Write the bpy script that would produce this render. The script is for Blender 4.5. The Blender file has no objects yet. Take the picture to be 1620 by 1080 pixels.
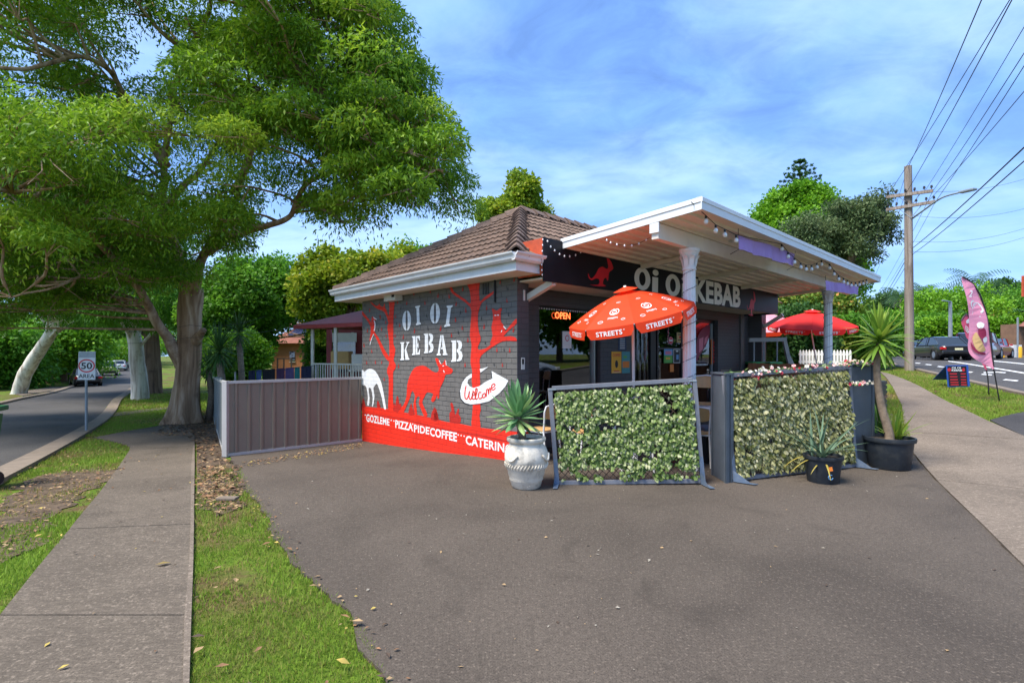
import bpy, bmesh, math, random
import numpy as np
from mathutils import Vector, Matrix, noise as mnoise

# ------------------------------------------------------------------ camera, sky, sun, exposure
scene = bpy.context.scene
COL = scene.collection
R = math.radians
FPX, PCX, HOR, CAMZ = 807.0, 810.0, 560.0, 1.6      # focal length / centre / horizon in photo pixels, eye height

cam_d = bpy.data.cameras.new("camera"); cam = bpy.data.objects.new("camera", cam_d)
COL.objects.link(cam); scene.camera = cam
cam.location = (0, 0, CAMZ); cam.rotation_euler = (R(90), 0, 0)
cam_d.sensor_width = 36; cam_d.lens = FPX / 1620 * 36
cam_d.shift_y = 20 / 1620
cam_d.clip_start = 0.05; cam_d.clip_end = 3000

SUN_EL, SUN_AZ = R(60), R(-125)          # azimuth from +Y towards +X: a veiled sun high to the left, behind the camera
world = bpy.data.worlds.new("World"); scene.world = world; world.use_nodes = True
def build_world():
    nt = world.node_tree; N = nt.nodes; L = nt.links; N.clear()
    out = N.new('ShaderNodeOutputWorld'); bg = N.new('ShaderNodeBackground')
    sky = N.new('ShaderNodeTexSky'); sky.sky_type = 'NISHITA'; sky.sun_disc = False
    sky.sun_elevation = SUN_EL; sky.sun_rotation = SUN_AZ
    sky.air_density = 1.0; sky.dust_density = 0.6; sky.ozone_density = 3.0; sky.altitude = 50
    tc = N.new('ShaderNodeTexCoord')
    sep = N.new('ShaderNodeSeparateXYZ'); L.new(tc.outputs['Generated'], sep.inputs[0])
    # project the view direction onto a cloud layer so clouds flatten towards the horizon
    zc = N.new('ShaderNodeMath'); zc.operation = 'MAXIMUM'; L.new(sep.outputs[2], zc.inputs[0]); zc.inputs[1].default_value = 0.0
    za = N.new('ShaderNodeMath'); za.operation = 'ADD'; L.new(zc.outputs[0], za.inputs[0]); za.inputs[1].default_value = 0.18
    dv = N.new('ShaderNodeVectorMath'); dv.operation = 'DIVIDE'; L.new(tc.outputs['Generated'], dv.inputs[0])
    cb = N.new('ShaderNodeCombineXYZ')
    for i in range(3): L.new(za.outputs[0], cb.inputs[i])
    L.new(cb.outputs[0], dv.inputs[1])
    mp = N.new('ShaderNodeMapping'); mp.inputs['Scale'].default_value = (0.8, 1.15, 0.0); mp.inputs['Rotation'].default_value = (0, 0, R(-22))
    mp.inputs['Location'].default_value = (4.35, 2.1, 0)
    L.new(dv.outputs[0], mp.inputs[0])
    n1 = N.new('ShaderNodeTexNoise'); n1.inputs['Scale'].default_value = 1.1; n1.inputs['Detail'].default_value = 9; n1.inputs['Roughness'].default_value = 0.56; n1.inputs['Distortion'].default_value = 0.35
    L.new(mp.outputs[0], n1.inputs['Vector'])
    n2 = N.new('ShaderNodeTexNoise'); n2.inputs['Scale'].default_value = 4.4; n2.inputs['Detail'].default_value = 8; n2.inputs['Roughness'].default_value = 0.6; n2.inputs['Distortion'].default_value = 0.6
    L.new(mp.outputs[0], n2.inputs['Vector'])
    mx = N.new('ShaderNodeMix'); mx.data_type = 'FLOAT'; mx.inputs[0].default_value = 0.45
    L.new(n1.outputs['Fac'], mx.inputs[2]); L.new(n2.outputs['Fac'], mx.inputs[3])
    rp = N.new('ShaderNodeValToRGB'); rp.color_ramp.interpolation = 'EASE'
    rp.color_ramp.elements[0].position = 0.27; rp.color_ramp.elements[0].color = (0.15, 0.15, 0.15, 1)
    rp.color_ramp.elements[1].position = 0.60; rp.color_ramp.elements[1].color = (0.74, 0.74, 0.74, 1)
    L.new(mx.outputs[0], rp.inputs[0])
    # cloud colour: bright tops, cooler bellies
    rc = N.new('ShaderNodeValToRGB')
    rc.color_ramp.elements[0].position = 0.38; rc.color_ramp.elements[0].color = (2.3, 4.7, 10.4, 1)
    rc.color_ramp.elements[1].position = 0.62; rc.color_ramp.elements[1].color = (4.7, 6.9, 10.4, 1)
    L.new(n1.outputs['Fac'], rc.inputs[0])
    tint = N.new('ShaderNodeMix'); tint.data_type = 'RGBA'; tint.blend_type = 'MULTIPLY'; tint.inputs[0].default_value = 1
    L.new(sky.outputs[0], tint.inputs[6]); tint.inputs[7].default_value = (0.85, 1.0, 1.25, 1)
    mc = N.new('ShaderNodeMix'); mc.data_type = 'RGBA'
    L.new(rp.outputs[0], mc.inputs[0]); L.new(tint.outputs[2], mc.inputs[6]); L.new(rc.outputs[0], mc.inputs[7])
    L.new(mc.outputs[2], bg.inputs[0]); bg.inputs[1].default_value = 0.050
    L.new(bg.outputs[0], out.inputs[0])
build_world()
sun_d = bpy.data.lights.new("sun", 'SUN'); sun = bpy.data.objects.new("sun", sun_d); COL.objects.link(sun)
sun_d.energy = 2.3; sun_d.angle = R(24); sun_d.color = (1.0, 0.93, 0.82)
sun_dir = Vector((math.sin(SUN_AZ) * math.cos(SUN_EL), math.cos(SUN_AZ) * math.cos(SUN_EL), math.sin(SUN_EL)))
sun.rotation_euler = sun_dir.to_track_quat('Z', 'Y').to_euler()
scene.view_settings.view_transform = 'Standard'; scene.view_settings.look = 'None'
scene.view_settings.exposure = 1.72; scene.view_settings.gamma = 1
scene.view_settings.use_curve_mapping = False
scene.render.engine = 'CYCLES'
scene.cycles.use_denoising = True
scene.cycles.max_bounces = 6; scene.cycles.transparent_max_bounces = 8
scene.cycles.sample_clamp_indirect = 6

rng = random.Random(7)
nrg = np.random.default_rng(7)

# ------------------------------------------------------------------ terrain height and pixel helpers
def sstep(a, b, t):
    t = min(1, max(0, (t - a) / (b - a))); return t * t * (3 - 2 * t)
def Hfall(w):
    if w < 5.5: return 0.0
    t = w - 5.5
    return 1.08 * (1 - math.exp(-t * 0.066 / 1.08 * (1 - math.exp(-t / 1.5))))
def Hrise(q):
    if q < 8.5: return 0.0
    t = q - 8.5
    return 1.35 * (1 - math.exp(-(t / 17.0) ** 1.35))
def H(x, y):
    w = -0.52 * x + 0.854 * y
    q = 0.541 * x + 0.841 * y
    s = sstep(-1.5, 3.0, x)
    z = -Hfall(w) * (1 - s) + Hrise(q) * s
    if w > 60 and x < 0: z += 0.9 * sstep(60, 130, w)      # the side street climbs again far away
    return z
def P(px, py, dz=0.0):
    a = (px - PCX) / FPX; b = (HOR - py) / FPX
    d = 1.2
    while d < 260:
        if CAMZ + b * d < H(a * d, d) + dz: break
        d *= 1.01
    lo, hi = d / 1.01, d
    for _ in range(20):
        m = (lo + hi) / 2
        if CAMZ + b * m < H(a * m, m) + dz: hi = m
        else: lo = m
    return Vector((a * hi, hi, H(a * hi, hi) + dz))
def at(px, py, d):
    return Vector(((px - PCX) / FPX * d, d, CAMZ + (HOR - py) / FPX * d))
def gx(px, d):
    x = (px - PCX) / FPX * d
    return Vector((x, d, H(x, d)))

# building axes: U runs along the mural wall away from the corner, V along the shop front
UX = Vector(((54 - PCX) / FPX, 1, 0)).normalized()
VX = Vector(((1671 - PCX) / FPX, 1, 0)).normalized()
CC = Vector((0.076, 7.69, 0))
def B(u, v, z=0.0):
    return CC + UX * u + VX * v + Vector((0, 0, z))
def mur(px, py, v=0.0):          # photo point on a plane of constant v -> (u, z)
    o = CC + VX * v; a = (px - PCX) / FPX
    u = (o.x - a * o.y) / (a * UX.y - UX.x); d = o.y + UX.y * u
    return u, CAMZ + (HOR - py) / FPX * d
def fac(px, py, u=0.0):          # photo point on a plane of constant u -> (v, z)
    o = CC + UX * u; a = (px - PCX) / FPX
    v = (o.x - a * o.y) / (a * VX.y - VX.x); d = o.y + VX.y * v
    return v, CAMZ + (HOR - py) / FPX * d

# ------------------------------------------------------------------ mesh helpers
class MB:
    def __init__(s): s.v = []; s.f = []; s.mi = []; s.m = 0
    def add(s, vs, fs):
        n = len(s.v); s.v += [tuple(p) for p in vs]
        for f in fs: s.f.append(tuple(i + n for i in f)); s.mi.append(s.m)
        return s
    def obox(s, o, a, b, c):     # box from a corner and three edge vectors
        o, a, b, c = Vector(o), Vector(a), Vector(b), Vector(c)
        vs = [o, o + a, o + a + b, o + b, o + c, o + a + c, o + a + b + c, o + b + c]
        fs = [(0, 3, 2, 1), (4, 5, 6, 7), (0, 1, 5, 4), (1, 2, 6, 5), (2, 3, 7, 6), (3, 0, 4, 7)]
        if a.cross(b).dot(c) < 0: fs = [f[::-1] for f in fs]
        return s.add(vs, fs)
    def box(s, c, size):
        c = Vector(c); x, y, z = size
        return s.obox(c - Vector((x, y, z)) / 2, (x, 0, 0), (0, y, 0), (0, 0, z))
    def beam(s, p, q, w, h, up=(0, 0, 1)):   # rectangular bar centred on p-q
        p, q = Vector(p), Vector(q); t = (q - p).normalized(); up = Vector(up)
        x = t.cross(up)
        if x.length < 1e-4: x = t.cross(Vector((1, 0, 0)))
        x.normalize(); y = x.cross(t)
        return s.obox(p - x * w / 2 - y * h / 2, x * w, q - p, y * h)
    def tube(s, pts, r, n=8, cap=True):
        pts = [Vector(p) for p in pts]
        rs = r if isinstance(r, (list, tuple)) else [r] * len(pts)
        base = len(s.v); up = None; ring = []
        for i, p in enumerate(pts):
            t = (pts[min(i + 1, len(pts) - 1)] - pts[max(i - 1, 0)]).normalized()
            if up is None:
                up = Vector((0, 0, 1)) if abs(t.z) < .9 else Vector((1, 0, 0))
            x = t.cross(up).normalized(); y = x.cross(t).normalized(); up = y
            for k in range(n):
                a = 2 * math.pi * k / n
                s.v.append(tuple(p + x * (math.cos(a) * rs[i]) + y * (math.sin(a) * rs[i])))
        for i in range(len(pts) - 1):
            for k in range(n):
                a = base + i * n + k; b = base + i * n + (k + 1) % n
                s.f.append((a, b, b + n, a + n)); s.mi.append(s.m)
        if cap:
            s.f.append(tuple(base + k for k in range(n))[::-1]); s.mi.append(s.m)
            e = base + (len(pts) - 1) * n
            s.f.append(tuple(e + k for k in range(n))); s.mi.append(s.m)
        return s
    def lathe(s, prof, c=(0, 0, 0), n=24, cap=True, axis=None):
        c = Vector(c); base = len(s.v)
        M = axis if axis else Matrix.Identity(3)
        for r, z in prof:
            for k in range(n):
                a = 2 * math.pi * k / n
                s.v.append(tuple(c + M @ Vector((r * math.cos(a), r * math.sin(a), z))))
        for i in range(len(prof) - 1):
            for k in range(n):
                a = base + i * n + k; b = base + i * n + (k + 1) % n
                s.f.append((a, b, b + n, a + n)); s.mi.append(s.m)
        if cap:
            s.f.append(tuple(base + k for k in range(n))[::-1]); s.mi.append(s.m)
            e = base + (len(prof) - 1) * n
            s.f.append(tuple(e + k for k in range(n))); s.mi.append(s.m)
        return s
    def prism(s, pts, depth):    # planar outline swept by a vector
        pts = [Vector(p) for p in pts]; n = len(pts); d = Vector(depth)
        return s.add(pts + [p + d for p in pts],
                     [tuple(range(n))[::-1], tuple(range(n, 2 * n))] + [(i, (i + 1) % n, n + (i + 1) % n, n + i) for i in range(n)])
    def poly(s, pts):
        return s.add(pts, [tuple(range(len(pts)))])

def wloc(o):
    v = Vector((0, 0, 0))
    while o is not None: v += o.location; o = o.parent
    return v
def props(o, label=None, cat=None, group=None, kind=None):
    if label: o['label'] = label
    if cat: o['category'] = cat
    if group: o['group'] = group
    if kind: o['kind'] = kind
    return o
def thing(name, label, cat, loc=(0, 0, 0), group=None):
    o = bpy.data.objects.new(name, None); COL.objects.link(o); o.location = loc
    o.empty_display_size = 0.2
    return props(o, label, cat, group)
def obj(name, mb, mat, parent=None, smooth=False, kind=None, label=None, origin=None, tri=False, bevel=0, sharp=None):
    """world-space geometry -> ONE mesh object (local to its parent)"""
    me = bpy.data.meshes.new(name)
    off = wloc(parent) if parent else Vector((0, 0, 0))
    o_off = Vector(origin) - off if origin is not None else Vector((0, 0, 0))
    t = off + o_off
    me.from_pydata([(p[0] - t.x, p[1] - t.y, p[2] - t.z) for p in mb.v], [], mb.f)
    for m in (mat if isinstance(mat, (list, tuple)) else [mat]): me.materials.append(m)
    if any(mb.mi): me.polygons.foreach_set('material_index', mb.mi)
    if tri or bevel:
        bm = bmesh.new(); bm.from_mesh(me)
        if tri: bmesh.ops.triangulate(bm, faces=[f for f in bm.faces if len(f.verts) > 4])
        if bevel:
            bmesh.ops.remove_doubles(bm, verts=bm.verts, dist=1e-5)
            bmesh.ops.bevel(bm, geom=[e for e in bm.edges if len(e.link_faces) == 2 and e.calc_face_angle(0) > 0.5], offset=bevel, segments=2, affect='EDGES', profile=.6)
        bm.to_mesh(me); bm.free()
    if smooth:
        me.polygons.foreach_set('use_smooth', [True] * len(me.polygons))
        if sharp is not None: me.set_sharp_from_angle(angle=R(sharp))
    me.update()
    o = bpy.data.objects.new(name, me); COL.objects.link(o)
    if parent: o.parent = parent
    o.location = o_off
    return props(o, label, None, None, kind)
def inst(src, parent, loc=None, mtx=None, name=None):
    o = src.copy(); COL.objects.link(o); o.parent = parent
    for k in ('label', 'category', 'group'):
        if k in o: del o[k]
    if mtx is not None: o.matrix_local = mtx
    elif loc is not None: o.location = loc
    return o
def copy_tree(src, parent=None):
    o = src.copy(); COL.objects.link(o); o.parent = parent
    for ch in list(src.children): copy_tree(ch, o)
    return o
def smooth_closed(pts, k=3):
    """Catmull-Rom through a closed outline of 2-D points"""
    n = len(pts); out = []
    for i in range(n):
        p0, p1, p2, p3 = (np.array(pts[(i + j) % n], float) for j in (-1, 0, 1, 2))
        for j in range(k):
            t = j / k
            out.append(tuple(.5 * ((2 * p1) + (-p0 + p2) * t + (2 * p0 - 5 * p1 + 4 * p2 - p3) * t * t + (-p0 + 3 * p1 - 3 * p2 + p3) * t ** 3)))
    return out
def spline(pts, k=6):
    pts = [Vector(p) for p in pts]; q = [2 * pts[0] - pts[1]] + pts + [2 * pts[-1] - pts[-2]]; out = []
    for i in range(1, len(q) - 2):
        p0, p1, p2, p3 = q[i - 1:i + 3]
        for j in range(k):
            t = j / k
            out.append(.5 * ((2 * p1) + (p2 - p0) * t + (2 * p0 - 5 * p1 + 4 * p2 - p3) * t * t + (3 * p1 - p0 - 3 * p2 + p3) * t ** 3))
    return out + [pts[-1]]
def lerp(a, b, t): return a + (b - a) * t

_tc = {}
def text2d(s, bold=0.0, shear=0.0, space=1.0):
    """glyph outlines of a string as a flat mesh, normalised to 0..1 in x and y"""
    key = (s, bold, shear, space)
    if key in _tc: return _tc[key]
    cu = bpy.data.curves.new('glyphs', 'FONT'); cu.body = s; cu.offset = bold; cu.shear = shear; cu.space_character = space
    cu.resolution_u = 3; cu.fill_mode = 'FRONT'
    o = bpy.data.objects.new('glyphs', cu); COL.objects.link(o)
    dg = bpy.context.evaluated_depsgraph_get(); me = bpy.data.meshes.new_from_object(o.evaluated_get(dg))
    vs = np.array([v.co[:2] for v in me.vertices]); fs = [tuple(p.vertices) for p in me.polygons]
    lo, hi = vs.min(0), vs.max(0)
    vs = (vs - lo) / (hi - lo)
    bpy.data.objects.remove(o); bpy.data.curves.remove(cu); bpy.data.meshes.remove(me)
    _tc[key] = (vs, fs, (hi - lo)[0] / (hi - lo)[1]); return _tc[key]
def put_text(mb, s, f, bold=0.0, shear=0.0, space=1.0):
    """f(a, b) maps the unit box of the string to a 3-D point"""
    vs, fs, _ = text2d(s, bold, shear, space)
    return mb.add([f(a, b) for a, b in vs], fs)
def quadmap(o, ex, ey):
    o, ex, ey = Vector(o), Vector(ex), Vector(ey)
    return lambda a, b: o + ex * a + ey * b

# ------------------------------------------------------------------ materials
def srgb(r, g, b):
    f = lambda c: c / 12.92 if c <= .04045 else ((c + .055) / 1.055) ** 2.4
    return (f(r / 255), f(g / 255), f(b / 255), 1)
def c4(c): return tuple(c) if len(c) == 4 else tuple(c) + (1,)
class NT:
    def __init__(s, name):
        s.mat = bpy.data.materials.new(name); s.mat.use_nodes = True
        s.nt = s.mat.node_tree; s.N = s.nt.nodes; s.L = s.nt.links
        s.bs = s.N['Principled BSDF']; s.out = s.N['Material Output']
        s.geo = s.N.new('ShaderNodeNewGeometry')
    def link(s, a, b): s.L.new(a, b)
    def noise(s, scale, detail=4, rough=.55, vec=None, dist=0):
        n = s.N.new('ShaderNodeTexNoise'); n.inputs['Scale'].default_value = scale
        n.inputs['Detail'].default_value = detail; n.inputs['Roughness'].default_value = rough; n.inputs['Distortion'].default_value = dist
        s.L.new(vec if vec is not None else s.geo.outputs['Position'], n.inputs['Vector']); return n.outputs['Fac']
    def ramp(s, fac, stops):
        r = s.N.new('ShaderNodeValToRGB'); e = r.color_ramp.elements
        while len(e) < len(stops): e.new(.5)
        for i, (p, c) in enumerate(stops): e[i].position = p; e[i].color = c4(c) if not isinstance(c, (int, float)) else (c, c, c, 1)
        s.L.new(fac, r.inputs[0]); return r.outputs[0]
    def mix(s, fac, a, b, mode='MIX'):
        m = s.N.new('ShaderNodeMix'); m.data_type = 'RGBA'; m.blend_type = mode
        for sock, val in ((m.inputs[0], fac), (m.inputs[6], a), (m.inputs[7], b)):
            if isinstance(val, (int, float)): sock.default_value = val if sock == m.inputs[0] else (val, val, val, 1)
            elif isinstance(val, tuple): sock.default_value = c4(val)
            else: s.L.new(val, sock)
        return m.outputs[2]
    def bump(s, h, strength=.3, dist=.01):
        b = s.N.new('ShaderNodeBump'); b.inputs['Strength'].default_value = strength; b.inputs['Distance'].default_value = dist
        s.L.new(h, b.inputs['Height'])
        if s.bs.inputs['Normal'].is_linked: s.L.new(s.bs.inputs['Normal'].links[0].from_socket, b.inputs['Normal'])
        s.L.new(b.outputs[0], s.bs.inputs['Normal'])
    def vmap(s, scale=(1, 1, 1), rot=(0, 0, 0), loc=(0, 0, 0), src=None):
        m = s.N.new('ShaderNodeMapping'); m.inputs['Scale'].default_value = scale; m.inputs['Rotation'].default_value = rot; m.inputs['Location'].default_value = loc
        s.L.new(src if src is not None else s.geo.outputs['Position'], m.inputs[0]); return m.outputs[0]
    def col(s, c):
        if isinstance(c, tuple): s.bs.inputs['Base Color'].default_value = c4(c)
        else: s.L.new(c, s.bs.inputs['Base Color'])
    def set(s, **k):
        for a, b in k.items():
            s.bs.inputs[{'rough': 'Roughness', 'metal': 'Metallic', 'spec': 'Specular IOR Level', 'coat': 'Coat Weight'}[a]].default_value = b
        return s
def shade(c, k): return tuple(min(1, x * k) for x in c[:3]) + (1,)
def mat(name, c, rough=.6, var=.18, vs=3.0, bump=.0, bs=60, metal=0.0, spec=.4, dirt=None, dirt_amt=.5, ds=2.0, coat=0):
    m = NT(name); c = c4(c)
    col = m.ramp(m.noise(vs, 6, .6), [(.3, shade(c, 1 - var)), (.7, shade(c, 1 + var))])
    if dirt is not None:
        col = m.mix(m.ramp(m.noise(ds, 8, .65, dist=.3), [(.5, 0.0), (.72, dirt_amt)]), col, c4(dirt))
    m.col(col); m.set(rough=rough, metal=metal, spec=spec, coat=coat)
    if bump: m.bump(m.noise(bs, 4), bump, .01)
    return m.mat

# ================================================================== GROUND
def m_asphalt(name, c, speck=True, scale=1.0):
    m = NT(name)
    big = m.noise(.45 * scale, 6, .6, dist=.4)
    col = m.ramp(big, [(.30, shade(c, .62)), (.5, shade(c, 1.0)), (.68, shade(c, 1.25))])
    fine = m.noise(95, 4, .75)
    col = m.mix(m.ramp(fine, [(.36, .85), (.52, 0.0)]), col, shade(c, .35), 'MIX')
    st = m.noise(48, 3, .7)
    col = m.mix(m.ramp(st, [(.55, 0.0), (.70, .65)]), col, shade(c, 2.2), 'MIX')
    col = m.mix(m.ramp(m.noise(22, 5, .75), [(.36, .5), (.5, 0.0)]), col, shade(c, .5), 'MIX')
    mid = m.noise(7, 5, .7)
    col = m.mix(m.ramp(mid, [(.62, 0.0), (.78, .35)]), col, (.16, .14, .115, 1))
    # old oily stains and hairline cracks
    col = m.mix(m.ramp(m.noise(1.3, 4, .5, m.vmap((1, 1, 1), (0, 0, .8), (7, 2, 0)), .8), [(.60, 0.0), (.74, .45)]), col, shade(c, .45))
    vo = m.N.new('ShaderNodeTexVoronoi'); vo.feature = 'DISTANCE_TO_EDGE'; vo.inputs['Scale'].default_value = .55
    wv = m.N.new('ShaderNodeTexNoise'); wv.inputs['Scale'].default_value = 2.2; wv.inputs['Detail'].default_value = 6; m.link(m.geo.outputs['Position'], wv.inputs['Vector'])
    wa = m.N.new('ShaderNodeVectorMath'); wa.operation = 'MULTIPLY_ADD'; m.link(wv.outputs['Color'], wa.inputs[0]); wa.inputs[1].default_value = (.9, .9, .9); m.link(m.geo.outputs['Position'], wa.inputs[2]); m.link(wa.outputs[0], vo.inputs['Vector'])
    gate = m.ramp(m.noise(.35, 3, .5, m.vmap((1, 1, 1), (0, 0, 0), (11, 5, 0))), [(.50, 0.0), (.56, 1.0)])
    ck = m.mix(1.0, m.ramp(vo.outputs['Distance'], [(.0, 1.0), (.010, 0.0)]), gate, 'MULTIPLY')
    col = m.mix(m.mix(1.0, ck, (.22, .22, .22, 1), 'MULTIPLY'), col, shade(c, .4))
    m.col(col); m.set(rough=.86, spec=.25)
    m.bump(fine, .55, .006); m.bump(m.noise(14, 4), .15, .02)
    return m.mat
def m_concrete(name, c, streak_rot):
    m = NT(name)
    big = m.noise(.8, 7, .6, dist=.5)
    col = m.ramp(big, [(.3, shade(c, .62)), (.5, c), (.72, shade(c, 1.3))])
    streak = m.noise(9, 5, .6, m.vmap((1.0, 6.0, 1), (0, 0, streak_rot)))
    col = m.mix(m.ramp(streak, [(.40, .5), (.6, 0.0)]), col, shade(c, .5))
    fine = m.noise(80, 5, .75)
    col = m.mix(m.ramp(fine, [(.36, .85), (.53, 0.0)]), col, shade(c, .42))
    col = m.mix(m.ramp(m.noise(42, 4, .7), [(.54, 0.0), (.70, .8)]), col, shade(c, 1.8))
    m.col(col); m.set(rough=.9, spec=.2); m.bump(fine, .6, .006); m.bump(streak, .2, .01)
    return m.mat
def m_grass_ground():
    m = NT('turf')
    n = m.noise(.55, 6, .65, dist=.3)
    col = m.ramp(n, [(.3, (.085, .135, .014)), (.5, (.120, .190, .020)), (.7, (.165, .215, .030))])
    col = m.mix(m.ramp(m.noise(26, 5, .75), [(.4, .55), (.6, 0.0)]), col, (.030, .062, .010, 1))
    # bare earth and dry thatch with patches of their own
    p = m.noise(.62, 7, .68, m.vmap((1, 1, 1), (0, 0, .6), (3.1, 1.7, 0)), dist=.6)
    col = m.mix(m.ramp(p, [(.47, 0.0), (.58, .92)]), col, m.ramp(m.noise(30, 5, .7), [(.35, (.060, .036, .018)), (.65, (.170, .112, .060))]))
    m.col(col); m.set(rough=.95, spec=.1); m.bump(m.noise(60, 4, .7), .7, .02)
    return m.mat
M = {}
M['asphalt'] = m_asphalt('forecourt_asphalt', (.094, .076, .060, 1))
M['road'] = m_asphalt('road_asphalt', (.078, .073, .070, 1), scale=.5)
M['drive'] = m_asphalt('driveway_asphalt', (.060, .056, .054, 1))
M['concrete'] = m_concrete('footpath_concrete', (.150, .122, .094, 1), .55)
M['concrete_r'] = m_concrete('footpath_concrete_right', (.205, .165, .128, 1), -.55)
M['kerb'] = mat('kerb_concrete', (.20, .158, .12), .9, .25, 2, .4, 80, dirt=(.10, .075, .05), dirt_amt=.7)
M['turf'] = m_grass_ground()
M['paint'] = mat('road_paint', (.72, .72, .70), .7, .15, 6, .2, 90, dirt=(.2, .2, .2), dirt_amt=.5, ds=8)
M['edge_soil'] = mat('edge_soil', (.105, .072, .044), .95, .5, 7, .6, 60, dirt=(.05, .035, .024), dirt_amt=.8, ds=5)

def axis_lines(lo, hi, c0, c1, fine, k=1.16):
    xs = list(np.arange(c0, c1 + 1e-6, fine)); s = fine; x = xs[-1]
    while x < hi: s *= k; x += s; xs.append(x)
    s = fine; x = xs[0]
    while x > lo: s *= k; x -= s; xs.insert(0, x)
    return xs
GX = axis_lines(-260, 420, -14, 16, .8); GY = axis_lines(-40, 620, -4, 26, .8)
mb = MB(); nx, ny = len(GX), len(GY)
mb.v = [(x, y, H(x, y) - .02) for y in GY for x in GX]
mb.f = [(j * nx + i, j * nx + i + 1, (j + 1) * nx + i + 1, (j + 1) * nx + i) for j in range(ny - 1) for i in range(nx - 1)]
mb.mi = [0] * len(mb.f)
props(obj('ground', mb, M['turf'], smooth=True), kind='structure')

def sheet(name, pts, dz, m, kind='structure', skirt=.12):
    """a polygon in plan laid over the terrain, its rim turned down into the ground"""
    me = bpy.data.meshes.new(name); bm = bmesh.new()
    vs = [bm.verts.new((p[0], p[1], 0)) for p in pts]; bm.faces.new(vs)
    bmesh.ops.triangulate(bm, faces=bm.faces[:])
    x0, x1 = min(p[0] for p in pts), max(p[0] for p in pts); y0, y1 = min(p[1] for p in pts), max(p[1] for p in pts)
    for lines, n, a, b in ((GX, (1, 0, 0), x0, x1), (GY, (0, 1, 0), y0, y1)):
        for g in lines:
            if a < g < b:
                bmesh.ops.bisect_plane(bm, geom=bm.verts[:] + bm.edges[:] + bm.faces[:], plane_co=(g * n[0], g * n[1], 0), plane_no=n, dist=1e-5)
    for v in bm.verts: v.co.z = H(v.co.x, v.co.y) + dz
    for f in bm.faces:
        f.smooth = True
        if f.normal.z < 0: f.normal_flip()
    if skirt:
        be = [e for e in bm.edges if len(e.link_faces) == 1]
        for e in be: e.smooth = False
        r = bmesh.ops.extrude_edge_only(bm, edges=be)
        for v in r['geom']:
            if isinstance(v, bmesh.types.BMVert): v.co.z -= skirt
        for f in r['geom']:
            if isinstance(f, bmesh.types.BMFace): f.smooth = False
    bm.normal_update(); bm.to_mesh(me); bm.free(); me.materials.append(m)
    o = bpy.data.objects.new(name, me); COL.objects.link(o)
    return props(o, kind=kind)
def wob(pts, amp=.03, step=.22, seed=0):
    """ragged open edge through plan points"""
    out = []
    for a, b in zip(pts[:-1], pts[1:]):
        a, b = Vector((a[0], a[1], 0)), Vector((b[0], b[1], 0)); n = max(1, int((b - a).length / step)); t = (b - a).normalized()
        nr = Vector((-t.y, t.x, 0))
        for i in range(n):
            p = a.lerp(b, i / n)
            out.append(p + nr * amp * (mnoise.noise(p * 2.3 + Vector((seed, 0, 0))) * 1.2 + mnoise.noise(p * 9 + Vector((0, seed, 0))) * .6))
    out.append(Vector((pts[-1][0], pts[-1][1], 0)))
    return out
def px(*l): return [P(a, b) for a, b in l]

# --- forecourt
a_left = wob([B(4.93, -2.66)] + px( (388, 772), (424, 826), (462, 886), (498, 925), (524, 948), (546, 966), (560, 984), (568, 1000), (580, 1020), (592, 1045), (612, 1080)), .06, .08, 3)
a_left += wob([a_left[-1], (-.35, 1.2), (.1, -6)], .04, .2, 5)[1:]
pr = px((1442, 713), (1487, 765), (1550, 826), (1620, 896))
dirr = (pr[-1] - pr[0]).normalized()
r_near = pr[-1] + dirr * 9
AS = a_left + [Vector((r_near.x, r_near.y, 0))] + wob([r_near, pr[-1], pr[2], pr[1], pr[0], P(1430, 664)], .025, .2, 8) + [Vector((9.5, 14, 0)), Vector((2, 16, 0)), B(4.97 + .5, .4), B(4.97 + .1, -.2), B(4.97 + .05, -2.5)]
forecourt = sheet('forecourt', AS, .0, M['asphalt'])
forecourt['label'] = 'dark worn asphalt forecourt in front of the shop'

# --- left footpath, cast in slabs
def path_slabs(Lp, Rp, dz, m, nm, gap=.003):
    """slabs between two polylines given in matching stations"""
    root = None
    for i in range(len(Lp) - 1):
        a, b, c, d = Lp[i], Rp[i], Rp[i + 1], Lp[i + 1]
        e = (d - a).normalized() * gap; f = (c - b).normalized() * gap
        o = sheet('slab', [a + e, b + f, c - f, d - e], dz + rng.uniform(-.003, .004), m, kind=None, skirt=.1)
        if root is None:
            root = o; o.name = nm; o['kind'] = 'structure'
        else: o.parent = root
    return root
Lk = [P(-250, 1290), P(-110, 1110), P(0, 975), P(62, 896), P(110, 838), P(155, 783), P(183, 745), P(205, 712)]
Rk = [P(296, 1290), P(299, 1110), P(303, 975), P(306, 890), P(307, 830), P(307.5, 776), P(308, 735), P(308, 705)]
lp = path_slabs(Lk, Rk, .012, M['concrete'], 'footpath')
lp['label'] = 'grey concrete footpath beside the side street'
er = [p + Vector((-.001, 0, 0)) for p in Rk]; el_ = [p - Vector((.03 + .03 * rng.random(), 0, 0)) for p in Rk]
o = sheet('path_edge', [Vector((p.x, p.y, 0)) for p in el_ + er[::-1]], .015, M['concrete_r'], kind=None, skirt=.03); o.parent = lp
cv = px((205, 712), (206, 707), (200, 702), (184, 699), (150, 692), (190, 684), (232, 677), (262, 672), (300, 677), (308, 690), (308, 705))
o = sheet('slab', [Vector((p.x, p.y, 0)) for p in cv], .011, M['concrete'], kind=None); o.parent = lp
o = sheet('path', [Vector((p.x, p.y, 0)) for p in px((172, 659.5), (262, 647), (270, 643.5), (262, 644), (175, 653.5))], .011, M['concrete'])
o['label'] = 'thin pale concrete path crossing the verge before the white trunk'

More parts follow.
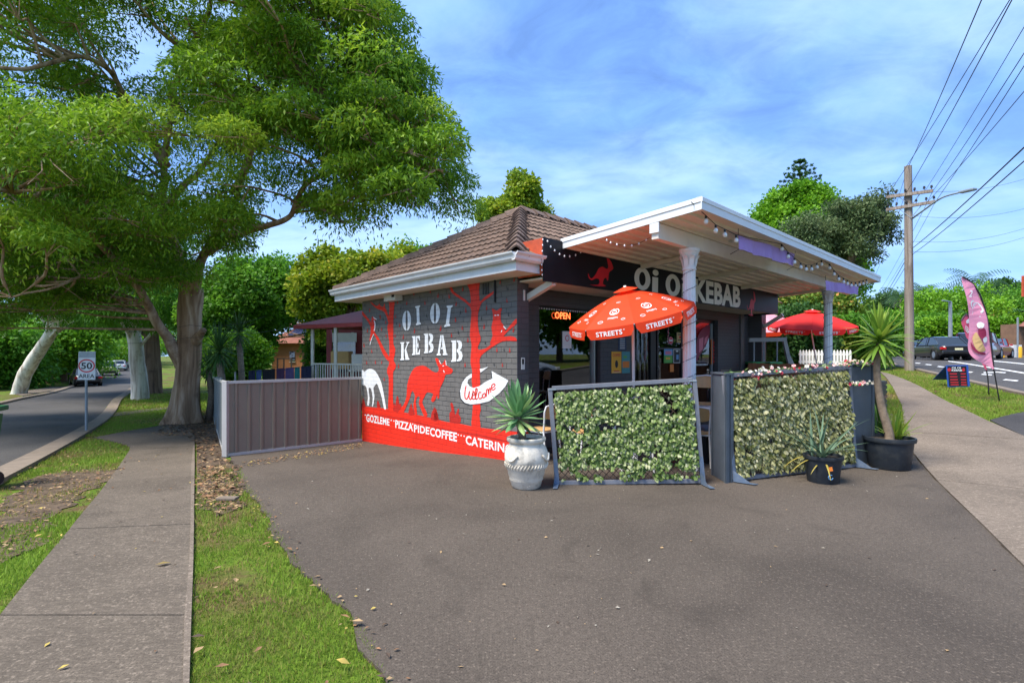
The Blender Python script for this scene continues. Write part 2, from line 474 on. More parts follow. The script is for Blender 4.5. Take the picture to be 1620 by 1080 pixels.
# --- side street on the left
kn = px((-330, 905), (-140, 805), (5, 739), (104, 690), (145, 667), (163, 652), (172, 640), (180, 631), (196, 621), (209, 611), (216, 600))
kf = px((168, 587), (160, 594), (122, 610), (88, 621), (39, 631), (0, 640), (-160, 672), (-420, 735))
street = [Vector((p.x, p.y, 0)) for p in kn] + [gx(219, 100), gx(224, 150), gx(206, 150), gx(186, 100)] + [Vector((p.x, p.y, 0)) for p in kf]
o = sheet('side_street', street, -.006, M['road']); o['label'] = 'quiet grey asphalt side street curving uphill under the trees'
def kerb(name, pts, w, h, m, side=1, dz=0):
    pts = spline([Vector((p.x, p.y, 0)) for p in pts], 4); mb = MB(); rows = []
    for i, p in enumerate(pts):
        t = (pts[min(i + 1, len(pts) - 1)] - pts[max(i - 1, 0)]).normalized(); nr = Vector((-t.y, t.x, 0)) * side
        q = p + nr * w; g = H(p.x, p.y) + dz; g2 = H(q.x, q.y) + dz
        rows.append([Vector((p.x, p.y, g - .1)), Vector((p.x, p.y, g + h - .03)), Vector((p.x, p.y, 0)) + nr * .03 + Vector((0, 0, g + h)), Vector((q.x, q.y, g2 + h)), Vector((q.x, q.y, g2 - .1))])
    for a, b in zip(rows[:-1], rows[1:]):
        for k in range(4): mb.add([a[k], a[k + 1], b[k + 1], b[k]], [(0, 1, 2, 3)])
    return props(obj(name, mb, m), kind='structure')
kerb('kerb', kn[:-1], .42, .06, M['kerb'], -1)
kerb('kerb', kf, .3, .10, M['kerb'], -1)
# pale crossover beside the far kerb
o = sheet('driveway', [Vector((p.x, p.y, 0)) for p in px((36, 626), (92, 616), (118, 611), (80, 612), (20, 622))], .02, M['concrete'])

# --- main road on the right with its footpath and verge
sdir = Vector((.541, .841, 0))
PL = px((1442, 713), (1487, 765), (1550, 826), (1620, 896)); PR = px((1500, 637), (1558, 664), (1620, 690))
Lr = [PL[3] + dirr * 6, PL[3] + dirr * 3, PL[3] + dirr * 1.2, PL[3], PL[2], PL[1], P(1442, 713), P(1430, 668), P(1427, 642), P(1412, 612), P(1402, 597), P(1392, 588)]
pd = (PR[2] - PR[0]).normalized()
Rr = [PR[2] + pd * 9, PR[2] + pd * 5.5, PR[2] + pd * 3.2, PR[2] + pd * 1.7, PR[2] + pd * .2, PR[1] + pd * .3, P(1530, 650), P(1500, 636), P(1478, 624), P(1453, 610), P(1428, 599), P(1406, 591)]
def cutdir(poly, d, a, b):
    out = [(p[0], p[1]) for p in poly]
    for sg, c in ((1, a), (-1, b)):
        q = []
        for i in range(len(out)):
            p0, p1 = out[i], out[(i + 1) % len(out)]
            d0 = sg * (p0[0] * d.x + p0[1] * d.y - c); d1 = sg * (p1[0] * d.x + p1[1] * d.y - c)
            if d0 >= 0: q.append(p0)
            if d0 * d1 < 0: t = d0 / (d0 - d1); q.append((p0[0] + (p1[0] - p0[0]) * t, p0[1] + (p1[1] - p0[1]) * t))
        out = q
    return out
rp_ = None; rpoly = Lr + Rr[::-1]
qs = [p.x * sdir.x + p.y * sdir.y for p in rpoly]; q0 = min(qs)
while q0 < max(qs):
    c = cutdir(rpoly, sdir, q0 + .003, q0 + 1.8)
    if len(c) > 2:
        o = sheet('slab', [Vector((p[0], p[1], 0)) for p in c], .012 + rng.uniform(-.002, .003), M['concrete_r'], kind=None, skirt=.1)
        if rp_ is None: rp_ = o; o.name = 'footpath'; o['kind'] = 'structure'
        else: o.parent = rp_
    q0 += 1.803
rp_['label'] = 'wide pale concrete footpath along the main road on the right'
o = sheet('driveway', [Vector((p.x, p.y, 0)) for p in px((1566, 664), (1600, 655), (1680, 640), (1800, 690), (1760, 752), (1624, 691))], .004, M['drive'])
o['label'] = 'dark asphalt crossover between footpath and main road'
kr = [P(1760, 660) - Vector((.541, .841, 0)) * 26, P(1760, 660), P(1620, 622), P(1535, 602.5), P(1490, 592.5), P(1452, 584), P(1420, 577.5), gx(1398, 40), gx(1372, 60), gx(1350, 100)]
rfar = [gx(1392, 100), gx(1450, 62), gx(1530, 47), gx(1700, 38), gx(1960, 27), gx(2400, 18), gx(2600, 9), gx(2600, 9) - Vector((.541, .841, 0)) * 24]
road = [Vector((p.x, p.y, 0)) for p in kr + rfar]
o = sheet('main_road', road, -.008, M['road']); o['label'] = 'grey asphalt main road with white lane markings'
kerb('kerb', kr, .25, .06, M['kerb'], 1)
kerb('kerb', list(reversed(rfar))[1:], .25, .12, M['kerb'], -1)
def mark(pts):
    o = sheet('lane_marking', [Vector((p.x, p.y, 0)) for p in px(*pts)], .002, M['paint'], skirt=0)
for q in (((1591, 599.5), (1612, 601.5), (1608, 603), (1586, 600.8)), ((1528, 587.2), (1540, 588), (1536, 589.4), (1524, 588.2)), ((1485, 578.8), (1495, 580), (1492, 581), (1482, 580)), ((1466, 575.8), (1475, 576.8), (1472, 577.6), (1463, 576.6)),
          ((1449, 573.6), (1457, 574.3), (1454, 574.9), (1447, 574.2)), ((1556, 588.4), (1572, 588.2), (1572, 589.4), (1556, 589.8)), ((1554, 591.2), (1570, 592.2), (1568, 593.6), (1552, 592.4)), ((1576, 587.6), (1592, 588.8), (1590, 590), (1574, 588.8))):
    mark(q)
mark(((1500, 570.6), (1560, 579.6), (1620, 589), (1700, 601.5), (1700, 603.4), (1620, 590.8), (1560, 581), (1500, 571.6)))
mark(((1560, 569.4), (1620, 575), (1720, 584), (1720, 585.4), (1620, 576.2), (1560, 570.4)))

# --- leaf-fall and soil strips that hide the seams
def leaf_flakes(name, spots, cols, label=None, lift=.006, cat=None):
    """small fallen leaves / chips: (x, y, z, length)"""
    mb = MB()
    for (x, y, z, l) in spots:
        a = rng.uniform(0, 6.28); t = Vector((math.cos(a), math.sin(a), rng.uniform(-.2, .35))) * l; s = Vector((-math.sin(a), math.cos(a), rng.uniform(-.3, .3))) * l * rng.uniform(.16, .32)
        p = Vector((x, y, z + lift + rng.uniform(0, .01))); mb.m = rng.randrange(len(cols))
        c = Vector((0, 0, l * .12))
        mb.add([p - t * .5, p + s + c, p + t * .5, p - s + c * .5], [(0, 1, 2, 3)])
    o = obj(name, mb, cols, kind='stuff')
    if label: o['label'] = label
    if cat: o['category'] = cat
    return o
M['dry1'] = mat('dry_leaf_brown', (.22, .115, .055), .8, .4, 20)
M['dry2'] = mat('dry_leaf_tan', (.33, .22, .11), .8, .3, 20)
M['dry3'] = mat('dry_leaf_dark', (.07, .045, .03), .8, .3, 20)
M['dry4'] = mat('dry_leaf_yellow', (.40, .30, .07), .8, .3, 20)
M['chip'] = mat('pale_chip', (.30, .265, .21), .8, .3, 20)
def inpoly(pts, poly):
    x, y = pts[:, 0], pts[:, 1]; ins = np.zeros(len(x), bool); n = len(poly); j = n - 1
    for i in range(n):
        xi, yi, xj, yj = poly[i][0], poly[i][1], poly[j][0], poly[j][1]
        c = ((yi > y) != (yj > y)) & (x < (xj - xi) * (y - yi) / (yj - yi + 1e-12) + xi); ins ^= c; j = i
    return ins
def scatter(poly, n):
    p = np.array([(q[0], q[1]) for q in poly]); lo, hi = p.min(0), p.max(0)
    s = nrg.uniform(lo, hi, (int(n), 2)); return s[inpoly(s, p)]
mulch = px((238, 688), (262, 668), (300, 652), (338, 648), (352, 690), (358, 728), (374, 736), (388, 772), (372, 790), (330, 800), (312, 780), (311, 700), (290, 690), (262, 690))
sp = [(x, y, H(x, y) + .0, rng.uniform(.04, .13)) for x, y in scatter(mulch, 17000)]
leaf_flakes('leaf_litter', sp, [M['dry1'], M['dry2'], M['dry3'], M['dry3'], M['dry1']], 'brown fallen leaves heaped between the big tree and the fence')
o = sheet('soil', [Vector((p.x, p.y, 0)) for p in mulch], -.008, M['edge_soil'], skirt=0)

# ================================================================== GRASS
def m_leaf(name, c0, c1, c2, rough=.55, trans=.35, spec=.3):
    """leaf colour varies from leaf to leaf by the 'tint' attribute"""
    m = NT(name)
    at_ = m.N.new('ShaderNodeAttribute'); at_.attribute_name = 'tint'
    col = m.ramp(at_.outputs['Fac'], [(0, c0), (.5, c1), (1, c2)])
    m.col(col); m.set(rough=rough, spec=spec)
    tr = m.N.new('ShaderNodeBsdfTranslucent'); m.link(col, tr.inputs[0])
    mx = m.N.new('ShaderNodeMixShader'); mx.inputs[0].default_value = trans
    m.link(m.bs.outputs[0], mx.inputs[1]); m.link(tr.outputs[0], mx.inputs[2]); m.link(mx.outputs[0], m.out.inputs[0])
    return m.mat
def fast_mesh(name, verts, k, m, tint=None, parent=None, kind=None, label=None, faces=None):
    """verts: (n*k,3) array, every k consecutive vertices one face"""
    me = bpy.data.meshes.new(name); n = len(verts)
    off = wloc(parent) if parent else Vector((0, 0, 0))
    verts = np.asarray(verts, np.float32) - np.array(off, np.float32)
    me.vertices.add(n); me.vertices.foreach_set('co', verts.ravel())
    me.loops.add(n); me.loops.foreach_set('vertex_index', np.arange(n, dtype=np.int32))
    me.polygons.add(n // k); me.polygons.foreach_set('loop_start', np.arange(0, n, k, dtype=np.int32)); me.polygons.foreach_set('loop_total', np.full(n // k, k, np.int32))
    if tint is not None:
        a = me.attributes.new('tint', 'FLOAT', 'POINT'); a.data.foreach_set('value', np.repeat(np.asarray(tint, np.float32), k))
    me.update(); me.validate(); me.materials.append(m)
    o = bpy.data.objects.new(name, me); COL.objects.link(o)
    if parent: o.parent = parent
    return props(o, label, None, None, kind)
M['blade'] = m_leaf('grass_blade', (.36, .27, .10), (.19, .29, .035), (.27, .42, .045), .6, .4, .2)
def nz(p, s, o=0): return mnoise.noise(Vector((p[0] * s + o, p[1] * s - o, o)))
def grass(polys, name, label, bare=None):
    V = []; T = []
    for poly, dens, hgt, wid in polys:
        a = np.array([(q[0], q[1]) for q in poly]); lo, hi = a.min(0), a.max(0)
        pts = scatter(poly, dens * np.prod(hi - lo))
        keep = []; tn = []
        for p in pts:
            n = nz(p, .75, 3.7) * .7 + nz(p, 3.1, 9) * .35
            b = bare(p) if bare else 0
            keep.append(rng.random() > max(0, min(.97, n * 1.9 + .08 + b)))
            tn.append(min(1, max(0, .52 - max(0, n + b * .5) * 1.1 + rng.gauss(0, .20) + nz(p, .4, 5) * .3)))
        keep = np.array(keep); pts = pts[keep]; tn = np.array(tn)[keep]; n = len(pts)
        z = np.array([H(x, y) for x, y in pts]) - .022
        an = nrg.uniform(0, 6.283, n); h = hgt * nrg.uniform(.5, 1.25, n); ln = nrg.uniform(.1, .9, n) * h; la = nrg.uniform(0, 6.283, n); w = wid * nrg.uniform(.6, 1.3, n)
        bx, by = np.cos(an) * w, np.sin(an) * w
        v = np.zeros((n, 3, 3)); v[:, 0] = np.stack([pts[:, 0] - bx, pts[:, 1] - by, z], 1); v[:, 1] = np.stack([pts[:, 0] + bx, pts[:, 1] + by, z], 1)
        v[:, 2] = np.stack([pts[:, 0] + np.cos(la) * ln, pts[:, 1] + np.sin(la) * ln, z + h], 1)
        V.append(v.reshape(-1, 3)); T.append(tn)
    return fast_mesh(name, np.concatenate(V), 3, M['blade'], np.concatenate(T), kind='stuff', label=label)
def cut(poly, y0, y1):
    """clip a plan polygon to y0<y<y1"""
    def half(pts, s, c):
        out = []
        for i in range(len(pts)):
            a, b = pts[i], pts[(i + 1) % len(pts)]; da, db = s * (a[1] - c), s * (b[1] - c)
            if da >= 0: out.append((a[0], a[1]))
            if da * db < 0:
                t = da / (da - db); out.append((a[0] + (b[0] - a[0]) * t, a[1] + (b[1] - a[1]) * t))
        return out
    q = half([(p[0], p[1]) for p in poly], 1, y0)
    return half(q, -1, y1) if q else q
strip = [p for p in px((378, 738), (396, 772), (418, 800), (434, 826), (448, 856), (476, 886), (482, 905), (508, 925), (532, 944), (556, 962), (570, 982), (576, 1000), (590, 1018), (598, 1045), (622, 1080), (640, 1200), (297, 1200), (299, 1110), (303, 975), (306, 890), (307, 830), (307.5, 776), (309, 745), (345, 735))]
G = []
for y0, y1, de, h, w in ((0, 3.2, 9000, .034, .0035), (3.2, 4.5, 5500, .038, .0045), (4.5, 6.5, 3200, .042, .006), (6.5, 12, 1700, .048, .008)):
    c = cut(strip, y0, y1)
    if len(c) > 2: G.append((c, de, h, w))
grass(G, 'grass', 'short green grass strip between the footpath and the forecourt', lambda p: .55 * sstep(5.6, 7.5, p[1]))
verge = px((-110, 1110), (0, 975), (62, 896), (110, 838), (155, 783), (183, 745), (205, 712), (203, 706), (184, 700), (150, 692), (112, 690), (8, 742), (-140, 812), (-330, 915))
G = []
for y0, y1, de, h, w in ((1, 4.2, 4200, .04, .005), (4.2, 6.5, 2600, .045, .007), (6.5, 10, 1300, .05, .009), (10, 15, 800, .055, .012)):
    c = cut(verge, y0, y1)
    if len(c) > 2: G.append((c, de, h, w))
def bare_left(p):
    c = P(85, 775)
    return 1.5 * max(0, 1 - (((p[0] - c.x) / 1.9) ** 2 + ((p[1] - c.y) / 2.3) ** 2))
for poly_ in (((-60, 850), (0, 800), (25, 772), (62, 752), (110, 742), (160, 738), (192, 742), (186, 756), (150, 770), (118, 792), (84, 818), (50, 850), (18, 878), (-30, 905)), ((312, 748), (350, 744), (372, 752), (386, 776), (372, 800), (352, 812), (326, 806), (312, 790))):
    pw = px(*poly_); pw = wob(pw + [pw[0]], .16, .12, 4)[:-1]
    o = sheet('soil', pw, -.010, M['edge_soil'], skirt=0)
    q_ = [(x, y, H(x, y), rng.uniform(.02, .07)) for x, y in scatter(pw, 2600)]; leaf_flakes('leaf_litter', q_, [M['dry1'], M['dry3'], M['dry2']], 'brown leaf crumbs on a bare soil patch in the grass')
grass(G, 'grass', 'green verge with bare earth patches between footpath and side street', bare_left)
bed = px((150, 691), (112, 689), (104, 692), (145, 669), (163, 654), (172, 641), (180, 632), (200, 622), (330, 622), (330, 655), (300, 660), (262, 668), (232, 677), (190, 684))
grass([(cut(bed, 10, 22), 700, .06, .014), (cut(bed, 22, 50), 140, .09, .03)], 'grass', 'bright green lawn around the tree trunks on the left')
vr = px((1406, 589), (1420, 580), (1452, 587), (1490, 595.5), (1535, 605.5), (1620, 626), (1690, 643), (1600, 655), (1566, 664), (1558, 664), (1500, 636), (1478, 624), (1453, 610), (1428, 599))
grass([(cut(vr, 8, 14), 1500, .05, .009), (cut(vr, 14, 22), 700, .06, .013), (cut(vr, 22, 34), 300, .07, .02)], 'grass', 'bright green verge between right footpath and main road')
wedge = px((1402, 620), (1412, 612), (1427, 642), (1431, 668), (1440, 690), (1425, 700), (1405, 690), (1395, 650))
grass([(wedge, 1400, .07, .01)], 'grass', 'small grass wedge beside the potted plant on the right')
# chips and leaves lying about
fp = [p for p in AS]
sp = [(x, y, H(x, y), rng.choice((.008, .012, .016, .02, .034))) for x, y in scatter(cut(AS, 2, 7), 420)]
leaf_flakes('ground_debris', sp, [M['chip'], M['dry2'], M['chip'], M['dry3']], 'pale bark chips and crumbs strewn over the forecourt', .002)
sp = [(x, y, H(x, y) + .012, rng.uniform(.02, .06)) for x, y in scatter([Vector((p.x, p.y, 0)) for p in Lk + Rk[::-1]], 220)]
sp += [(x, y, H(x, y) + .02, rng.uniform(.03, .08)) for x, y in scatter(strip, 260)]
sp += [(x, y, H(x, y) + .02, rng.uniform(.03, .08)) for x, y in scatter(verge, 700)]
ed = wob(px((388, 772), (424, 826), (462, 886), (498, 925), (526, 948), (566, 968), (580, 1018), (612, 1080)), 0, .05)
for k in range(110):
    p = rng.choice(ed); x, y = p.x + rng.gauss(0.02, .09), p.y + rng.gauss(0, .06); sp.append((x, y, H(x, y) + .002, rng.uniform(.01, .05)))
fe = px((374, 733), (574, 700), (574, 708), (376, 742))
sp += [(x, y, H(x, y) + .003, rng.uniform(.02, .06)) for x, y in scatter(fe, 1500)]
leaf_flakes('leaf_litter', sp, [M['dry1'], M['dry2'], M['dry4'], M['dry1'], M['dry3'], M['dry3']], 'dry leaves scattered on the left footpath and verge')
o = leaf_flakes('fallen_leaf', [(P(258, 897).x, P(258, 897).y, H(P(258, 897).x, P(258, 897).y) + .02, .1)], [M['blade']])
o['kind'] = 'stuff'

# ================================================================== SHOP BUILDING
WL, FL = 4.97, 8.95            # mural wall length, shop front length
SOF = 2.76                     # soffit height
BASE = -.55
M['brick'] = mat('painted_grey_brick', (.138, .129, .119), .62, .14, 4, .25, 120, dirt=(.125, .12, .115), dirt_amt=.5, ds=3)
M['mortar'] = mat('painted_mortar', (.126, .118, .109), .7, .10, 6)
def m_facade():
    m = NT('dark_painted_brick')
    v = m.N.new('ShaderNodeVectorMath'); v.operation = 'DOT_PRODUCT'; m.link(m.geo.outputs['Position'], v.inputs[0]); v.inputs[1].default_value = VX
    s = m.N.new('ShaderNodeSeparateXYZ'); m.link(m.geo.outputs['Position'], s.inputs[0])
    cb = m.N.new('ShaderNodeCombineXYZ'); m.link(v.outputs['Value'], cb.inputs[0]); m.link(s.outputs[2], cb.inputs[1])
    b = m.N.new('ShaderNodeTexBrick'); m.link(cb.outputs[0], b.inputs['Vector'])
    b.inputs['Scale'].default_value = 1; b.inputs['Brick Width'].default_value = .24; b.inputs['Row Height'].default_value = .086; b.inputs['Mortar Size'].default_value = .006; b.inputs['Mortar Smooth'].default_value = .3
    b.inputs['Color1'].default_value = (.085, .082, .084, 1); b.inputs['Color2'].default_value = (.078, .076, .078, 1); b.inputs['Mortar'].default_value = (.055, .054, .056, 1)
    m.col(b.outputs['Color']); m.set(rough=.55, spec=.4)
    inv = m.ramp(b.outputs['Fac'], [(0, 1.0), (1, 0.0)]); m.bump(inv, .6, .008); m.bump(m.noise(90, 3), .15, .004)
    return m.mat
M['facade'] = m_facade()
M['white_trim'] = mat('white_gutter_paint', (.70, .70, .69), .45, .06, 2, dirt=(.42, .40, .36), dirt_amt=.35, ds=3)
M['soffit'] = mat('cream_soffit', (.66, .58, .48), .7, .06, 3)
M['tile'] = mat('brown_roof_tile', (.130, .082, .058), .85, .35, 5, .6, 70, dirt=(.055, .045, .036), dirt_amt=.8, ds=6)
M['tile2'] = mat('brown_roof_tile_pale', (.165, .108, .078), .85, .35, 5, .6, 70, dirt=(.055, .045, .036), dirt_amt=.7, ds=6)
M['cap'] = mat('ridge_cap_tile', (.150, .098, .074), .85, .3, 6, .6, 60, dirt=(.05, .04, .035), dirt_amt=.7, ds=7)
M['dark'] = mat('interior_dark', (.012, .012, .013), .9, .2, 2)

shop = thing('shop_building', 'single storey grey brick kebab shop with brown tiled roof and painted mural', 'shop', B(WL / 2, FL / 2, 0))

# --- mural wall: a core with real bricks in front of it
core = obj('mural_wall', MB().obox(B(-.0, .008, BASE), UX * WL, VX * .228, (0, 0, SOF - BASE + .02)), M['mortar'], shop)
core['label'] = 'grey painted brick side wall carrying a red and white mural'
BW, BH, J = .234, .076, .010
def brick_mesh(l):
    mb = MB(); b = .003
    # front face proud, edges eased: local x along U, y = -V (out), z up
    xs, zs = (0, l), (0, BH)
    vs = [UX * x + Vector((0, 0, z)) + VX * .014 for x in xs for z in zs]
    f = [UX * x + Vector((0, 0, z)) for x in (b, l - b) for z in (b, BH - b)]
    k = [UX * x + Vector((0, 0, z)) + VX * .003 for x in xs for z in zs]
    mb.add(vs + k + f, [(4, 6, 2, 0), (5, 1, 3, 7), (4, 0, 1, 5), (6, 7, 3, 2), (8, 10, 6, 4), (9, 5, 7, 11), (8, 4, 5, 9), (10, 11, 7, 6), (8, 9, 11, 10)])
    return mb
courses = []
z = BASE + .03; row = 0
while z + BH < SOF + .02:
    u = 0 if row % 2 == 0 else -.12
    while u < WL - .02:
        a, e = max(0, u), min(WL, u + BW)
        if e - a > .04: courses.append((a, e - a, z))
        u += BW + .006
    z += BH + J; row += 1
courses.sort(key=lambda c: c[0])
protos = {}; rest = MB(); cnt = 0
for u, l, z in courses:
    p = B(u, rng.uniform(-.001, .0015), z); key = round(l, 3)
    vis = z > H(p.x, p.y) - .05
    if cnt < 300 and vis:
        if key not in protos:
            o = obj('brick', brick_mesh(l), M['brick']); protos[key] = o; o.parent = core
        else: o = inst(protos[key], core)
        o.location = p - wloc(core); cnt += 1
    else:
        m_ = brick_mesh(l); rest.add([Vector(v) + p for v in m_.v], m_.f)
obj('brickwork', rest, M['brick'], core, kind='stuff')

# --- mural paint (flat print on the bricks, following their joints in fine relief)
def m_paint(name, c, dark):
    m = NT(name)
    v = m.N.new('ShaderNodeVectorMath'); v.operation = 'DOT_PRODUCT'; m.link(m.geo.outputs['Position'], v.inputs[0]); v.inputs[1].default_value = UX
    s = m.N.new('ShaderNodeSeparateXYZ'); m.link(m.geo.outputs['Position'], s.inputs[0])
    cb = m.N.new('ShaderNodeCombineXYZ')
    o1 = m.N.new('ShaderNodeMath'); o1.operation = 'SUBTRACT'; m.link(v.outputs['Value'], o1.inputs[0]); o1.inputs[1].default_value = UX.dot(CC) - .005
    o2 = m.N.new('ShaderNodeMath'); o2.operation = 'SUBTRACT'; m.link(s.outputs[2], o2.inputs[0]); o2.inputs[1].default_value = BASE + .025
    m.link(o1.outputs[0], cb.inputs[0]); m.link(o2.outputs[0], cb.inputs[1])
    b = m.N.new('ShaderNodeTexBrick'); m.link(cb.outputs[0], b.inputs['Vector'])
    b.inputs['Scale'].default_value = 1; b.inputs['Brick Width'].default_value = .24; b.inputs['Row Height'].default_value = .086; b.inputs['Mortar Size'].default_value = .005; b.inputs['Mortar Smooth'].default_value = .5
    b.inputs['Color1'].default_value = c4(c); b.inputs['Color2'].default_value = shade(c, .95); b.inputs['Mortar'].default_value = c4(dark)
    m.col(m.mix(m.ramp(m.noise(2.2, 8, .68, m.vmap((1, 1, .5)), .6), [(.36, .42), (.58, 0.0)]), b.outputs['Color'], shade(c, .62)))
    m.set(rough=.5, spec=.4); m.bump(m.ramp(b.outputs['Fac'], [(0, 1.0), (1, 0.0)]), .7, .008); m.bump(m.noise(80, 3), .15, .004)
    return m.mat
M['red'] = m_paint('mural_red', (.80, .030, .012), (.42, .014, .008))
M['red_dk'] = m_paint('mural_dark_red', (.48, .022, .014), (.30, .014, .010))
M['m_white'] = m_paint('mural_white', (.84, .85, .84), (.62, .62, .61))
M['m_black'] = m_paint('mural_black', (.018, .019, .024), (.012, .012, .015))
T0 = lambda x, y: (540 + x / 4.5, 320 + y / 4.5)
T1 = lambda x, y: (570 + x / 9, 450 + y / 9)
T2 = lambda x, y: (690 + x / 6.75, 430 + y / 6.75)
T3 = lambda x, y: (570 + x / 9, 560 + y / 9)
T4 = lambda x, y: (690 + x / 7.714, 560 + y / 7.714)
T5 = lambda x, y: (540 + x / 4.5, 540 + y / 4.5)
def TT(*a):
    out = []; t = None
    for q in a:
        if callable(q): t = q
        else: out.append(t(*q))
    return out
def wallpt(p, lift):
    u, z = mur(*p); u = min(WL, max(0, u)); return B(u, -lift, z)
def paint(name, outline, m, lift=.004, sm=3, mb=None):
    own = mb is None
    if own: mb = MB()
    pts = smooth_closed(outline, sm) if sm else outline
    mb.poly([wallpt(p, lift) for p in pts])
    if own: return obj(name, mb, m, core, tri=True)
def stroke(mb, pts, w, lift, f=None):
    f = f or (lambda p: wallpt(p, lift))
    pts = [Vector((p[0], p[1], 0)) for p in pts]; pts = spline(pts, 4); L_, R_ = [], []
    for i, p in enumerate(pts):
        t = (pts[min(i + 1, len(pts) - 1)] - pts[max(i - 1, 0)]); t = t.normalized() if t.length > 1e-6 else Vector((1, 0, 0)); n = Vector((-t.y, t.x, 0)) * w / 2
        L_.append(f((p.x + n.x, p.y + n.y))); R_.append(f((p.x - n.x, p.y - n.y)))
    for i in range(len(pts) - 1): mb.add([L_[i], L_[i + 1], R_[i + 1], R_[i]], [(0, 1, 2, 3)])
band_top = [(573, 642), (590, 644), (607, 645.5), (640, 652), (673, 658.5), (707, 667), (729, 670), (751, 675), (784, 679), (818, 682.5)]
bu = [mur(*p) for p in band_top]; bu[0] = (WL, bu[0][1]); bu[-1] = (0, bu[-1][1])
mb = MB(); mb.poly([B(u, -.004, z) for u, z in bu] + [B(0, -.004, -.12), B(WL, -.004, -.5)]); obj('painted_ground_band', mb, M['red'], core, tri=True)
mb = MB()
mb.poly([B(min(WL, mur(a, b)[0]), -.0055, mur(a, b)[1]) for a, b in ((574, 652.5), (640, 662), (700, 677), (760, 687), (817, 700), (817, 702), (760, 689), (700, 679), (640, 664), (574, 654))])
obj('painted_line', mb, M['red_dk'], core, tri=True)
paint('painted_tree', TT(T1, (415, 235), (488, 235), (482, 340), (474, 480), (472, 600), (472, 760), (475, 850), (497, 900), (500, 945), (490, 1010), (478, 1075), T3, (492, 120), (510, 165), (490, 225), (470, 260), (470, 450), (466, 600), (470, 800), (400, 800), (405, 600), (408, 450), (405, 320), (385, 275), (385, 205), (405, 165), (412, 120), T1, (415, 1050), (415, 850), (405, 740), (392, 650), (388, 590), (408, 540), (412, 455), (416, 330)), M['red'], .0045)
mb = MB()
paint('', TT(T1, (145, 235), (215, 300), (255, 300), (275, 270), (285, 300), (330, 318), (350, 260), (355, 330), (375, 365), (398, 430), (428, 470), (428, 570), (402, 545), (385, 480), (350, 400), (310, 370), (250, 350), (200, 310), (165, 280)), 0, .0048, 2, mb)
paint('', TT(T1, (22, 378), (90, 450), (145, 520), (160, 560), (200, 670), (260, 750), (320, 870), (370, 960), (415, 1030), (425, 1085), (390, 1080), (320, 980), (270, 860), (220, 750), (165, 650), (140, 580), (85, 490), (22, 425)), 0, .0048, 2, mb)
obj('painted_branch', mb, M['red'], core, tri=True)
paint('painted_bird', TT(T1, (165, 470), (185, 455), (205, 470), (240, 500), (212, 505), (218, 560), (215, 640), (200, 690), (175, 720), (150, 800), (135, 790), (150, 690), (150, 600), (160, 540)), M['red'], .0052, 2)
mb = MB(); stroke(mb, TT(T1, (200, 510), (213, 560), (210, 620), (200, 660)), 1.3, .006); stroke(mb, TT(T1, (195, 705), (165, 770), (140, 860)), .9, .006); stroke(mb, TT(T1, (190, 465), (215, 485), (240, 500)), 1.3, .006)
obj('painted_bird_stripe', mb, M['m_white'], core)
paint('painted_tree', TT(T2, (330, 100), (460, 85), (460, 170), (465, 300), (480, 310), (530, 262), (620, 205), (612, 235), (540, 290), (490, 330), (465, 390), (450, 450), (448, 560), (462, 650), (478, 700), (470, 750), (450, 790), (455, 830), (520, 820), (580, 780), (640, 730), (700, 680), (760, 610), (830, 525), (862, 498), (868, 545), (800, 605), (740, 665), (725, 690), (790, 685), (850, 700), (868, 740), (790, 735), (720, 740), (660, 765), (590, 810), (520, 860), (480, 900), (465, 950), (470, 1000), (470, 1060), T4, (535, 260), (540, 400), (540, 620), (548, 680), (530, 750), (545, 960), (435, 940), (445, 700), (450, 620), (445, 450), (435, 300), T2, (388, 1060), (370, 980), (372, 880), (380, 780), (362, 680), (370, 560), (378, 430), (360, 370), (290, 310), (200, 250), (160, 210), (145, 150), (165, 150), (190, 210), (260, 260), (320, 300), (365, 340), (372, 280), (355, 180)), M['red'], .0045, 2)
paint('painted_possum', TT(T2, (595, 395), (615, 395), (648, 415), (690, 385), (705, 395), (695, 430), (690, 490), (700, 540), (740, 600), (720, 690), (650, 740), (585, 770), (580, 750), (605, 680), (592, 590), (610, 510), (607, 440)), M['red'], .005, 2)
mb = MB()
for a in (((625, 464), (646, 464)), ((655, 461), (673, 461))): stroke(mb, TT(T2, *a), 1.6, .006)
stroke(mb, TT(T2, (722, 580), (750, 612)), 1.5, .006); stroke(mb, TT(T2, (705, 622), (697, 645)), 1.3, .006)
obj('painted_eyes', mb, M['m_white'], core)
ROO = [(670, 122), (690, 122), (716, 165), (742, 125), (748, 168), (790, 195), (793, 215), (780, 230), (745, 236), (735, 265), (720, 300), (702, 340), (697, 402), (685, 402), (685, 372), (668, 418), (650, 430), (640, 412), (655, 372), (612, 362), (594, 392), (577, 430), (592, 470), (612, 512), (612, 530), (590, 530), (568, 480), (553, 440), (560, 398), (545, 390), (531, 430), (541, 512), (525, 517), (514, 450), (526, 390), (506, 350), (490, 400), (462, 465), (440, 508), (405, 505), (445, 450), (465, 390), (470, 310), (490, 240), (520, 190), (560, 172), (600, 175), (640, 205), (670, 220), (690, 215), (695, 190), (684, 165)]
paint('painted_kangaroo', TT(T5, *ROO), M['red'], .0046, 2)
mb = MB(); stroke(mb, TT(T5, (745, 135), (750, 170)), 1.2, .006); stroke(mb, TT(T5, (698, 135), (712, 160)), 1.0, .006); stroke(mb, TT(T5, (722, 175), (732, 172)), 1.3, .006); stroke(mb, TT(T5, (728, 205), (736, 220)), 1.3, .006)
obj('painted_face', mb, M['m_white'], core)
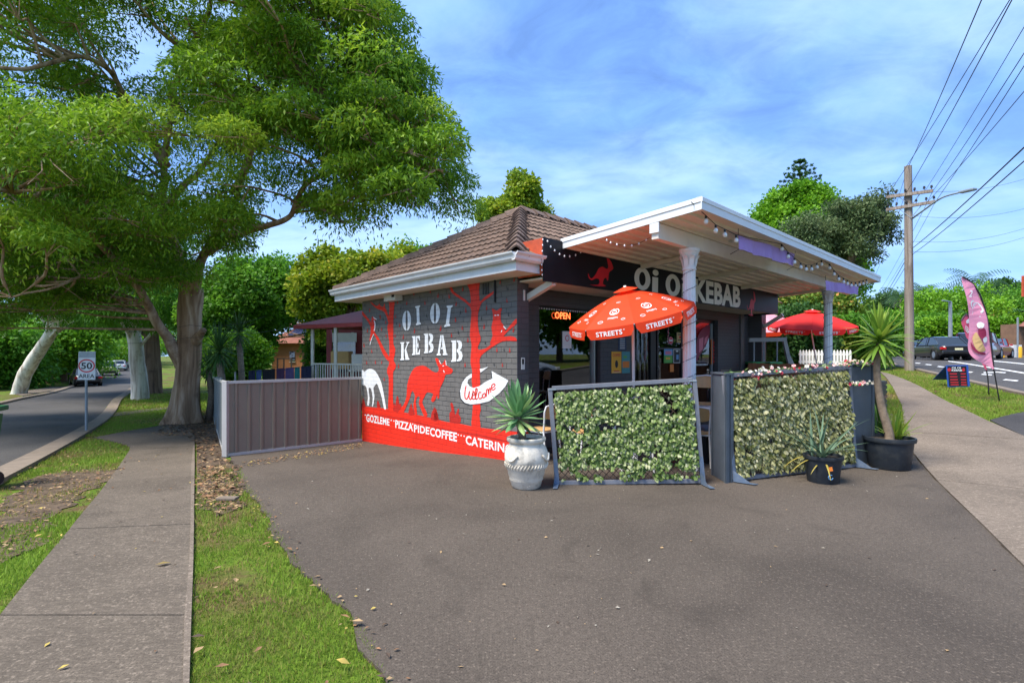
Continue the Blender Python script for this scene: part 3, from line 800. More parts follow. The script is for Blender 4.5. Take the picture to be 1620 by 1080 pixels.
paint('painted_emu', TT(T3, (25, 225), (60, 250), (100, 220), (140, 208), (190, 220), (230, 260), (265, 320), (300, 400), (330, 530), (360, 700), (370, 775), (340, 775), (310, 620), (270, 490), (240, 420), (210, 450), (190, 490), (205, 600), (185, 735), (170, 735), (180, 620), (155, 490), (120, 490), (135, 620), (125, 730), (100, 715), (112, 620), (92, 480), (60, 440), (25, 430)), M['m_white'], .0048, 2)
for tuft in (TT(T4, (170, 830), (165, 720), (190, 690), (175, 610), (195, 590), (215, 640), (225, 700), (240, 740), (265, 670), (285, 670), (275, 730), (305, 780), (285, 850), (200, 840)), TT(T3, (475, 810), (485, 680), (500, 740), (520, 600), (545, 620), (555, 720), (575, 690), (595, 820)),
             TT(T3, (240, 755), (245, 660), (265, 680), (290, 760)), TT(T3, (30, 745), (40, 620), (60, 670), (78, 745)), TT(T3, (685, 850), (725, 700), (745, 760), (775, 860)), TT(T5, (636, 555), (665, 465), (695, 562)), TT(T4, (-30, 800), (-5, 660), (15, 720), (20, 800))):
    paint('painted_tuft', tuft, M['red_dk'], .0042, 2)
# arrow
arrow = [(437, 235), (370, 280), (320, 350), (295, 450), (305, 540), (350, 590), (420, 615), (540, 600), (650, 575), (780, 470), (850, 390), (885, 320), (680, 205), (690, 295), (600, 340), (530, 390), (460, 412), (410, 390), (385, 350), (395, 310), (437, 285)]
paint('painted_arrow_shadow', TT(T4, *[(x - 9, y + 9) for x, y in arrow]), M['m_black'], .0048, 0)
paint('painted_arrow', TT(T4, *arrow), M['m_white'], .0056, 0)
paint('painted_arrow_tail', TT(T4, (535, 180), (640, 155), (545, 225)), M['m_white'], .0056, 0)
mb = MB()
for s in (((370, 385), (358, 440), (355, 520), (375, 550), (400, 500), (410, 450), (405, 520), (425, 555), (448, 490), (455, 440)), ((440, 512), (475, 490), (465, 462), (445, 490), (450, 548), (482, 540)), ((480, 540), (505, 440), (490, 420), (480, 500), (490, 550), (512, 535)),
          ((555, 470), (530, 465), (520, 510), (535, 545), (566, 525)), ((590, 478), (568, 500), (580, 532), (606, 510), (600, 480), (588, 476)), ((615, 520), (620, 440), (638, 430), (645, 490), (650, 430), (665, 415), (672, 470)), ((680, 415), (720, 388), (710, 358), (680, 390), (692, 438), (732, 412))):
    stroke(mb, TT(T4, *s), 1.75, .007)
obj('welcome_lettering', mb, M['red'], core, label='red handwritten word Welcome on the painted arrow')
# drops
DR = smooth_closed([(0, -1), (.3, -.2), (.5, .4), (.25, .9), (-.25, .9), (-.5, .4), (-.25, -.2)], 2)
def drops(pts, t, w, h, m, nm):
    for x, y in pts:
        c = t(x, y); s = rng.uniform(.85, 1.15); k = rng.uniform(-.25, .25)
        mb = MB(); mb.poly([wallpt((c[0] + (a + k * b) * w * s, c[1] + b * h * s), .0042) for a, b in DR]); obj(nm, mb, m, core, tri=True)
drops(((22, 250), (140, 258), (285, 180), (215, 340), (318, 408), (208, 508), (50, 600), (280, 595), (165, 675), (340, 725), (685, 105), (835, 80), (757, 305), (540, 382), (513, 582), (828, 615), (650, 830), (787, 835), (708, 990), (310, 990)), T2, 2.3, 4.3, M['red_dk'], 'painted_drop')
drops(((87, 308), (262, 430), (238, 642), (487, 492), (768, 178), (775, 455), (525, 755), (727, 828), (620, 985)), T2, 1.6, 3.2, M['m_black'], 'painted_drop')
drops(((535, 245), (665, 258), (922, 255), (765, 130), (1000, 95), (285, 455), (505, 450), (365, 530), (562, 575), (305, 630), (775, 655), (370, 730), (497, 725), (615, 740), (105, 650), (55, 860), (165, 945), (135, 360)), T1, 1.7, 3.8, M['red_dk'], 'painted_drop')
drops(((68, 290), (850, 170), (578, 335), (945, 440), (967, 630), (515, 555), (260, 645), (53, 610), (238, 930), (92, 975), (890, 1045), (327, 487)), T1, 1.2, 2.6, M['m_black'], 'painted_drop')
drops(((93, 118), (217, 110), (307, 112), (547, 168), (342, 352)), T3, 1.6, 3.5, M['red_dk'], 'painted_drop')
# stencil serif letters OI OI KEBAB
GL = {
 'O': [[(.46, 0), (.3, .03), (.14, .14), (.03, .33), (0, .52), (.05, .72), (.17, .89), (.32, .98), (.47, 1), (.47, .96), (.41, .85), (.38, .5), (.40, .15), (.46, .04)], [(.54, 0), (.7, .03), (.86, .14), (.97, .33), (1, .52), (.95, .72), (.83, .89), (.68, .98), (.54, 1), (.54, .96), (.6, .85), (.62, .5), (.58, .15), (.54, .04)]],
 'I': [[(0, 0), (1, 0), (1, .07), (.78, .12), (.78, .88), (1, .93), (1, 1), (0, 1), (0, .93), (.22, .88), (.22, .12), (0, .07)]],
 'K': [[(0, 0), (.44, 0), (.44, .05), (.38, .1), (.38, .9), (.44, .95), (.44, 1), (0, 1), (0, .95), (.1, .9), (.1, .1), (0, .05)], [(.64, 0), (.98, 0), (.98, .05), (.86, .1), (.64, .40), (.92, .91), (1, .95), (1, 1), (.56, 1), (.56, .95), (.5, .6), (.47, .45), (.74, .1), (.64, .05)]],
 'E': [[(0, 0), (.42, 0), (.42, 1), (0, 1), (0, .95), (.1, .9), (.1, .1), (0, .05)], [(.48, 0), (.96, 0), (1, .25), (.9, .25), (.8, .12), (.66, .09), (.66, .42), (.76, .36), (.8, .36), (.8, .66), (.76, .66), (.66, .55), (.66, .9), (.8, .88), (.92, .72), (1, .72), (.97, 1), (.48, 1)]],
 'B': [[(0, 0), (.44, 0), (.44, 1), (0, 1), (0, .95), (.1, .9), (.1, .1), (0, .05)], [(.5, 0), (.75, .02), (.93, .1), (.97, .25), (.9, .4), (.75, .48), (.93, .56), (1, .75), (.92, .92), (.75, .99), (.5, 1), (.5, .92), (.62, .88), (.68, .75), (.6, .6), (.5, .56), (.5, .44), (.6, .4), (.65, .25), (.6, .12), (.5, .08)]],
 'A': [[(.34, 0), (.48, 0), (.48, .25), (.28, .88), (.38, .94), (.38, 1), (0, 1), (0, .94), (.1, .89)], [(.52, 0), (.68, 0), (.92, .9), (1, .94), (1, 1), (.56, 1), (.56, .94), (.64, .88), (.58, .7), (.40, .7), (.43, .6), (.55, .6), (.52, .42)]]}
LET = [('O', T1, (600, 380), (728, 366), (725, 650), (603, 662)), ('I', T1, (785, 312), (855, 296), (866, 568), (795, 580)), ('O', T0, (634, 722), (704, 712), (704, 858), (632, 868)), ('I', T0, (752, 736), (795, 732), (776, 880), (733, 888)),
       ('K', T1, (572, 822), (705, 816), (703, 1070), (572, 1078)), ('E', T1, (740, 736), (855, 730), (855, 995), (740, 1005)), ('B', T1, (908, 700), (1046, 690), (1048, 968), (908, 980)), ('A', T2, (15, 676), (110, 672), (124, 888), (8, 893)), ('B', T2, (163, 733), (284, 726), (286, 953), (162, 960))]
for ch, t, a, b, c, d in LET:
    for dx, dy, m, lf, nm in ((-.6, .9, M['m_black'], .0042, 'painted_letter_shadow'), (0, 0, M['m_white'], .0056, 'painted_letter')):
        mb = MB()
        for pl in GL[ch]:
            q = []
            for s, r in pl:
                top = (lerp(a[0], b[0], s), lerp(a[1], b[1], s)); bot = (lerp(d[0], c[0], s), lerp(d[1], c[1], s))
                x, y = t(lerp(top[0], bot[0], r), lerp(top[1], bot[1], r)); q.append((x + dx, y + dy))
            mb.poly([wallpt(p, lf) for p in q])
        o = obj(nm, mb, m, core, tri=True)
T6 = lambda x, y: (570 + x / 6.231, 640 + y / 6.231)
for wd, xa, ta, ba, xb, tb, bb in (('GOZLEME', 62, 88, 165, 290, 138, 207), ('PIZZA', 348, 148, 226, 522, 184, 260), ('PIDE', 532, 192, 270, 682, 220, 293), ('COFFEE', 690, 222, 305, 955, 274, 365), ('CATERING', 1042, 300, 390, 1500, 396, 486)):
    A0 = wallpt(T6(xa, ba), .006); A1 = wallpt(T6(xb, bb), .006); h0 = wallpt(T6(xa, ta), .006).z - A0.z; h1 = wallpt(T6(xb, tb), .006).z - A1.z
    mb = MB(); put_text(mb, wd, lambda a, b: A0.lerp(A1, a) + Vector((0, 0, lerp(h0, h1, a) * b)), bold=.028, space=1.06)
    # slab serifs: short bars at the foot and head of each stem
    obj('menu_lettering', mb, M['m_white'], core, label='white slab lettering reading %s' % wd)
mb = MB()
for x, y in ((52, 100), (308, 152), (334, 158), (520, 190), (684, 226), (968, 296), (997, 302), (1026, 308)):
    c = T6(x, y); mb.poly([wallpt((c[0] + 1.1 * math.cos(k * 1.2566), c[1] + 1.3 * math.sin(k * 1.2566)), .006) for k in range(5)])
obj('painted_dots', mb, M['m_white'], core, tri=True)
# fixings on the wall
M['black_pl'] = mat('black_plastic', (.02, .02, .022), .45, .2, 8)
mb = MB(); u, z = mur(784, 455); mb.obox(B(u - .01, -.03, mur(784, 478)[1]), UX * .02, VX * .026, (0, 0, .42)); obj('cable_conduit', mb, M['black_pl'], core)
mb = MB(); u, z = mur(775, 455)
for k in range(3): mb.obox(B(u + .02 + k * .06, -.008, z - .10), UX * .035, VX * .006, (0, 0, .18))
obj('wall_vent', mb, M['black_pl'], core)
M['pipe_w'] = mat('off_white_plastic', (.62, .62, .58), .5, .08, 5, dirt=(.35, .3, .22), dirt_amt=.4)
u0, z0 = mur(607, 477, -.18); u1, z1 = mur(625, 464, -.18)
mb = MB(); mb.obox(B(u1, -.18, z0), UX * (u0 - u1), VX * .17, (0, 0, z1 - z0)); bx_ = obj('flood_light', mb, M['pipe_w'], shop, bevel=.01)
mb = MB(); mb.obox(B(u1 + .03, -.185, z0 + .06), UX * .1, VX * .004, (0, 0, .05)); obj('louvre', mb, M['dark'], bx_)
M['wire'] = mat('black_wire', (.012, .012, .013), .5, .1)

# --- pier at the street corner and the shop front behind it
REC = .34
vW = lambda x, y, u=REC: fac(x, y, u)
obj('corner_pier', MB().obox(B(.004, .03, BASE), UX * REC * 1.2, VX * .215, (0, 0, SOF - BASE + .02)).obox(B(-.003, .002, BASE), UX * .006, VX * .242, (0, 0, SOF - BASE)), M['facade'], shop)
mb = MB(); mb.poly([B(-.0045, .001, -.12), B(-.0045, .243, -.12), B(-.0045, .243, .44), B(-.0045, .001, .46)]); obj('painted_ground_band', mb, M['red'], shop)
# openings: (v0, v1, z0, z1)
wv0 = vW(853, 500)[0]; wv1 = vW(950, 500)[0]; wtop = vW(853, 482)[1]
dv0 = vW(1003, 560)[0]; dv1 = vW(1136, 560)[0]; dtop = vW(1050, 498)[1]; ev = vW(1184, 560)[0]
wz0 = .62
mb = MB(); T_ = .2
def wl(v0, v1, z0, z1): mb.obox(B(REC, v0, z0), UX * T_, VX * (v1 - v0), (0, 0, z1 - z0))
wl(.245, wv0, BASE, SOF); wl(wv0, wv1, BASE, wz0); wl(wv0, wv1, wtop, SOF); wl(wv1, dv0, BASE, SOF); wl(dv0, dv1, dtop, SOF); wl(dv1, ev, BASE, SOF)
obj('front_wall', mb, M['facade'], shop)
# end pier and the other sides
mb = MB(); mb.obox(B(-.02, ev - .001, BASE), UX * 1.2, VX * .30, (0, 0, SOF - BASE)); obj('end_pier', mb, M['facade'], shop)
mb = MB(); mb.obox(B(.3, FL - .25, BASE), UX * (WL - .3), VX * .22, (0, 0, SOF - BASE)).obox(B(WL - .22, .24, BASE), UX * .2, VX * (FL - .5), (0, 0, SOF - BASE)); obj('back_wall', mb, M['brick'], shop)
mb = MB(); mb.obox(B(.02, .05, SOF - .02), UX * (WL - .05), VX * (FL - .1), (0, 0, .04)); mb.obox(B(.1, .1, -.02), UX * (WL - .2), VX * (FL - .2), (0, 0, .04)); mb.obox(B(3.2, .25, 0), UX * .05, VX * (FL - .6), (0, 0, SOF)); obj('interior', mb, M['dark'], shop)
M['frame_dk'] = mat('charcoal_frame', (.02, .02, .022), .4, .15, 6)
M['alu'] = mat('aluminium_frame', (.42, .46, .46), .35, .08, 5, metal=.6)
def m_glass(name, tint, refl):
    m = NT(name); m.N.remove(m.bs)
    fr = m.N.new('ShaderNodeFresnel'); fr.inputs[0].default_value = 1.5
    md = m.N.new('ShaderNodeMath'); md.operation = 'MULTIPLY_ADD'; m.link(fr.outputs[0], md.inputs[0]); md.inputs[1].default_value = 1.2; md.inputs[2].default_value = refl; md.use_clamp = True
    tr = m.N.new('ShaderNodeBsdfTransparent'); tr.inputs[0].default_value = tint
    gl = m.N.new('ShaderNodeBsdfGlossy'); gl.inputs['Roughness'].default_value = .015
    mx = m.N.new('ShaderNodeMixShader'); m.link(md.outputs[0], mx.inputs[0]); m.link(tr.outputs[0], mx.inputs[1]); m.link(gl.outputs[0], mx.inputs[2]); m.link(mx.outputs[0], m.out.inputs[0])
    return m.mat
M['glass'] = m_glass('window_glass', (.55, .6, .6, 1), .10)
def frame(mb, u, v0, v1, z0, z1, w, t=.06):
    mb.obox(B(u, v0, z0), UX * t, VX * w, (0, 0, z1 - z0)); mb.obox(B(u, v1 - w, z0), UX * t, VX * w, (0, 0, z1 - z0))
    mb.obox(B(u + .002, v0 + w, z0), UX * t, VX * (v1 - v0 - 2 * w), (0, 0, w)); mb.obox(B(u + .002, v0 + w, z1 - w), UX * t, VX * (v1 - v0 - 2 * w), (0, 0, w))
win = obj('front_window', MB().obox(B(REC + .1, wv0 + .04, wz0 + .04), UX * .008, VX * (wv1 - wv0 - .08), (0, 0, wtop - wz0 - .08)), M['glass'], shop)
mb = MB(); frame(mb, REC + .07, wv0, wv1, wz0, wtop, .04); obj('frame', mb, M['frame_dk'], win)
mb = MB(); mb.obox(B(REC + .05, wv1 - .14, wz0), UX * .07, VX * .045, (0, 0, wtop - wz0)); obj('mullion', mb, M['alu'], win)
mb = MB(); mb.obox(B(REC - .06, wv0 - .05, wz0 - .06), UX * .14, VX * (wv1 - wv0 + .1), (0, 0, .06)); obj('sill', mb, M['facade'], win)
mb = MB(); mb.obox(B(REC + .25, wv0 + .02, .82), UX * .35, VX * (wv1 - wv0 - .1), (0, 0, .04)); M['pine'] = mat('pale_timber', (.50, .33, .15), .45, .15, 7); obj('ledge', mb, M['pine'], win)
mb = MB()
for k in range(26): mb.box(B(REC + .05, lerp(wv0 + .05, wv1 - .05, k / 25), wtop - .05), (.016, .016, .022))
M['bulb'] = mat('white_bulb', (.85, .86, .88), .3, .03)
obj('fairy_lights', mb, M['bulb'], win)
mneon = NT('neon_orange'); mneon.bs.inputs['Emission Color'].default_value = (1, .12, .03, 1); mneon.bs.inputs['Emission Strength'].default_value = 1.7; mneon.col((.6, .06, .02, 1)); M['neon'] = mneon.mat
def front_text(name, s, x0, y0, x1, y1, u, m, parent, bold=.01, label=None, shear=0):
    """x0,y0 = top left, x1,y1 = bottom right in the photograph, on the plane at depth u"""
    va, za = fac(x0, y0, u); vb, zb = fac(x1, y1, u); zb0 = fac(x0, y0 + (y1 - y0), u)[1]
    z0 = fac(x1, y1, u)[1]; h = fac((x0 + x1) / 2, y0, u)[1] - fac((x0 + x1) / 2, y1, u)[1]
    mb = MB(); put_text(mb, s, quadmap(B(u, va, (za + fac(x0, y1, u)[1]) / 2 - h / 2), VX * (vb - va), (0, 0, h)), bold, shear)
    return obj(name, mb, m, parent, label=label)
front_text('open_sign', 'OPEN', 878, 493, 902, 503.5, REC + .06, M['neon'], win, .006, 'glowing orange neon OPEN sign in the window')
def poster(name, x0, y0, x1, y1, u, m, parent, label=None):
    v0, z0 = fac(x0, (y0 + y1) / 2, u); v1, z1 = fac(x1, (y0 + y1) / 2, u); vm = (v0 + v1) / 2
    zt = fac((x0 + x1) / 2, y0, u)[1]; zb = fac((x0 + x1) / 2, y1, u)[1]
    mb = MB().obox(B(u, v0, zb), UX * .004, VX * (v1 - v0), (0, 0, zt - zb)); o = obj(name, mb, m, parent, label=label)
    return o, (v0, v1, zb, zt)
def blot(o, box, rects, u):
    """printed patches: (a0, a1, b0, b1, material) in the poster's unit box"""
    v0, v1, z0, z1 = box
    for i, (a0, a1, b0, b1, m) in enumerate(rects):
        mb = MB().obox(B(u - .002 - i * .0004, lerp(v0, v1, a0), lerp(z0, z1, b0)), UX * .002, VX * (v1 - v0) * (a1 - a0), (0, 0, (z1 - z0) * (b1 - b0))); obj('print', mb, m, o)
def disc(mb, u, v, z, r, rz=None, n=20):
    mb.poly([B(u, v + r * math.cos(2 * math.pi * k / n), z + (rz or r) * math.sin(2 * math.pi * k / n)) for k in range(n)]); return mb
PM = {k: mat('print_' + k, c, .5, .06, 8) for k, c in dict(white=(.8, .8, .78), black=(.015, .015, .018), yellow=(.85, .42, .03), orange=(.80, .22, .03), teal=(.08, .30, .30), blue=(.15, .35, .62), green=(.12, .42, .08), red=(.62, .03, .04), pink=(.72, .20, .28), tan=(.62, .40, .17), navy=(.03, .05, .10), maroon=(.26, .02, .06)).items()}
o, bx = poster('notice', 890, 524, 904, 551, REC + .08, PM['white'], win, 'white notice with a red ring taped to the window')
mb = MB(); disc(mb, REC + .076, lerp(bx[0], bx[1], .5), lerp(bx[2], bx[3], .6), .055); obj('print', mb, PM['red'], o, tri=True)
mb = MB(); disc(mb, REC + .0745, lerp(bx[0], bx[1], .5), lerp(bx[2], bx[3], .6), .04); obj('print', mb, PM['white'], o, tri=True)
o, bx = poster('poster', 978, 525, 991, 555, REC - .006, PM['navy'], shop, 'small black trading hours notice on the grey wall')
blot(o, bx, [(.25, .75, .80, .93, PM['white'])] + [(.2, .8, .12 + k * .1, .15 + k * .1, PM['white']) for k in range(6)], REC - .006)
o, bx = poster('poster', 967.5, 556, 983, 590, REC - .007, PM['yellow'], shop, 'yellow coffee poster left of the umbrella pole')
blot(o, bx, [(.08, .92, .03, .045, PM['white']), (.25, .75, .08, .12, PM['red'])], REC - .007)
mb = MB(); disc(mb, REC - .0095, lerp(bx[0], bx[1], .5), lerp(bx[2], bx[3], .42), .05, .075); obj('print', mb, PM['black'], o, tri=True)
v0, v1, z0, z1 = bx; mb = MB(); put_text(mb, 'COFFEE', quadmap(B(REC - .0095, lerp(v0, v1, .1), lerp(z0, z1, .76)), VX * (v1 - v0) * .8, (0, 0, .06)), .02); obj('print', mb, PM['red'], o)
o, bx = poster('poster', 984, 556, 996.5, 590, REC - .006, PM['teal'], shop, 'teal and orange poster right of the yellow coffee poster')
blot(o, bx, [(.08, .92, .25, .55, PM['orange']), (.2, .6, .7, .8, PM['green'])], REC - .006)
# doorway: strip curtain, glass door, side light
M['strip'] = m_glass('clear_strip', (.75, .75, .75, 1), .05)
M['door_dk'] = mat('black_door', (.016, .017, .019), .35, .2, 5)
door = obj('doorway', MB().obox(B(REC + .10, dv0, -.05), UX * .05, VX * .06, (0, 0, dtop + .05)).obox(B(REC + .10, vW(1036, 560)[0], -.05), UX * .06, VX * (vW(1044, 560)[0] - vW(1036, 560)[0]), (0, 0, dtop + .05)).obox(B(REC + .10, dv0 + .06, dtop - .08), UX * .05, VX * (dv1 - dv0 - .12), (0, 0, .08)).obox(B(REC + .10, dv1 - .06, -.05), UX * .05, VX * .06, (0, 0, dtop + .05)), M['door_dk'], shop)
s0, s1 = dv0 + .08, vW(1035, 560)[0]
for k in range(8):
    v = lerp(s0, s1, k / 8); mb = MB(); w = (s1 - s0) / 8 * 1.2; q = []
    for i in range(6):
        a = i / 5 - .5; q.append((v + a * w, .03 * (1 - 4 * a * a) * (1 if k % 2 else .5)))
    for (va, ua), (vb, ub) in zip(q[:-1], q[1:]): mb.add([B(REC + .13 - ua, va, .02), B(REC + .13 - ub, vb, .02), B(REC + .13 - ub, vb, dtop - .08), B(REC + .13 - ua, va, dtop - .08)], [(0, 1, 2, 3)])
    obj('curtain_strip', mb, M['strip'], door, smooth=True)
g0, g1 = vW(1046, 560)[0], vW(1084, 560)[0]
dl = obj('glass_door', MB().obox(B(REC + .12, g0 + .06, .1), UX * .008, VX * (g1 - g0 - .1), (0, 0, dtop - .22)), M['glass'], shop)
mb = MB(); frame(mb, REC + .095, g0, g1 + .06, .0, dtop - .08, .06, .05); mb.obox(B(REC + .093, g0 + .06, fac(1065, 553, REC)[1]), UX * .05, VX * (g1 - g0 - .06), (0, 0, .05)); obj('frame', mb, M['door_dk'], dl)
mb = MB()
for y in (508, 525, 582): 
    v, z = fac(1041, y, REC + .08); mb.tube([B(REC + .08, v, z - .05), B(REC + .05, v, z), B(REC + .08, v, z + .05)], .008, 6)
obj('door_handle', mb, M['alu'], door)
mb = MB(); v, z = fac(1056, 503.5, REC + .09); mb.obox(B(REC + .06, v, z), UX * .03, VX * .22, (0, 0, .04)); obj('door_closer', mb, M['white_trim'], dl)
o, bx = poster('sticker', 1054.5, 531, 1068, 546, REC + .112, PM['pink'], dl, 'round pink sticker on the glass door'); 
o.data = o.data.copy(); bm = bmesh.new()
vc, zc_ = (bx[0] + bx[1]) / 2, (bx[2] + bx[3]) / 2; off = wloc(o)
bm.faces.new([bm.verts.new(B(REC + .112, vc + .1 * math.cos(k * .2618), zc_ + .085 * math.sin(k * .2618)) - off) for k in range(24)]); bm.to_mesh(o.data); bm.free()
mb = MB(); disc(mb, REC + .1105, vc, zc_, .075, .064); obj('print', mb, PM['red'], o, tri=True)
mb = MB(); mb.obox(B(REC + .109, vc - .07, zc_ - .018), UX * .001, VX * .14, (0, 0, .04)); obj('print', mb, PM['white'], o)
o, bx = poster('poster', 1071, 526, 1080.5, 542, REC + .112, PM['tan'], dl, 'tan poster with dark print on the glass door'); blot(o, bx, [(.35, .65, .45, .65, PM['red']), (.15, .85, .75, .85, PM['black']), (.15, .85, .2, .3, PM['black'])], REC + .112)
o, bx = poster('poster', 1050.5, 552, 1064, 574, REC + .085, PM['green'], dl, 'bright green and blue picture poster on the glass door'); blot(o, bx, [(.0, 1, .55, 1, PM['blue']), (.15, .85, .62, .85, PM['pink']), (.2, .7, .25, .4, PM['yellow'])], REC + .085)
o, bx = poster('poster', 1065.5, 552, 1076, 574, REC + .085, PM['white'], dl, 'black and white price poster on the glass door'); blot(o, bx, [(.06, .94, .04, .96, PM['black']), (.35, .7, .8, .9, PM['white']), (.4, .75, .25, .6, PM['blue'])], REC + .085)
o, bx = poster('poster', 1060, 576, 1066, 588, REC + .1, PM['orange'], dl)
h0, h1 = vW(1099, 560)[0], dv1
sl = obj('side_window', MB().obox(B(REC + .12, h0, .1), UX * .008, VX * (h1 - h0 - .06), (0, 0, dtop - .18)), M['glass'], shop)
mb = MB(); mb.obox(B(REC + .09, vW(1133, 560)[0] - .03, .0), UX * .05, VX * .035, (0, 0, dtop - .08)); obj('mullion', mb, M['alu'], sl)
# flag's reflection painted in flat colour on the glass; orange strip beside it
refl_outline = [(1101, 572), (1101.5, 545), (1106, 527), (1115, 517), (1122, 513), (1123, 520), (1122, 532), (1116, 548), (1108, 560)]
mb = MB(); mb.poly([B(REC + .112, *fac(a, b, REC + .112)) for a, b in smooth_closed(refl_outline, 3)]); fo = obj('painted_flag_reflection', mb, PM['maroon'], sl, tri=True, label='maroon feather flag reflection painted on the side window')
mb = MB(); mb.poly([B(REC + .1105, *fac(a, b, REC + .11)) for a, b in ((1106, 536), (1113, 533), (1112, 552), (1106, 558))]); mb.poly([B(REC + .1105, *fac(a, b, REC + .11)) for a, b in ((1115, 535), (1120, 530), (1119, 540), (1114, 546))]); obj('print', mb, PM['pink'], fo, tri=True)  # pink patches of the same painted flag reflection
o, bx = poster('sticker', 1125, 537, 1131.5, 576, REC + .1, PM['orange'], sl, 'narrow orange lettered strip on the side window'); blot(o, bx, [(.25, .75, .08 + .15 * k, .16 + .15 * k, PM['red']) for k in range(6)], REC + .1)
mb = MB(); v, z = fac(1110, 578, REC + .112); 
for k in range(9): mb.obox(B(REC + .112, fac(1101, 578, REC + .112)[0] + k * .07, z), UX * .001, VX * .04, (0, 0, .045))
obj('window_lettering', mb, PM['white'], sl)
# small fittings on the pier
mb = MB(); v, z = fac(828, 468, -.01); mb.obox(B(-.02, v, z - .07), UX * .02, VX * .03, (0, 0, .16)); obj('wall_fitting', mb, M['pipe_w'], shop)
mb = MB(); v, z = fac(825, 575, -.01); mb.obox(B(-.012, v, z - .09), UX * .012, VX * .07, (0, 0, .18)); o = obj('wall_switch', mb, M['pipe_w'], shop)
mb = MB(); mb.obox(B(-.014, v + .01, z - .01), UX * .002, VX * .04, (0, 0, .08)); obj('print', mb, PM['black'], o)

# ------------------------------------------------------------------ roof
OV = .45; EZ = 2.97
E1 = B(-OV, -OV, EZ); half = (WL + 2 * OV - .04) / 2; APZ = 4.72
AP = B(-OV + half, -OV + half, APZ); E2 = B(-OV + 2 * half, -OV, EZ); RE = B(-OV + half, FL + OV - half, APZ); E3 = B(-OV, FL + OV, EZ); E4 = B(-OV + 2 * half, FL + OV, EZ)
roof = obj('roof', MB().add([E1 + Vector((0, 0, -.03)), E2 + Vector((0, 0, -.03)), E4 + Vector((0, 0, -.03)), E3 + Vector((0, 0, -.03)), AP - Vector((0, 0, .05)), RE - Vector((0, 0, .05))], [(0, 1, 4), (1, 2, 5, 4), (2, 3, 5), (3, 0, 4, 5), (0, 3, 2, 1)]), M['tile'], shop)
TWD, GAU = .30, .325
def tile_mesh(x_ax, s_ax, n_ax):
    """one roman tile: two rolls across, thick nose at the lower end, local origin at its lower left corner"""
    mb = MB(); K = 8; prof = []
    for i in range(K + 1):
        t = i / K; prof.append((t * TWD, .020 * max(0, math.sin(t * 2 * math.pi * 2 - .6)) ** .8))
    L_ = GAU + .07
    top = [[x_ax * a + s_ax * s + n_ax * (h + nz_) for a, h in prof] for s, nz_ in ((0, .040), (L_, .008))]
    bot = [x_ax * a + n_ax * (h + .012) for a, h in prof]
    n = K + 1
    mb.add(bot + top[0] + top[1], [(i, i + 1, n + i + 1, n + i) for i in range(K)] + [(n + i, n + i + 1, 2 * n + i + 1, 2 * n + i) for i in range(K)])
    return mb
def tiled_slope(e0, xdir, up_pt, length, cuts, limit, m, budget):
    """e0 eave corner, xdir along the eave, up_pt a point of the ridge; cuts = planes (co, no) that keep the inner side"""
    sl = (up_pt - e0); sl -= xdir * sl.dot(xdir); S = sl.length; s_ax = sl.normalized(); n_ax = xdir.cross(s_ax)
    if n_ax.z < 0: n_ax = -n_ax
    proto = None; rest = MB(); n = 0
    nr = int(S / GAU) + 1; cand = []
    for r in range(nr):
        for k in range(int(length / TWD) + 1):
            cand.append((r, k))
    base = tile_mesh(xdir, s_ax, n_ax)
    for r, k in cand:
        p = e0 + xdir * (k * TWD + rng.uniform(-.004, .004)) + s_ax * (r * GAU - .05 + rng.uniform(-.006, .006)) + n_ax * rng.uniform(0, .006)
        vs = [p + Vector(v) for v in base.v]
        d = [[(v - co).dot(no) for v in vs] for co, no in cuts]
        if any(max(q) <= 0 for q in d): continue
        whole = all(min(q) >= -.01 for q in d)
        if whole and n < budget and k * TWD < limit:
            if proto is None: proto = obj('roof_tile', base, m[0]); proto.parent = roof; proto.location = p - wloc(roof); o = proto
            else:
                o = inst(proto, roof); o.location = p - wloc(roof)
            n += 1
        else:
            bm = bmesh.new(); bv = [bm.verts.new(v) for v in vs]
            for f in base.f: bm.faces.new([bv[i] for i in f])
            for co, no in cuts: bmesh.ops.bisect_plane(bm, geom=bm.verts[:] + bm.edges[:] + bm.faces[:], plane_co=co, plane_no=no, clear_inner=True)
            bm.verts.index_update(); rest.m = rng.randrange(len(m))
            rest.add([v.co.copy() for v in bm.verts], [tuple(v.index for v in f.verts) for f in bm.faces]); bm.free()
    if rest.f: obj('tile_field', rest, list(m), roof, kind='stuff')
    return n
def vplane(a, b, inside):
    d = (b - a); n = Vector((d.y, -d.x, 0)).normalized()
    if (inside - a).dot(n) < 0: n = -n
    return (a, n)
midhip = (E1 + E2 + AP) / 3; midfront = (E1 + AP + RE + E3) / 4
n1 = tiled_slope(E1, UX, AP, 2 * half, [vplane(E1, AP, midhip), vplane(E2, AP, midhip)], 99, (M['tile'], M['tile2']), 150)
n2 = tiled_slope(E1, VX, AP, FL + 2 * OV, [vplane(E1, AP, midfront), vplane(E3, RE, midfront), (AP - UX * .02, -UX)], 5.2, (M['tile2'], M['tile']), 145)
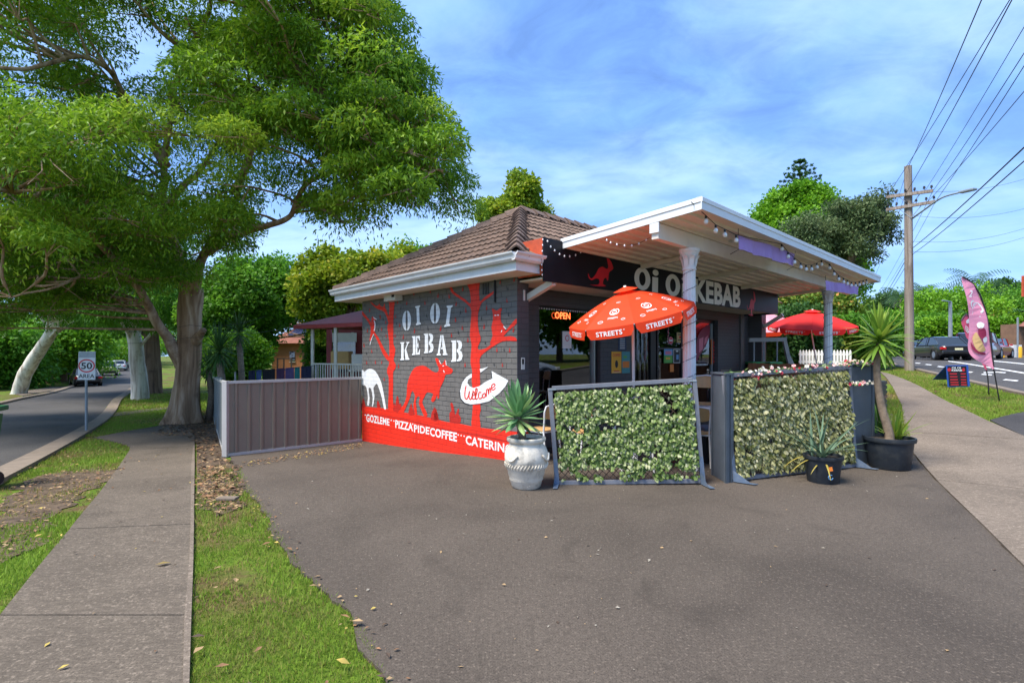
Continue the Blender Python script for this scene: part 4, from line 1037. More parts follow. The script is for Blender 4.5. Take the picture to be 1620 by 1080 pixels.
def caps(a, b, w=.19):
    d = (b - a); L_ = d.length; t = d.normalized(); side = t.cross(Vector((0, 0, 1))).normalized(); n = side.cross(t)
    if n.z < 0: n = -n
    k = int(L_ / .34); mb = MB()
    sec = [(-w, -.105), (-w * .55, -.02), (-w * .2, .035), (0, .055), (w * .2, .035), (w * .55, -.02), (w, -.105)]
    r0 = [side * x + n * (z + .045) for x, z in sec]; r1 = [t * .40 + side * x * .86 + n * (z + .01) for x, z in sec]; r2 = [side * x * .9 + n * (z + .02) for x, z in sec]
    m_ = len(sec); mb.add(r2 + r0 + r1, [(i, i + 1, m_ + i + 1, m_ + i) for i in range(m_ - 1)] + [(m_ + i, m_ + i + 1, 2 * m_ + i + 1, 2 * m_ + i) for i in range(m_ - 1)])
    proto = None
    for i in range(k):
        p = a + t * (i * L_ / k)
        if proto is None: proto = obj('ridge_tile', mb, M['cap']); proto.parent = roof; o = proto
        else: o = inst(proto, roof)
        o.location = p - wloc(roof) + Vector((0, 0, .045)) + side * rng.uniform(-.006, .006)
caps(E1, AP); caps(E2, AP); caps(AP, RE)

# gutters, fascia, soffit
def gutter(a, b, out, nm='gutter'):
    t = (b - a); up = Vector((0, 0, 1)); mb = MB()
    prof = [(0, .0), (.0, -.115), (.05, -.115), (.075, -.09), (.085, -.05), (.115, -.02), (.12, .0), (.112, .0), (.08, -.03), (.068, -.09), (.01, -.105), (.012, 0)]
    r = lambda p: [p + out * x + up * z for x, z in prof]; n = len(prof)
    mb.add(r(a) + r(b), [(i, (i + 1) % n, n + (i + 1) % n, n + i) for i in range(n)] + [tuple(range(n)), tuple(range(2 * n - 1, n - 1, -1))])
    return obj(nm, mb, M['white_trim'], shop, tri=True)
GZ = 3.0
gutter(B(-OV - .06, -OV - .02, GZ), B(2 * half - OV + .02, -OV - .02, GZ), -VX)
gutter(B(-OV - .02, -OV - .1, GZ), B(-OV - .02, .03, GZ), -UX)
mb = MB(); mb.obox(B(-OV, -OV, SOF), UX * (2 * half), VX * .025, (0, 0, EZ - SOF - .02)); mb.obox(B(-OV - .001, -OV + .026, SOF + .001), UX * .025, VX * (OV + .03), (0, 0, EZ - SOF - .022)); mb.obox(B(2 * half - OV - .025, -OV + .026, SOF + .001), UX * .025, VX * 3, (0, 0, EZ - SOF - .022)); obj('fascia', mb, M['white_trim'], shop)
mb = MB(); mb.obox(B(-OV + .026, -OV + .026, SOF + .004), UX * (2 * half - .055), VX * (OV + .1), (0, 0, .02)); mb.obox(B(-OV + .026, .13, SOF + .006), UX * (OV + REC + .2), VX * (FL - .2), (0, 0, .02)); obj('soffit', mb, M['soffit'], shop)

# ------------------------------------------------------------------ fascia sign on the shop front
PS = .55
M['sign_black'] = mat('black_sign_panel', (.008, .009, .014), .5, .2, 3, spec=.25)
M['sign_red'] = mat('weathered_red_board', (.50, .085, .035), .55, .2, 6, .2, 60, dirt=(.3, .05, .03), dirt_amt=.6, ds=10)
M['sign_letter'] = mat('cream_sign_letter', (.93, .90, .86), .5, .03, 5)
M['sign_roo'] = mat('red_sign_print', (.62, .015, .03), .5, .05, 5)
SZ0, SZ1 = 2.645, 3.27
sign = thing('shop_sign', 'long black fascia sign reading Oi Oi KEBAB with red kangaroos', 'sign', B(-PS, FL / 2, SZ0))
panel = obj('panel', MB().obox(B(-PS - .01, .0, SZ0), UX * .03, VX * FL, (0, 0, SZ1 - SZ0)), M['sign_black'], sign)
obj('return_board', MB().obox(B(-PS + .021, .02, SZ0 + .10), UX * (PS + .1), VX * .03, (0, 0, SZ1 - SZ0 - .1)), M['sign_red'], sign)
obj('underside', MB().obox(B(-PS + .022, .051, SZ0 + .04), UX * (PS + .3), VX * (FL - .06), (0, 0, .025)), M['soffit'], sign)
obj('end_board', MB().obox(B(-PS + .021, FL - .04, SZ0), UX * (PS + .3), VX * .03, (0, 0, SZ1 - SZ0 - .02)), M['sign_black'], sign)
US = -PS - .014
def band(mb, o, i_):
    for k in range(len(o) - 1): mb.add([o[k], o[k + 1], i_[k + 1], i_[k]], [(0, 1, 2, 3)])
def sp_(x, y): v, z = fac(x, y, US); return B(US, v, z)
TS = lambda x, y: (740 + x / 4.5, 260 + y / 4.5)
roo2 = [(990, 672), (1003, 670), (1022, 695), (1036, 735), (1028, 752), (1006, 770), (1000, 822), (992, 826), (985, 808), (970, 815), (962, 850), (985, 866), (930, 868), (870, 856), (930, 856), (936, 820), (912, 812), (880, 825), (858, 800), (858, 775), (866, 800), (885, 812), (915, 775), (930, 742), (960, 728), (990, 745), (1000, 725)]
mb = MB(); mb.poly([sp_(*TS(a, b)) for a, b in smooth_closed(roo2, 2)]); obj('kangaroo_emblem', mb, M['sign_roo'], sign, tri=True, label='red hopping kangaroo at the left end of the sign')
# second kangaroo at the right end
mb = MB(); mb.poly([sp_(1190 + (a - 990) * .075 + 2, 462 + (b - 672) * .19) for a, b in smooth_closed(roo2, 2)]); obj('kangaroo_emblem', mb, M['sign_roo'], sign, tri=True, label='narrow red kangaroo at the right end of the sign')
for x0, x1, t0, b0, t1, b1 in ((1003.5, 1042, 421, 457, 427, 463), (1053, 1088, 431.5, 467, 438, 472)):
    f = lambda a, b: sp_(lerp(x0, x1, a), lerp(lerp(t0, t1, a), lerp(b0, b1, a), b)); wo = .66
    mb = MB(); band(mb, [f(wo / 2 + wo / 2 * math.cos(k * .2618), .5 + .5 * math.sin(k * .2618)) for k in range(25)], [f(wo / 2 + wo * .20 * math.cos(k * .2618), .5 + .30 * math.sin(k * .2618)) for k in range(25)]); obj('lettering', mb, M['sign_letter'], sign, label='rounded pale capital O on the sign')
    mb = MB(); mb.poly([f(*q) for q in ((.74, .34), (.98, .34), (.97, 1.0), (.73, 1.0))]); mb.poly([f(.875 + .125 * math.cos(k * .5236), .14 + .14 * math.sin(k * .5236)) for k in range(12)]); obj('lettering', mb, M['sign_letter'], sign, tri=True, label='pale small i on the sign')
for s, x0, x1, t0, b0, t1, b1, bold in (('KEBAB', 1099, 1171.5, 440, 477, 454, 487, .042),):
    a0, a1 = sp_(x0, b0), sp_(x1, b1); c0, c1 = sp_(x0, t0), sp_(x1, t1)
    mb = MB(); put_text(mb, s, lambda a, b: a0.lerp(a1, a).lerp(c0.lerp(c1, a), b), bold, space=1.04); obj('lettering', mb, M['sign_letter'], sign, label='pale sign lettering reading %s' % s)
M['brace'] = mat('white_timber_brace', (.66, .63, .57), .6, .08, 4)
for v in (.16,):
    mb = MB(); mb.beam(B(REC - .02, v + .09, 2.36), B(-PS + .04, v + .09, SZ0 + .01), .09, .09); obj('brace', mb, M['brace'], sign)
obj('brace', MB().beam(B(-.02, ev + .15, 2.36), B(-PS + .04, ev + .15, SZ0 + .01), .09, .09), M['brace'], sign)

# ------------------------------------------------------------------ awning on fluted columns
AV0, AV1 = .411, .411 + 8.85; AOUT = PS + 2.16
def AWN(o, v, dz=0):        # o = distance out from the wall, v along the front; roof falls towards the building
    return B(-o, v, 3.315 + (o - PS) * .0635 - .135 + dz)
M['awn_white'] = mat('white_awning_fascia', (.70, .71, .71), .4, .04, 2, dirt=(.55, .55, .53), dirt_amt=.25, ds=3)
M['awn_under'] = mat('cream_ribbed_sheet', (.80, .69, .56), .55, .06, 3)
awning = thing('awning', 'flat white patio awning with ribbed underside over the shop terrace', 'awning', B(-PS - 1, AV0 + 4.4, 3.2))
np_ = 11
for k in range(np_):
    o0 = lerp(PS + .02, AOUT - .03, k / np_); o1 = lerp(PS + .02, AOUT - .03, (k + 1) / np_) - .004
    sec = [(o0, .02), (o0 + .006, -.018), (o0 + .04, -.018), (o0 + .05, .012), (o1 - .012, .012), (o1, .02)]
    mb = MB()
    for (a, za), (b, zb) in zip(sec[:-1], sec[1:]):
        mb.add([AWN(a, AV0 + .03, za), AWN(b, AV0 + .03, zb), AWN(b, AV1 - .03, zb), AWN(a, AV1 - .03, za)], [(0, 1, 2, 3)])
    obj('sheet_panel', mb, M['awn_under'], awning)
mb = MB(); q = [AWN(PS - .02, AV0, .06), AWN(AOUT, AV0, .06), AWN(AOUT, AV1, .06), AWN(PS - .02, AV1, .06)]; mb.prism(q, (0, 0, .03)); obj('top_sheet', mb, M['awn_white'], awning)
def fasc(a, b, out, h=.145):
    mb = MB(); up = Vector((0, 0, 1)); t = (b - a).normalized()
    # C-section edge with a rolled top lip
    prof = [(0, 0), (.012, 0), (.012, h * .62), (.022, h * .64), (.022, h * .98), (.01, h * 1.04), (-.05, h * 1.04), (-.05, h), (0, h)]
    r = lambda p: [p + out * x + up * z for x, z in prof]; n = len(prof)
    mb.add(r(a) + r(b), [(i, (i + 1) % n, n + (i + 1) % n, n + i) for i in range(n)] + [tuple(range(n)), tuple(range(2 * n - 1, n - 1, -1))])
    return obj('edge_fascia', mb, M['awn_white'], awning, tri=True)
fasc(AWN(AOUT, AV0 - .022, -.02), AWN(AOUT, AV1 + .022, -.02), -UX); fasc(AWN(PS - .02, AV0, -.02), AWN(AOUT + .0, AV0, -.02), -VX); fasc(AWN(PS - .02, AV1, -.02), AWN(AOUT, AV1, -.02), VX)
M['beam'] = mat('cream_beam', (.80, .73, .63), .5, .06, 3, dirt=(.5, .45, .4), dirt_amt=.3)
BO = PS + 1.53
mb = MB(); mb.obox(AWN(BO + .05, AV0 + .02, -.225), UX * .10, VX * (AV1 - AV0 - .04), (0, 0, .20)); obj('main_beam', mb, M['beam'], awning, bevel=.008)
obj('beam_end', MB().obox(AWN(BO + .07, AV0 - .01, -.15), UX * .13, VX * .028, (0, 0, .125)), M['awn_white'], awning)
for x in (1013, 1104, 1171):
    v = fac(x, 430, -PS)[0]; mb = MB(); mb.beam(AWN(PS + .03, v, -.05), AWN(BO - .06, v, -.06), .075, .07); obj('rafter', mb, M['beam'], awning)
obj('ceiling_bracket', MB().beam(AWN(PS + .03, AV1 - .3, -.05), AWN(BO - .06, AV1 - .3, -.06), .075, .07), M['beam'], awning)

M['col_white'] = mat('white_column_paint', (.76, .77, .76), .5, .05, 3, dirt=(.5, .47, .43), dirt_amt=.4, ds=6)
def column(px_, label):
    a = (px_ - PCX) / FPX; o = B(-BO, 0); s = (o.x - a * o.y) / (a * VX.y - VX.x); p = B(-BO, s)
    top = AWN(BO, s, -.225).z; base = H(p.x, p.y)
    t = thing('column', label, 'column', (p.x, p.y, base), 'fluted awning columns')
    n = 40; mb = MB(); rows = []
    zs = [base + .10, base + .2, top - .30, top - .27]; rs = [.092, .09, .082, .082]
    for z, r in zip(zs, rs):
        rows.append([Vector((p.x + (r - (.010 if k % 4 == 0 else 0)) * math.cos(2 * math.pi * k / n), p.y + (r - (.010 if k % 4 == 0 else 0)) * math.sin(2 * math.pi * k / n), z)) for k in range(n)])
    for A, Bq in zip(rows[:-1], rows[1:]):
        for k in range(n): mb.add([A[k], A[(k + 1) % n], Bq[(k + 1) % n], Bq[k]], [(0, 1, 2, 3)])
    obj('shaft', mb, M['col_white'], t)
    mb = MB(); mb.lathe([(.13, base - .02), (.13, base + .04), (.115, base + .06), (.10, base + .08), (.095, base + .11)], (p.x, p.y, 0), 24); obj('base', mb, M['col_white'], t, smooth=True, sharp=40)
    mb = MB(); mb.lathe([(.088, top - .30), (.098, top - .285), (.088, top - .26), (.088, top - .20), (.10, top - .12), (.13, top - .05), (.14, top - .04), (.14, top - .002)], (p.x, p.y, 0), 24)
    cp = obj('capital', mb, M['col_white'], t, smooth=True, sharp=35)
    for k in range(8):
        a = k * math.pi / 4; d = Vector((math.cos(a), math.sin(a), 0)); s_ = Vector((-d.y, d.x, 0)); mb = MB()
        q = [p + d * r + Vector((0, 0, z)) for r, z in ((.09, top - .24), (.105, top - .15), (.135, top - .10), (.155, top - .115))]
        for i in range(3):
            w0, w1 = (.03, .034, .028, .008)[i], (.03, .034, .028, .008)[i + 1]
            mb.add([q[i] - s_ * w0, q[i] + s_ * w0, q[i + 1] + s_ * w1, q[i + 1] - s_ * w1], [(0, 1, 2, 3)])
        obj('acanthus_leaf', mb, M['col_white'], cp)
    return p, base, top
c1p, c1b, c1t = column(1090.5, 'white fluted column by the terrace entrance, behind the nearer ivy screen')
c2p, c2b, c2t = column(1310, 'white fluted column at the far end of the awning beside the red umbrella')

# ================================================================== TERRACE
M['scr_frame'] = mat('grey_screen_frame', (.19, .20, .225), .5, .12, 5, dirt=(.12, .12, .13), dirt_amt=.5, ds=9)
M['scr_foot'] = mat('blue_grey_steel_foot', (.17, .23, .32), .4, .15, 7, metal=.5, dirt=(.45, .45, .45), dirt_amt=.5, ds=12)
M['trellis'] = mat('brown_willow_trellis', (.13, .085, .055), .8, .3, 9)
M['ivy1'] = m_leaf('ivy_green', (.045, .095, .012), (.19, .27, .065), (.62, .62, .36), .5, .2)
M['ivy2'] = m_leaf('ivy_sage', (.10, .115, .02), (.34, .33, .125), (.64, .59, .36), .6, .15)
def ivy_leaves(TL, TR, BL, BR, nrm, n, size, seed, miss):
    """heart-shaped leaves (two quads each) facing out of a screen"""
    r = np.random.default_rng(seed); V = []; T = []
    a, b = r.random(n), r.random(n)
    for i in range(n):
        if mnoise.noise(Vector((a[i] * 9 + seed, b[i] * 6, 0))) * .8 + mnoise.noise(Vector((a[i] * 25, b[i] * 17, seed))) * .5 > miss + (.35 if b[i] < .13 else .0) * -1: 
            continue
        p = TL.lerp(TR, a[i]).lerp(BL.lerp(BR, a[i]), 1 - b[i])
        ex = (TR - TL).normalized(); ez = Vector((0, 0, 1))
        nn = (nrm + ex * r.normal(0, .45) + ez * (r.normal(.35, .4))).normalized()
        d = (ez * -1 + ex * r.normal(0, .55)); d = (d - nn * d.dot(nn)).normalized(); s = nn.cross(d)
        l = size * r.uniform(.7, 1.25); w = l * r.uniform(.42, .55)
        p = p + nrm * r.uniform(.0, .06)
        q0 = p; q1 = p - d * l * .12 + s * w * .7; q2 = p + d * l * .35 + s * w; q3 = p + d * l; q4 = p + d * l * .35 - s * w; q5 = p - d * l * .12 - s * w * .7
        bend = nn * -l * .18
        V += [q0, q1 + bend * .5, q2 + bend, q3 + bend * 1.2, q0, q3 + bend * 1.2, q4 + bend, q5 + bend * .5]
        t = min(1, max(0, r.normal(.46, .27))); T += [t, t]
    return np.array([tuple(v) for v in V]), np.array(T)
def screen(label, TL, TR, BR, BL, leafmat, n, size, seed, miss, feet, grp='ivy screens around the terrace'):
    base = (BL + BR) / 2; t = thing('ivy_screen', label, 'screen', (base.x, base.y, H(base.x, base.y)), grp)
    ex = (BR - BL).normalized(); nrm = Vector((ex.y, -ex.x, 0))
    if nrm.y > 0: nrm = -nrm
    for nm, p, q in (('top_rail', TL, TR), ('bottom_rail', BL, BR), ('side_rail', BL, TL), ('side_rail', BR, TR)):
        mb = MB(); w = .052
        if nm == 'side_rail': mb.beam(p - (q - p).normalized() * .0, q, .052, .05, nrm)
        else: mb.beam(p + ex * .027, q - ex * .027, .05, .048, nrm)
        obj(nm, mb, M['scr_frame'], t, bevel=.004)
    # corner plates
    mb = MB()
    for c, sx in ((TL, 1), (TR, -1)):
        mb.obox(c + nrm * .027 + Vector((0, 0, -.02)) - ex * .02 * sx, ex * .09 * sx, (0, 0, .015), nrm * .003)
    obj('corner_plate', mb, M['alu'], t)
    # trellis
    mb = MB(); W_, H_ = (BR - BL).length, (TL - BL).length; st = .085
    k = -int(H_ / st) - 1
    back = -nrm * .02
    def on(a, b): return BL.lerp(BR, a).lerp(TL.lerp(TR, a), b)
    i = -H_
    while i < W_ + H_:
        for sg in (1, -1):
            x0 = i; x1 = i + sg * H_; a0, b0, a1, b1 = x0 / W_, 0.0, x1 / W_, 1.0
            lo, hi = 0.0, 1.0
            for bd in (0, 1):
                if (a0 < bd) != (a1 < bd):
                    tt = (bd - a0) / (a1 - a0)
                    if (a0 < bd) == (bd == 0): lo = max(lo, tt)
                    else: hi = min(hi, tt)
            if hi > lo and 0 <= lerp(a0, a1, (lo + hi) / 2) <= 1:
                pa, pb = on(lerp(a0, a1, lo), lo), on(lerp(a0, a1, hi), hi)
                mb.beam(pa + back * (1 if sg > 0 else .6), pb + back * (1 if sg > 0 else .6), .009, .004, nrm)
        i += st
    obj('trellis', mb, M['trellis'], t)
    V, T = ivy_leaves(TL + ex * .06 - Vector((0, 0, .05)), TR - ex * .05 - Vector((0, 0, .05)), BL + ex * .05 + Vector((0, 0, .04)), BR - ex * .05 + Vector((0, 0, .04)), nrm, n, size, seed, miss)
    fast_mesh('ivy_leaves', V, 4, leafmat, T, t, kind='stuff')
    for p, up, sx in feet:
        mb = MB(); g = H(p.x, p.y); u_ = up.normalized()
        mb.add([p + nrm * .03 - ex * .03, p + nrm * .03 + ex * .03, p + nrm * .028 + u_ * .3 + ex * .024, p + nrm * .028 + u_ * .3 - ex * .024], [(0, 1, 2, 3)])
        f = nrm * .22 + ex * sx
        z0 = Vector((p.x, p.y, g + .012)) + nrm * .03
        mb.obox(z0 - ex * .03, ex * .055, f, (0, 0, .008))
        mb.add([z0 - ex * .028 + Vector((0, 0, .14)), z0 - ex * .028, z0 - ex * .028 + f * .9], [(0, 1, 2)])
        obj('foot', mb, M['scr_foot'], t)
    return t, nrm, ex
d1 = 6.28
A = [at(870, 614, d1), at(1098, 600.5, d1), at(1111, 760, d1), at(881, 763, d1)]
screen('green ivy trellis screen in a leaning grey frame beside the white urn', A[0], A[1], A[2], A[3], M['ivy1'], 9000, .042, 11, .32, [(A[3], A[0] - A[3], -.04), (A[2], A[1] - A[2], .03)])
A2 = [at(1146, 594, 6.4), at(1342, 580.5, 7.22), at(1352, 735, 7.22), at(1160, 757, 6.4)]
s2, n2_, e2_ = screen('pale sage ivy trellis screen with pink blossoms along its top rail', A2[0], A2[1], A2[2], A2[3], M['ivy2'], 8600, .048, 23, .40, [(A2[3], A2[0] - A2[3], .12), (A2[2], A2[1] - A2[2], .1)])
M['box_grey'] = mat('blue_grey_painted_ply', (.085, .105, .125), .5, .15, 4, .1, 40, dirt=(.06, .07, .08), dirt_amt=.5, ds=6)
def ply_box(label, o, a, b, h):
    t = thing('timber_post_box', label, 'box', o); o = Vector(o); a, b = Vector(a), Vector(b)
    obj('panel', MB().obox(o, a, b, (0, 0, h)), M['box_grey'], t, bevel=.006)
    an, bn = a.normalized(), b.normalized()
    for c in (o, o + a - an * .05): obj('trim', MB().obox(c - bn * .012 + Vector((0, 0, .0)), an * .05, bn * .011, (0, 0, h + .01)), M['box_grey'], t)
    for c in (o, o + b - bn * .05): obj('trim', MB().obox(c - an * .012 - bn * .0, an * .011, bn * .05, (0, 0, h + .005)), M['box_grey'], t)
    obj('cap', MB().obox(o - an * .014 - bn * .014 + Vector((0, 0, h + .012)), a + an * .028, b + bn * .028, (0, 0, .02)), M['box_grey'], t)
    return t
ply_box('dark blue grey box post closing the left end of the sage screen', (2.655, 6.33, 0), (.115, .06, 0), (0, .46, 0), 1.33)
obj('solar_lamp', MB().box((2.72, 6.5, 1.385), (.09, .07, .03)), M['black_pl'], bpy.data.objects['timber_post_box'])
p_ = at(1346, 740, 7.22); q_ = at(1384, 737, 7.45)
ply_box('tall blue grey ply box post right of the sage screen', (p_.x, p_.y + .02, 0), (q_.x - p_.x, q_.y - p_.y, 0), Vector((-.2, .75, 0)), 1.42)
M['slat'] = mat('brown_slat', (.20, .10, .06), .7, .25, 8)
t = thing('slatted_planter', 'dark slatted bin planter behind the right post box', 'planter', gx(1393, 8.3))
b0 = gx(1386, 8.1); b1 = gx(1402, 8.7)
obj('core', MB().obox((b0.x, b0.y, b0.z), Vector((.0, .55, 0)), Vector((b1.x - b0.x - .02, b1.y - b0.y - .02, 0)), (0, 0, 1.1)), M['frame_dk'], t)
for k in range(14): obj('slat', MB().obox((b0.x - .0, b0.y - .012, b0.z + .03 + k * .078), Vector((b1.x - b0.x, b1.y - b0.y, 0)), Vector((0, -.012, 0)), (0, 0, .055)), M['slat'] if k % 5 == 0 else M['frame_dk'], t)
# blossoms
M['fl_pink'] = mat('pink_petal', (.76, .42, .40), .6, .2, 30); M['fl_white'] = mat('white_petal', (.78, .72, .62), .6, .1, 30); M['fl_red'] = mat('red_petal', (.55, .04, .07), .6, .2, 30)
M['fl_leaf'] = mat('garland_leaf', (.12, .19, .06), .6, .3, 30)
def blossom(mb, p, r, m):
    mb.m = m
    for ring, (k, rr, lift) in enumerate(((6, 1, .2), (5, .62, .5))):
        off = rng.random() * 6
        nrm = Vector((rng.gauss(0, .5), -.8 + rng.gauss(0, .3), rng.gauss(.5, .4))).normalized(); ex = nrm.orthogonal().normalized(); ey = nrm.cross(ex)
        for i in range(k):
            a = off + 6.283 * i / k; d = ex * math.cos(a) + ey * math.sin(a); s = nrm.cross(d)
            mb.add([p + nrm * r * lift * .2, p + d * r * rr * .6 + s * r * .42 + nrm * r * lift, p + d * r * rr + nrm * r * lift * .8, p + d * r * rr * .6 - s * r * .42 + nrm * r * lift], [(0, 1, 2, 3)])
def garland(name, label, pts, n, hang, r=.027):
    c = Vector(pts[0]); t = thing(name, label, 'garland', c); mb = MB(); pts = spline(pts, 8)
    for i in range(n):
        f = rng.random() * (len(pts) - 1); k = int(f); p = pts[k].lerp(pts[min(k + 1, len(pts) - 1)], f - k)
        p = p + Vector((rng.gauss(0, .012), rng.gauss(-.02, .02), rng.uniform(-hang, .035)))
        if rng.random() < .5: blossom(mb, p, r * rng.uniform(.7, 1.2), rng.choice((0, 0, 1, 1, 2)))
        else:
            mb.m = 3; d = Vector((rng.gauss(0, 1), rng.gauss(-.4, .6), rng.gauss(.1, .7))).normalized(); s = d.orthogonal().normalized()
            mb.add([p, p + d * .03 + s * .016, p + d * .065, p + d * .03 - s * .016], [(0, 1, 2, 3)])
    o = obj('blossoms', mb, [M['fl_pink'], M['fl_white'], M['fl_red'], M['fl_leaf']], t, kind='stuff')
    mb = MB(); mb.tube(pts, .005, 5); obj('vine', mb, M['fl_leaf'], t)
up = Vector((0, 0, .035))
garland('blossom_garland', 'garland of pink and white artificial blossoms along the sage screen', [A2[0].lerp(A2[1], k / 6) + up for k in range(7)], 120, .05)
garland('blossom_garland', 'pink blossom garland lying across the top of the tall post box', [at(1330, 577, 7.25), at(1352, 573, 7.3), at(1384, 575, 7.4)], 90, .03)
garland('blossom_garland', 'thin blossom string wrapped round the tall post box', [at(1338, 606, 7.2), at(1356, 608, 7.2), at(1384, 604, 7.36)], 34, .02, .028)
mb = MB()
for c in ((1160, 604), (1254, 599), (1196, 597)): blossom(mb, at(*c, 6.45 + (c[0] - 1160) * .004), .05, 0)
props(obj('red_blossoms', mb, M['fl_red']), 'red blossoms hanging on the top rail of the sage screen', 'flowers')

# ------------------------------------------------------------------ pots and plants
def strap(V, T, p, az, el, L_, w, droop, fold=.25, tint=.5, seg=6, shape=None):
    """one curved leaf blade as quads, two per segment (folded along the midrib)"""
    d = Vector((math.cos(az) * math.cos(el), math.sin(az) * math.cos(el), math.sin(el))); q = Vector(p); rows = []
    side = Vector((-math.sin(az), math.cos(az), 0))
    for i in range(seg + 1):
        t = i / seg; ww = w * (shape(t) if shape else (1 - t) ** .6 * min(1, .45 + t * 4))
        n = side.cross(d).normalized()
        rows.append((q - side * ww + n * ww * fold, q.copy(), q + side * ww + n * ww * fold))
        q = q + d * L_ / seg; d = (d + Vector((0, 0, -droop / seg))).normalized()
    for a, b in zip(rows[:-1], rows[1:]):
        V += [a[0], a[1], b[1], b[0], a[1], a[2], b[2], b[1]]; T += [tint, tint]
def plant_mesh(name, V, T, m, parent, kind=None):
    return fast_mesh(name, np.array([tuple(v) for v in V]), 4, m, np.array(T), parent, kind)
M['agave'] = m_leaf('agave_leaf', (.08, .21, .07), (.19, .37, .16), (.42, .52, .18), .4, .2, .4)
M['yucca_g'] = m_leaf('yucca_grey_leaf', (.07, .13, .07), (.13, .21, .13), (.42, .33, .06), .5, .2)
M['cord'] = m_leaf('cordyline_leaf', (.06, .14, .02), (.17, .31, .035), (.38, .42, .06), .45, .3)
M['palm_bark'] = mat('plant_stem_bark', (.22, .165, .115), .9, .35, 18, .6, 50)
M['urn'] = mat('weathered_cream_urn', (.74, .67, .55), .75, .08, 8, .35, 45, dirt=(.22, .20, .16), dirt_amt=.7, ds=7)
M['blackpot'] = mat('black_plastic_pot', (.018, .024, .032), .5, .2, 8, dirt=(.07, .07, .065), dirt_amt=.4, ds=9)
M['soil'] = mat('potting_soil', (.05, .036, .025), .95, .4, 30, .6, 60)
# urn
uc = Vector(((833 - PCX) / FPX * 6.02, 6.16, 0)); z0 = H(uc.x, uc.y); k = 1.0
urn = thing('urn_pot', 'cream weathered urn pot with rope bands beside the ivy screen', 'pot', (uc.x, uc.y, z0))
prof = [(.155, 0), (.175, .015), (.195, .09), (.205, .10), (.204, .13), (.212, .14), (.235, .24), (.246, .25), (.252, .275), (.249, .30), (.257, .31), (.262, .36), (.258, .43), (.238, .485), (.205, .52), (.20, .535), (.222, .55), (.238, .57), (.236, .595), (.215, .605), (.195, .60), (.19, .56)]
obj('body', MB().lathe(prof, (uc.x, uc.y, z0), 48, cap=False), M['urn'], urn, smooth=True, sharp=50)
obj('soil', MB().lathe([(.0, .565), (.19, .56)], (uc.x, uc.y, z0), 24, cap=False), M['soil'], urn)
mb = MB()
for q in range(40):
    a = q * 2 * math.pi / 40
    mb.tube([uc + Vector((.247 * math.cos(a), .247 * math.sin(a), z0 + .245)), uc + Vector((.262 * math.cos(a + .07), .262 * math.sin(a + .07), z0 + .275)), uc + Vector((.258 * math.cos(a + .14), .258 * math.sin(a + .14), z0 + .305))], .007, 5)
obj('rope_band', mb, M['urn'], urn)
for sx in (-2.3, -.5):
    mb = MB(); pts = []
    for q in range(9):
        t = q / 8; a = sx + (t - .5) * .62; pts.append(uc + Vector(((.27 + .012 * math.sin(t * 3.14)) * math.cos(a), (.27 + .012 * math.sin(t * 3.14)) * math.sin(a), z0 + .42 - .07 * math.sin(t * math.pi))))
    mb.tube(pts, .013, 6); obj('handle', mb, M['urn'], urn, smooth=True)
ag = thing('agave_plant', 'pale green foxtail agave with a bare stem growing in the cream urn', 'plant', (uc.x, uc.y, z0 + .56))
top = uc + Vector((-.10, -.02, z0 + .80))
obj('stem', MB().tube([uc + Vector((-.04, 0, z0 + .54)), uc + Vector((-.055, 0, z0 + .66)), uc + Vector((-.085, -.01, z0 + .76)), top + Vector((-.01, 0, .05))], [.052, .043, .038, .045], 12), M['palm_bark'], ag, smooth=True)
lf = lambda t: (.42 + 1.0 * math.sin(min(1, t * 1.05) * math.pi * .62)) * (1 - t ** 3.2) * .8 + .01
for i in range(58):
    V, T = [], []; g = i * 2.39996; f = i / 58
    el = lerp(-.5, 1.45, f ** .8) + rng.gauss(0, .08); L_ = lerp(.36, .40, f) * rng.uniform(.85, 1.1)
    strap(V, T, top + Vector((.02 * math.cos(g), .02 * math.sin(g), f * .10)), g + rng.gauss(0, .15), el, L_, .041 * rng.uniform(.85, 1.15), .30 if f < .5 else .12, .3, min(1, max(0, rng.gauss(.42, .18) + (.25 if f < .3 else 0))), 7, lf)
    plant_mesh('leaf', V, T, M['agave'], ag)
def tub(label, c, r, h, grp):
    t = thing('plant_pot', label, 'pot', c, grp); x, y, z = c
    obj('body', MB().lathe([(r * .78, 0), (r * .80, .01), (r * .92, h * .86), (r, h * .87), (r * 1.02, h * .93), (r * 1.01, h), (r * .95, h), (r * .92, h * .9)], (x, y, z), 40, cap=True), M['blackpot'], t, smooth=True, sharp=45)
    obj('soil', MB().lathe([(.0, h * .91), (r * .92, h * .9)], (x, y, z), 24, cap=False), M['soil'], t)
    return t
t1c = gx(1302, 6.42); pot1 = tub('small black plastic pot with stencil marks in front of the sage screen', (t1c.x, t1c.y, t1c.z), .222, .335, 'black plastic plant pots')
mb = MB(); f0 = t1c + Vector((-.06, -.205, .17)); mb.prism([f0 + Vector((0, 0, 0)), f0 + Vector((.05, -.008, .01)), f0 + Vector((.04, -.006, .06)), f0 + Vector((.0, .0, .05))], (0, -.004, 0)); obj('mark', mb, PM['orange'], pot1)
mb = MB(); mb.tube([t1c + Vector((.02 - .05 + .03 * math.cos(a), -.202 - .003, .10 + .03 * math.sin(a))) for a in (1, 2, 3, 4, 5, 6)], .005, 5); obj('mark', mb, PM['blue'], pot1)
yc = thing('yucca_plant', 'grey green strappy plant with yellowing lower leaves in the small pot', 'plant', (t1c.x, t1c.y, t1c.z + .3))
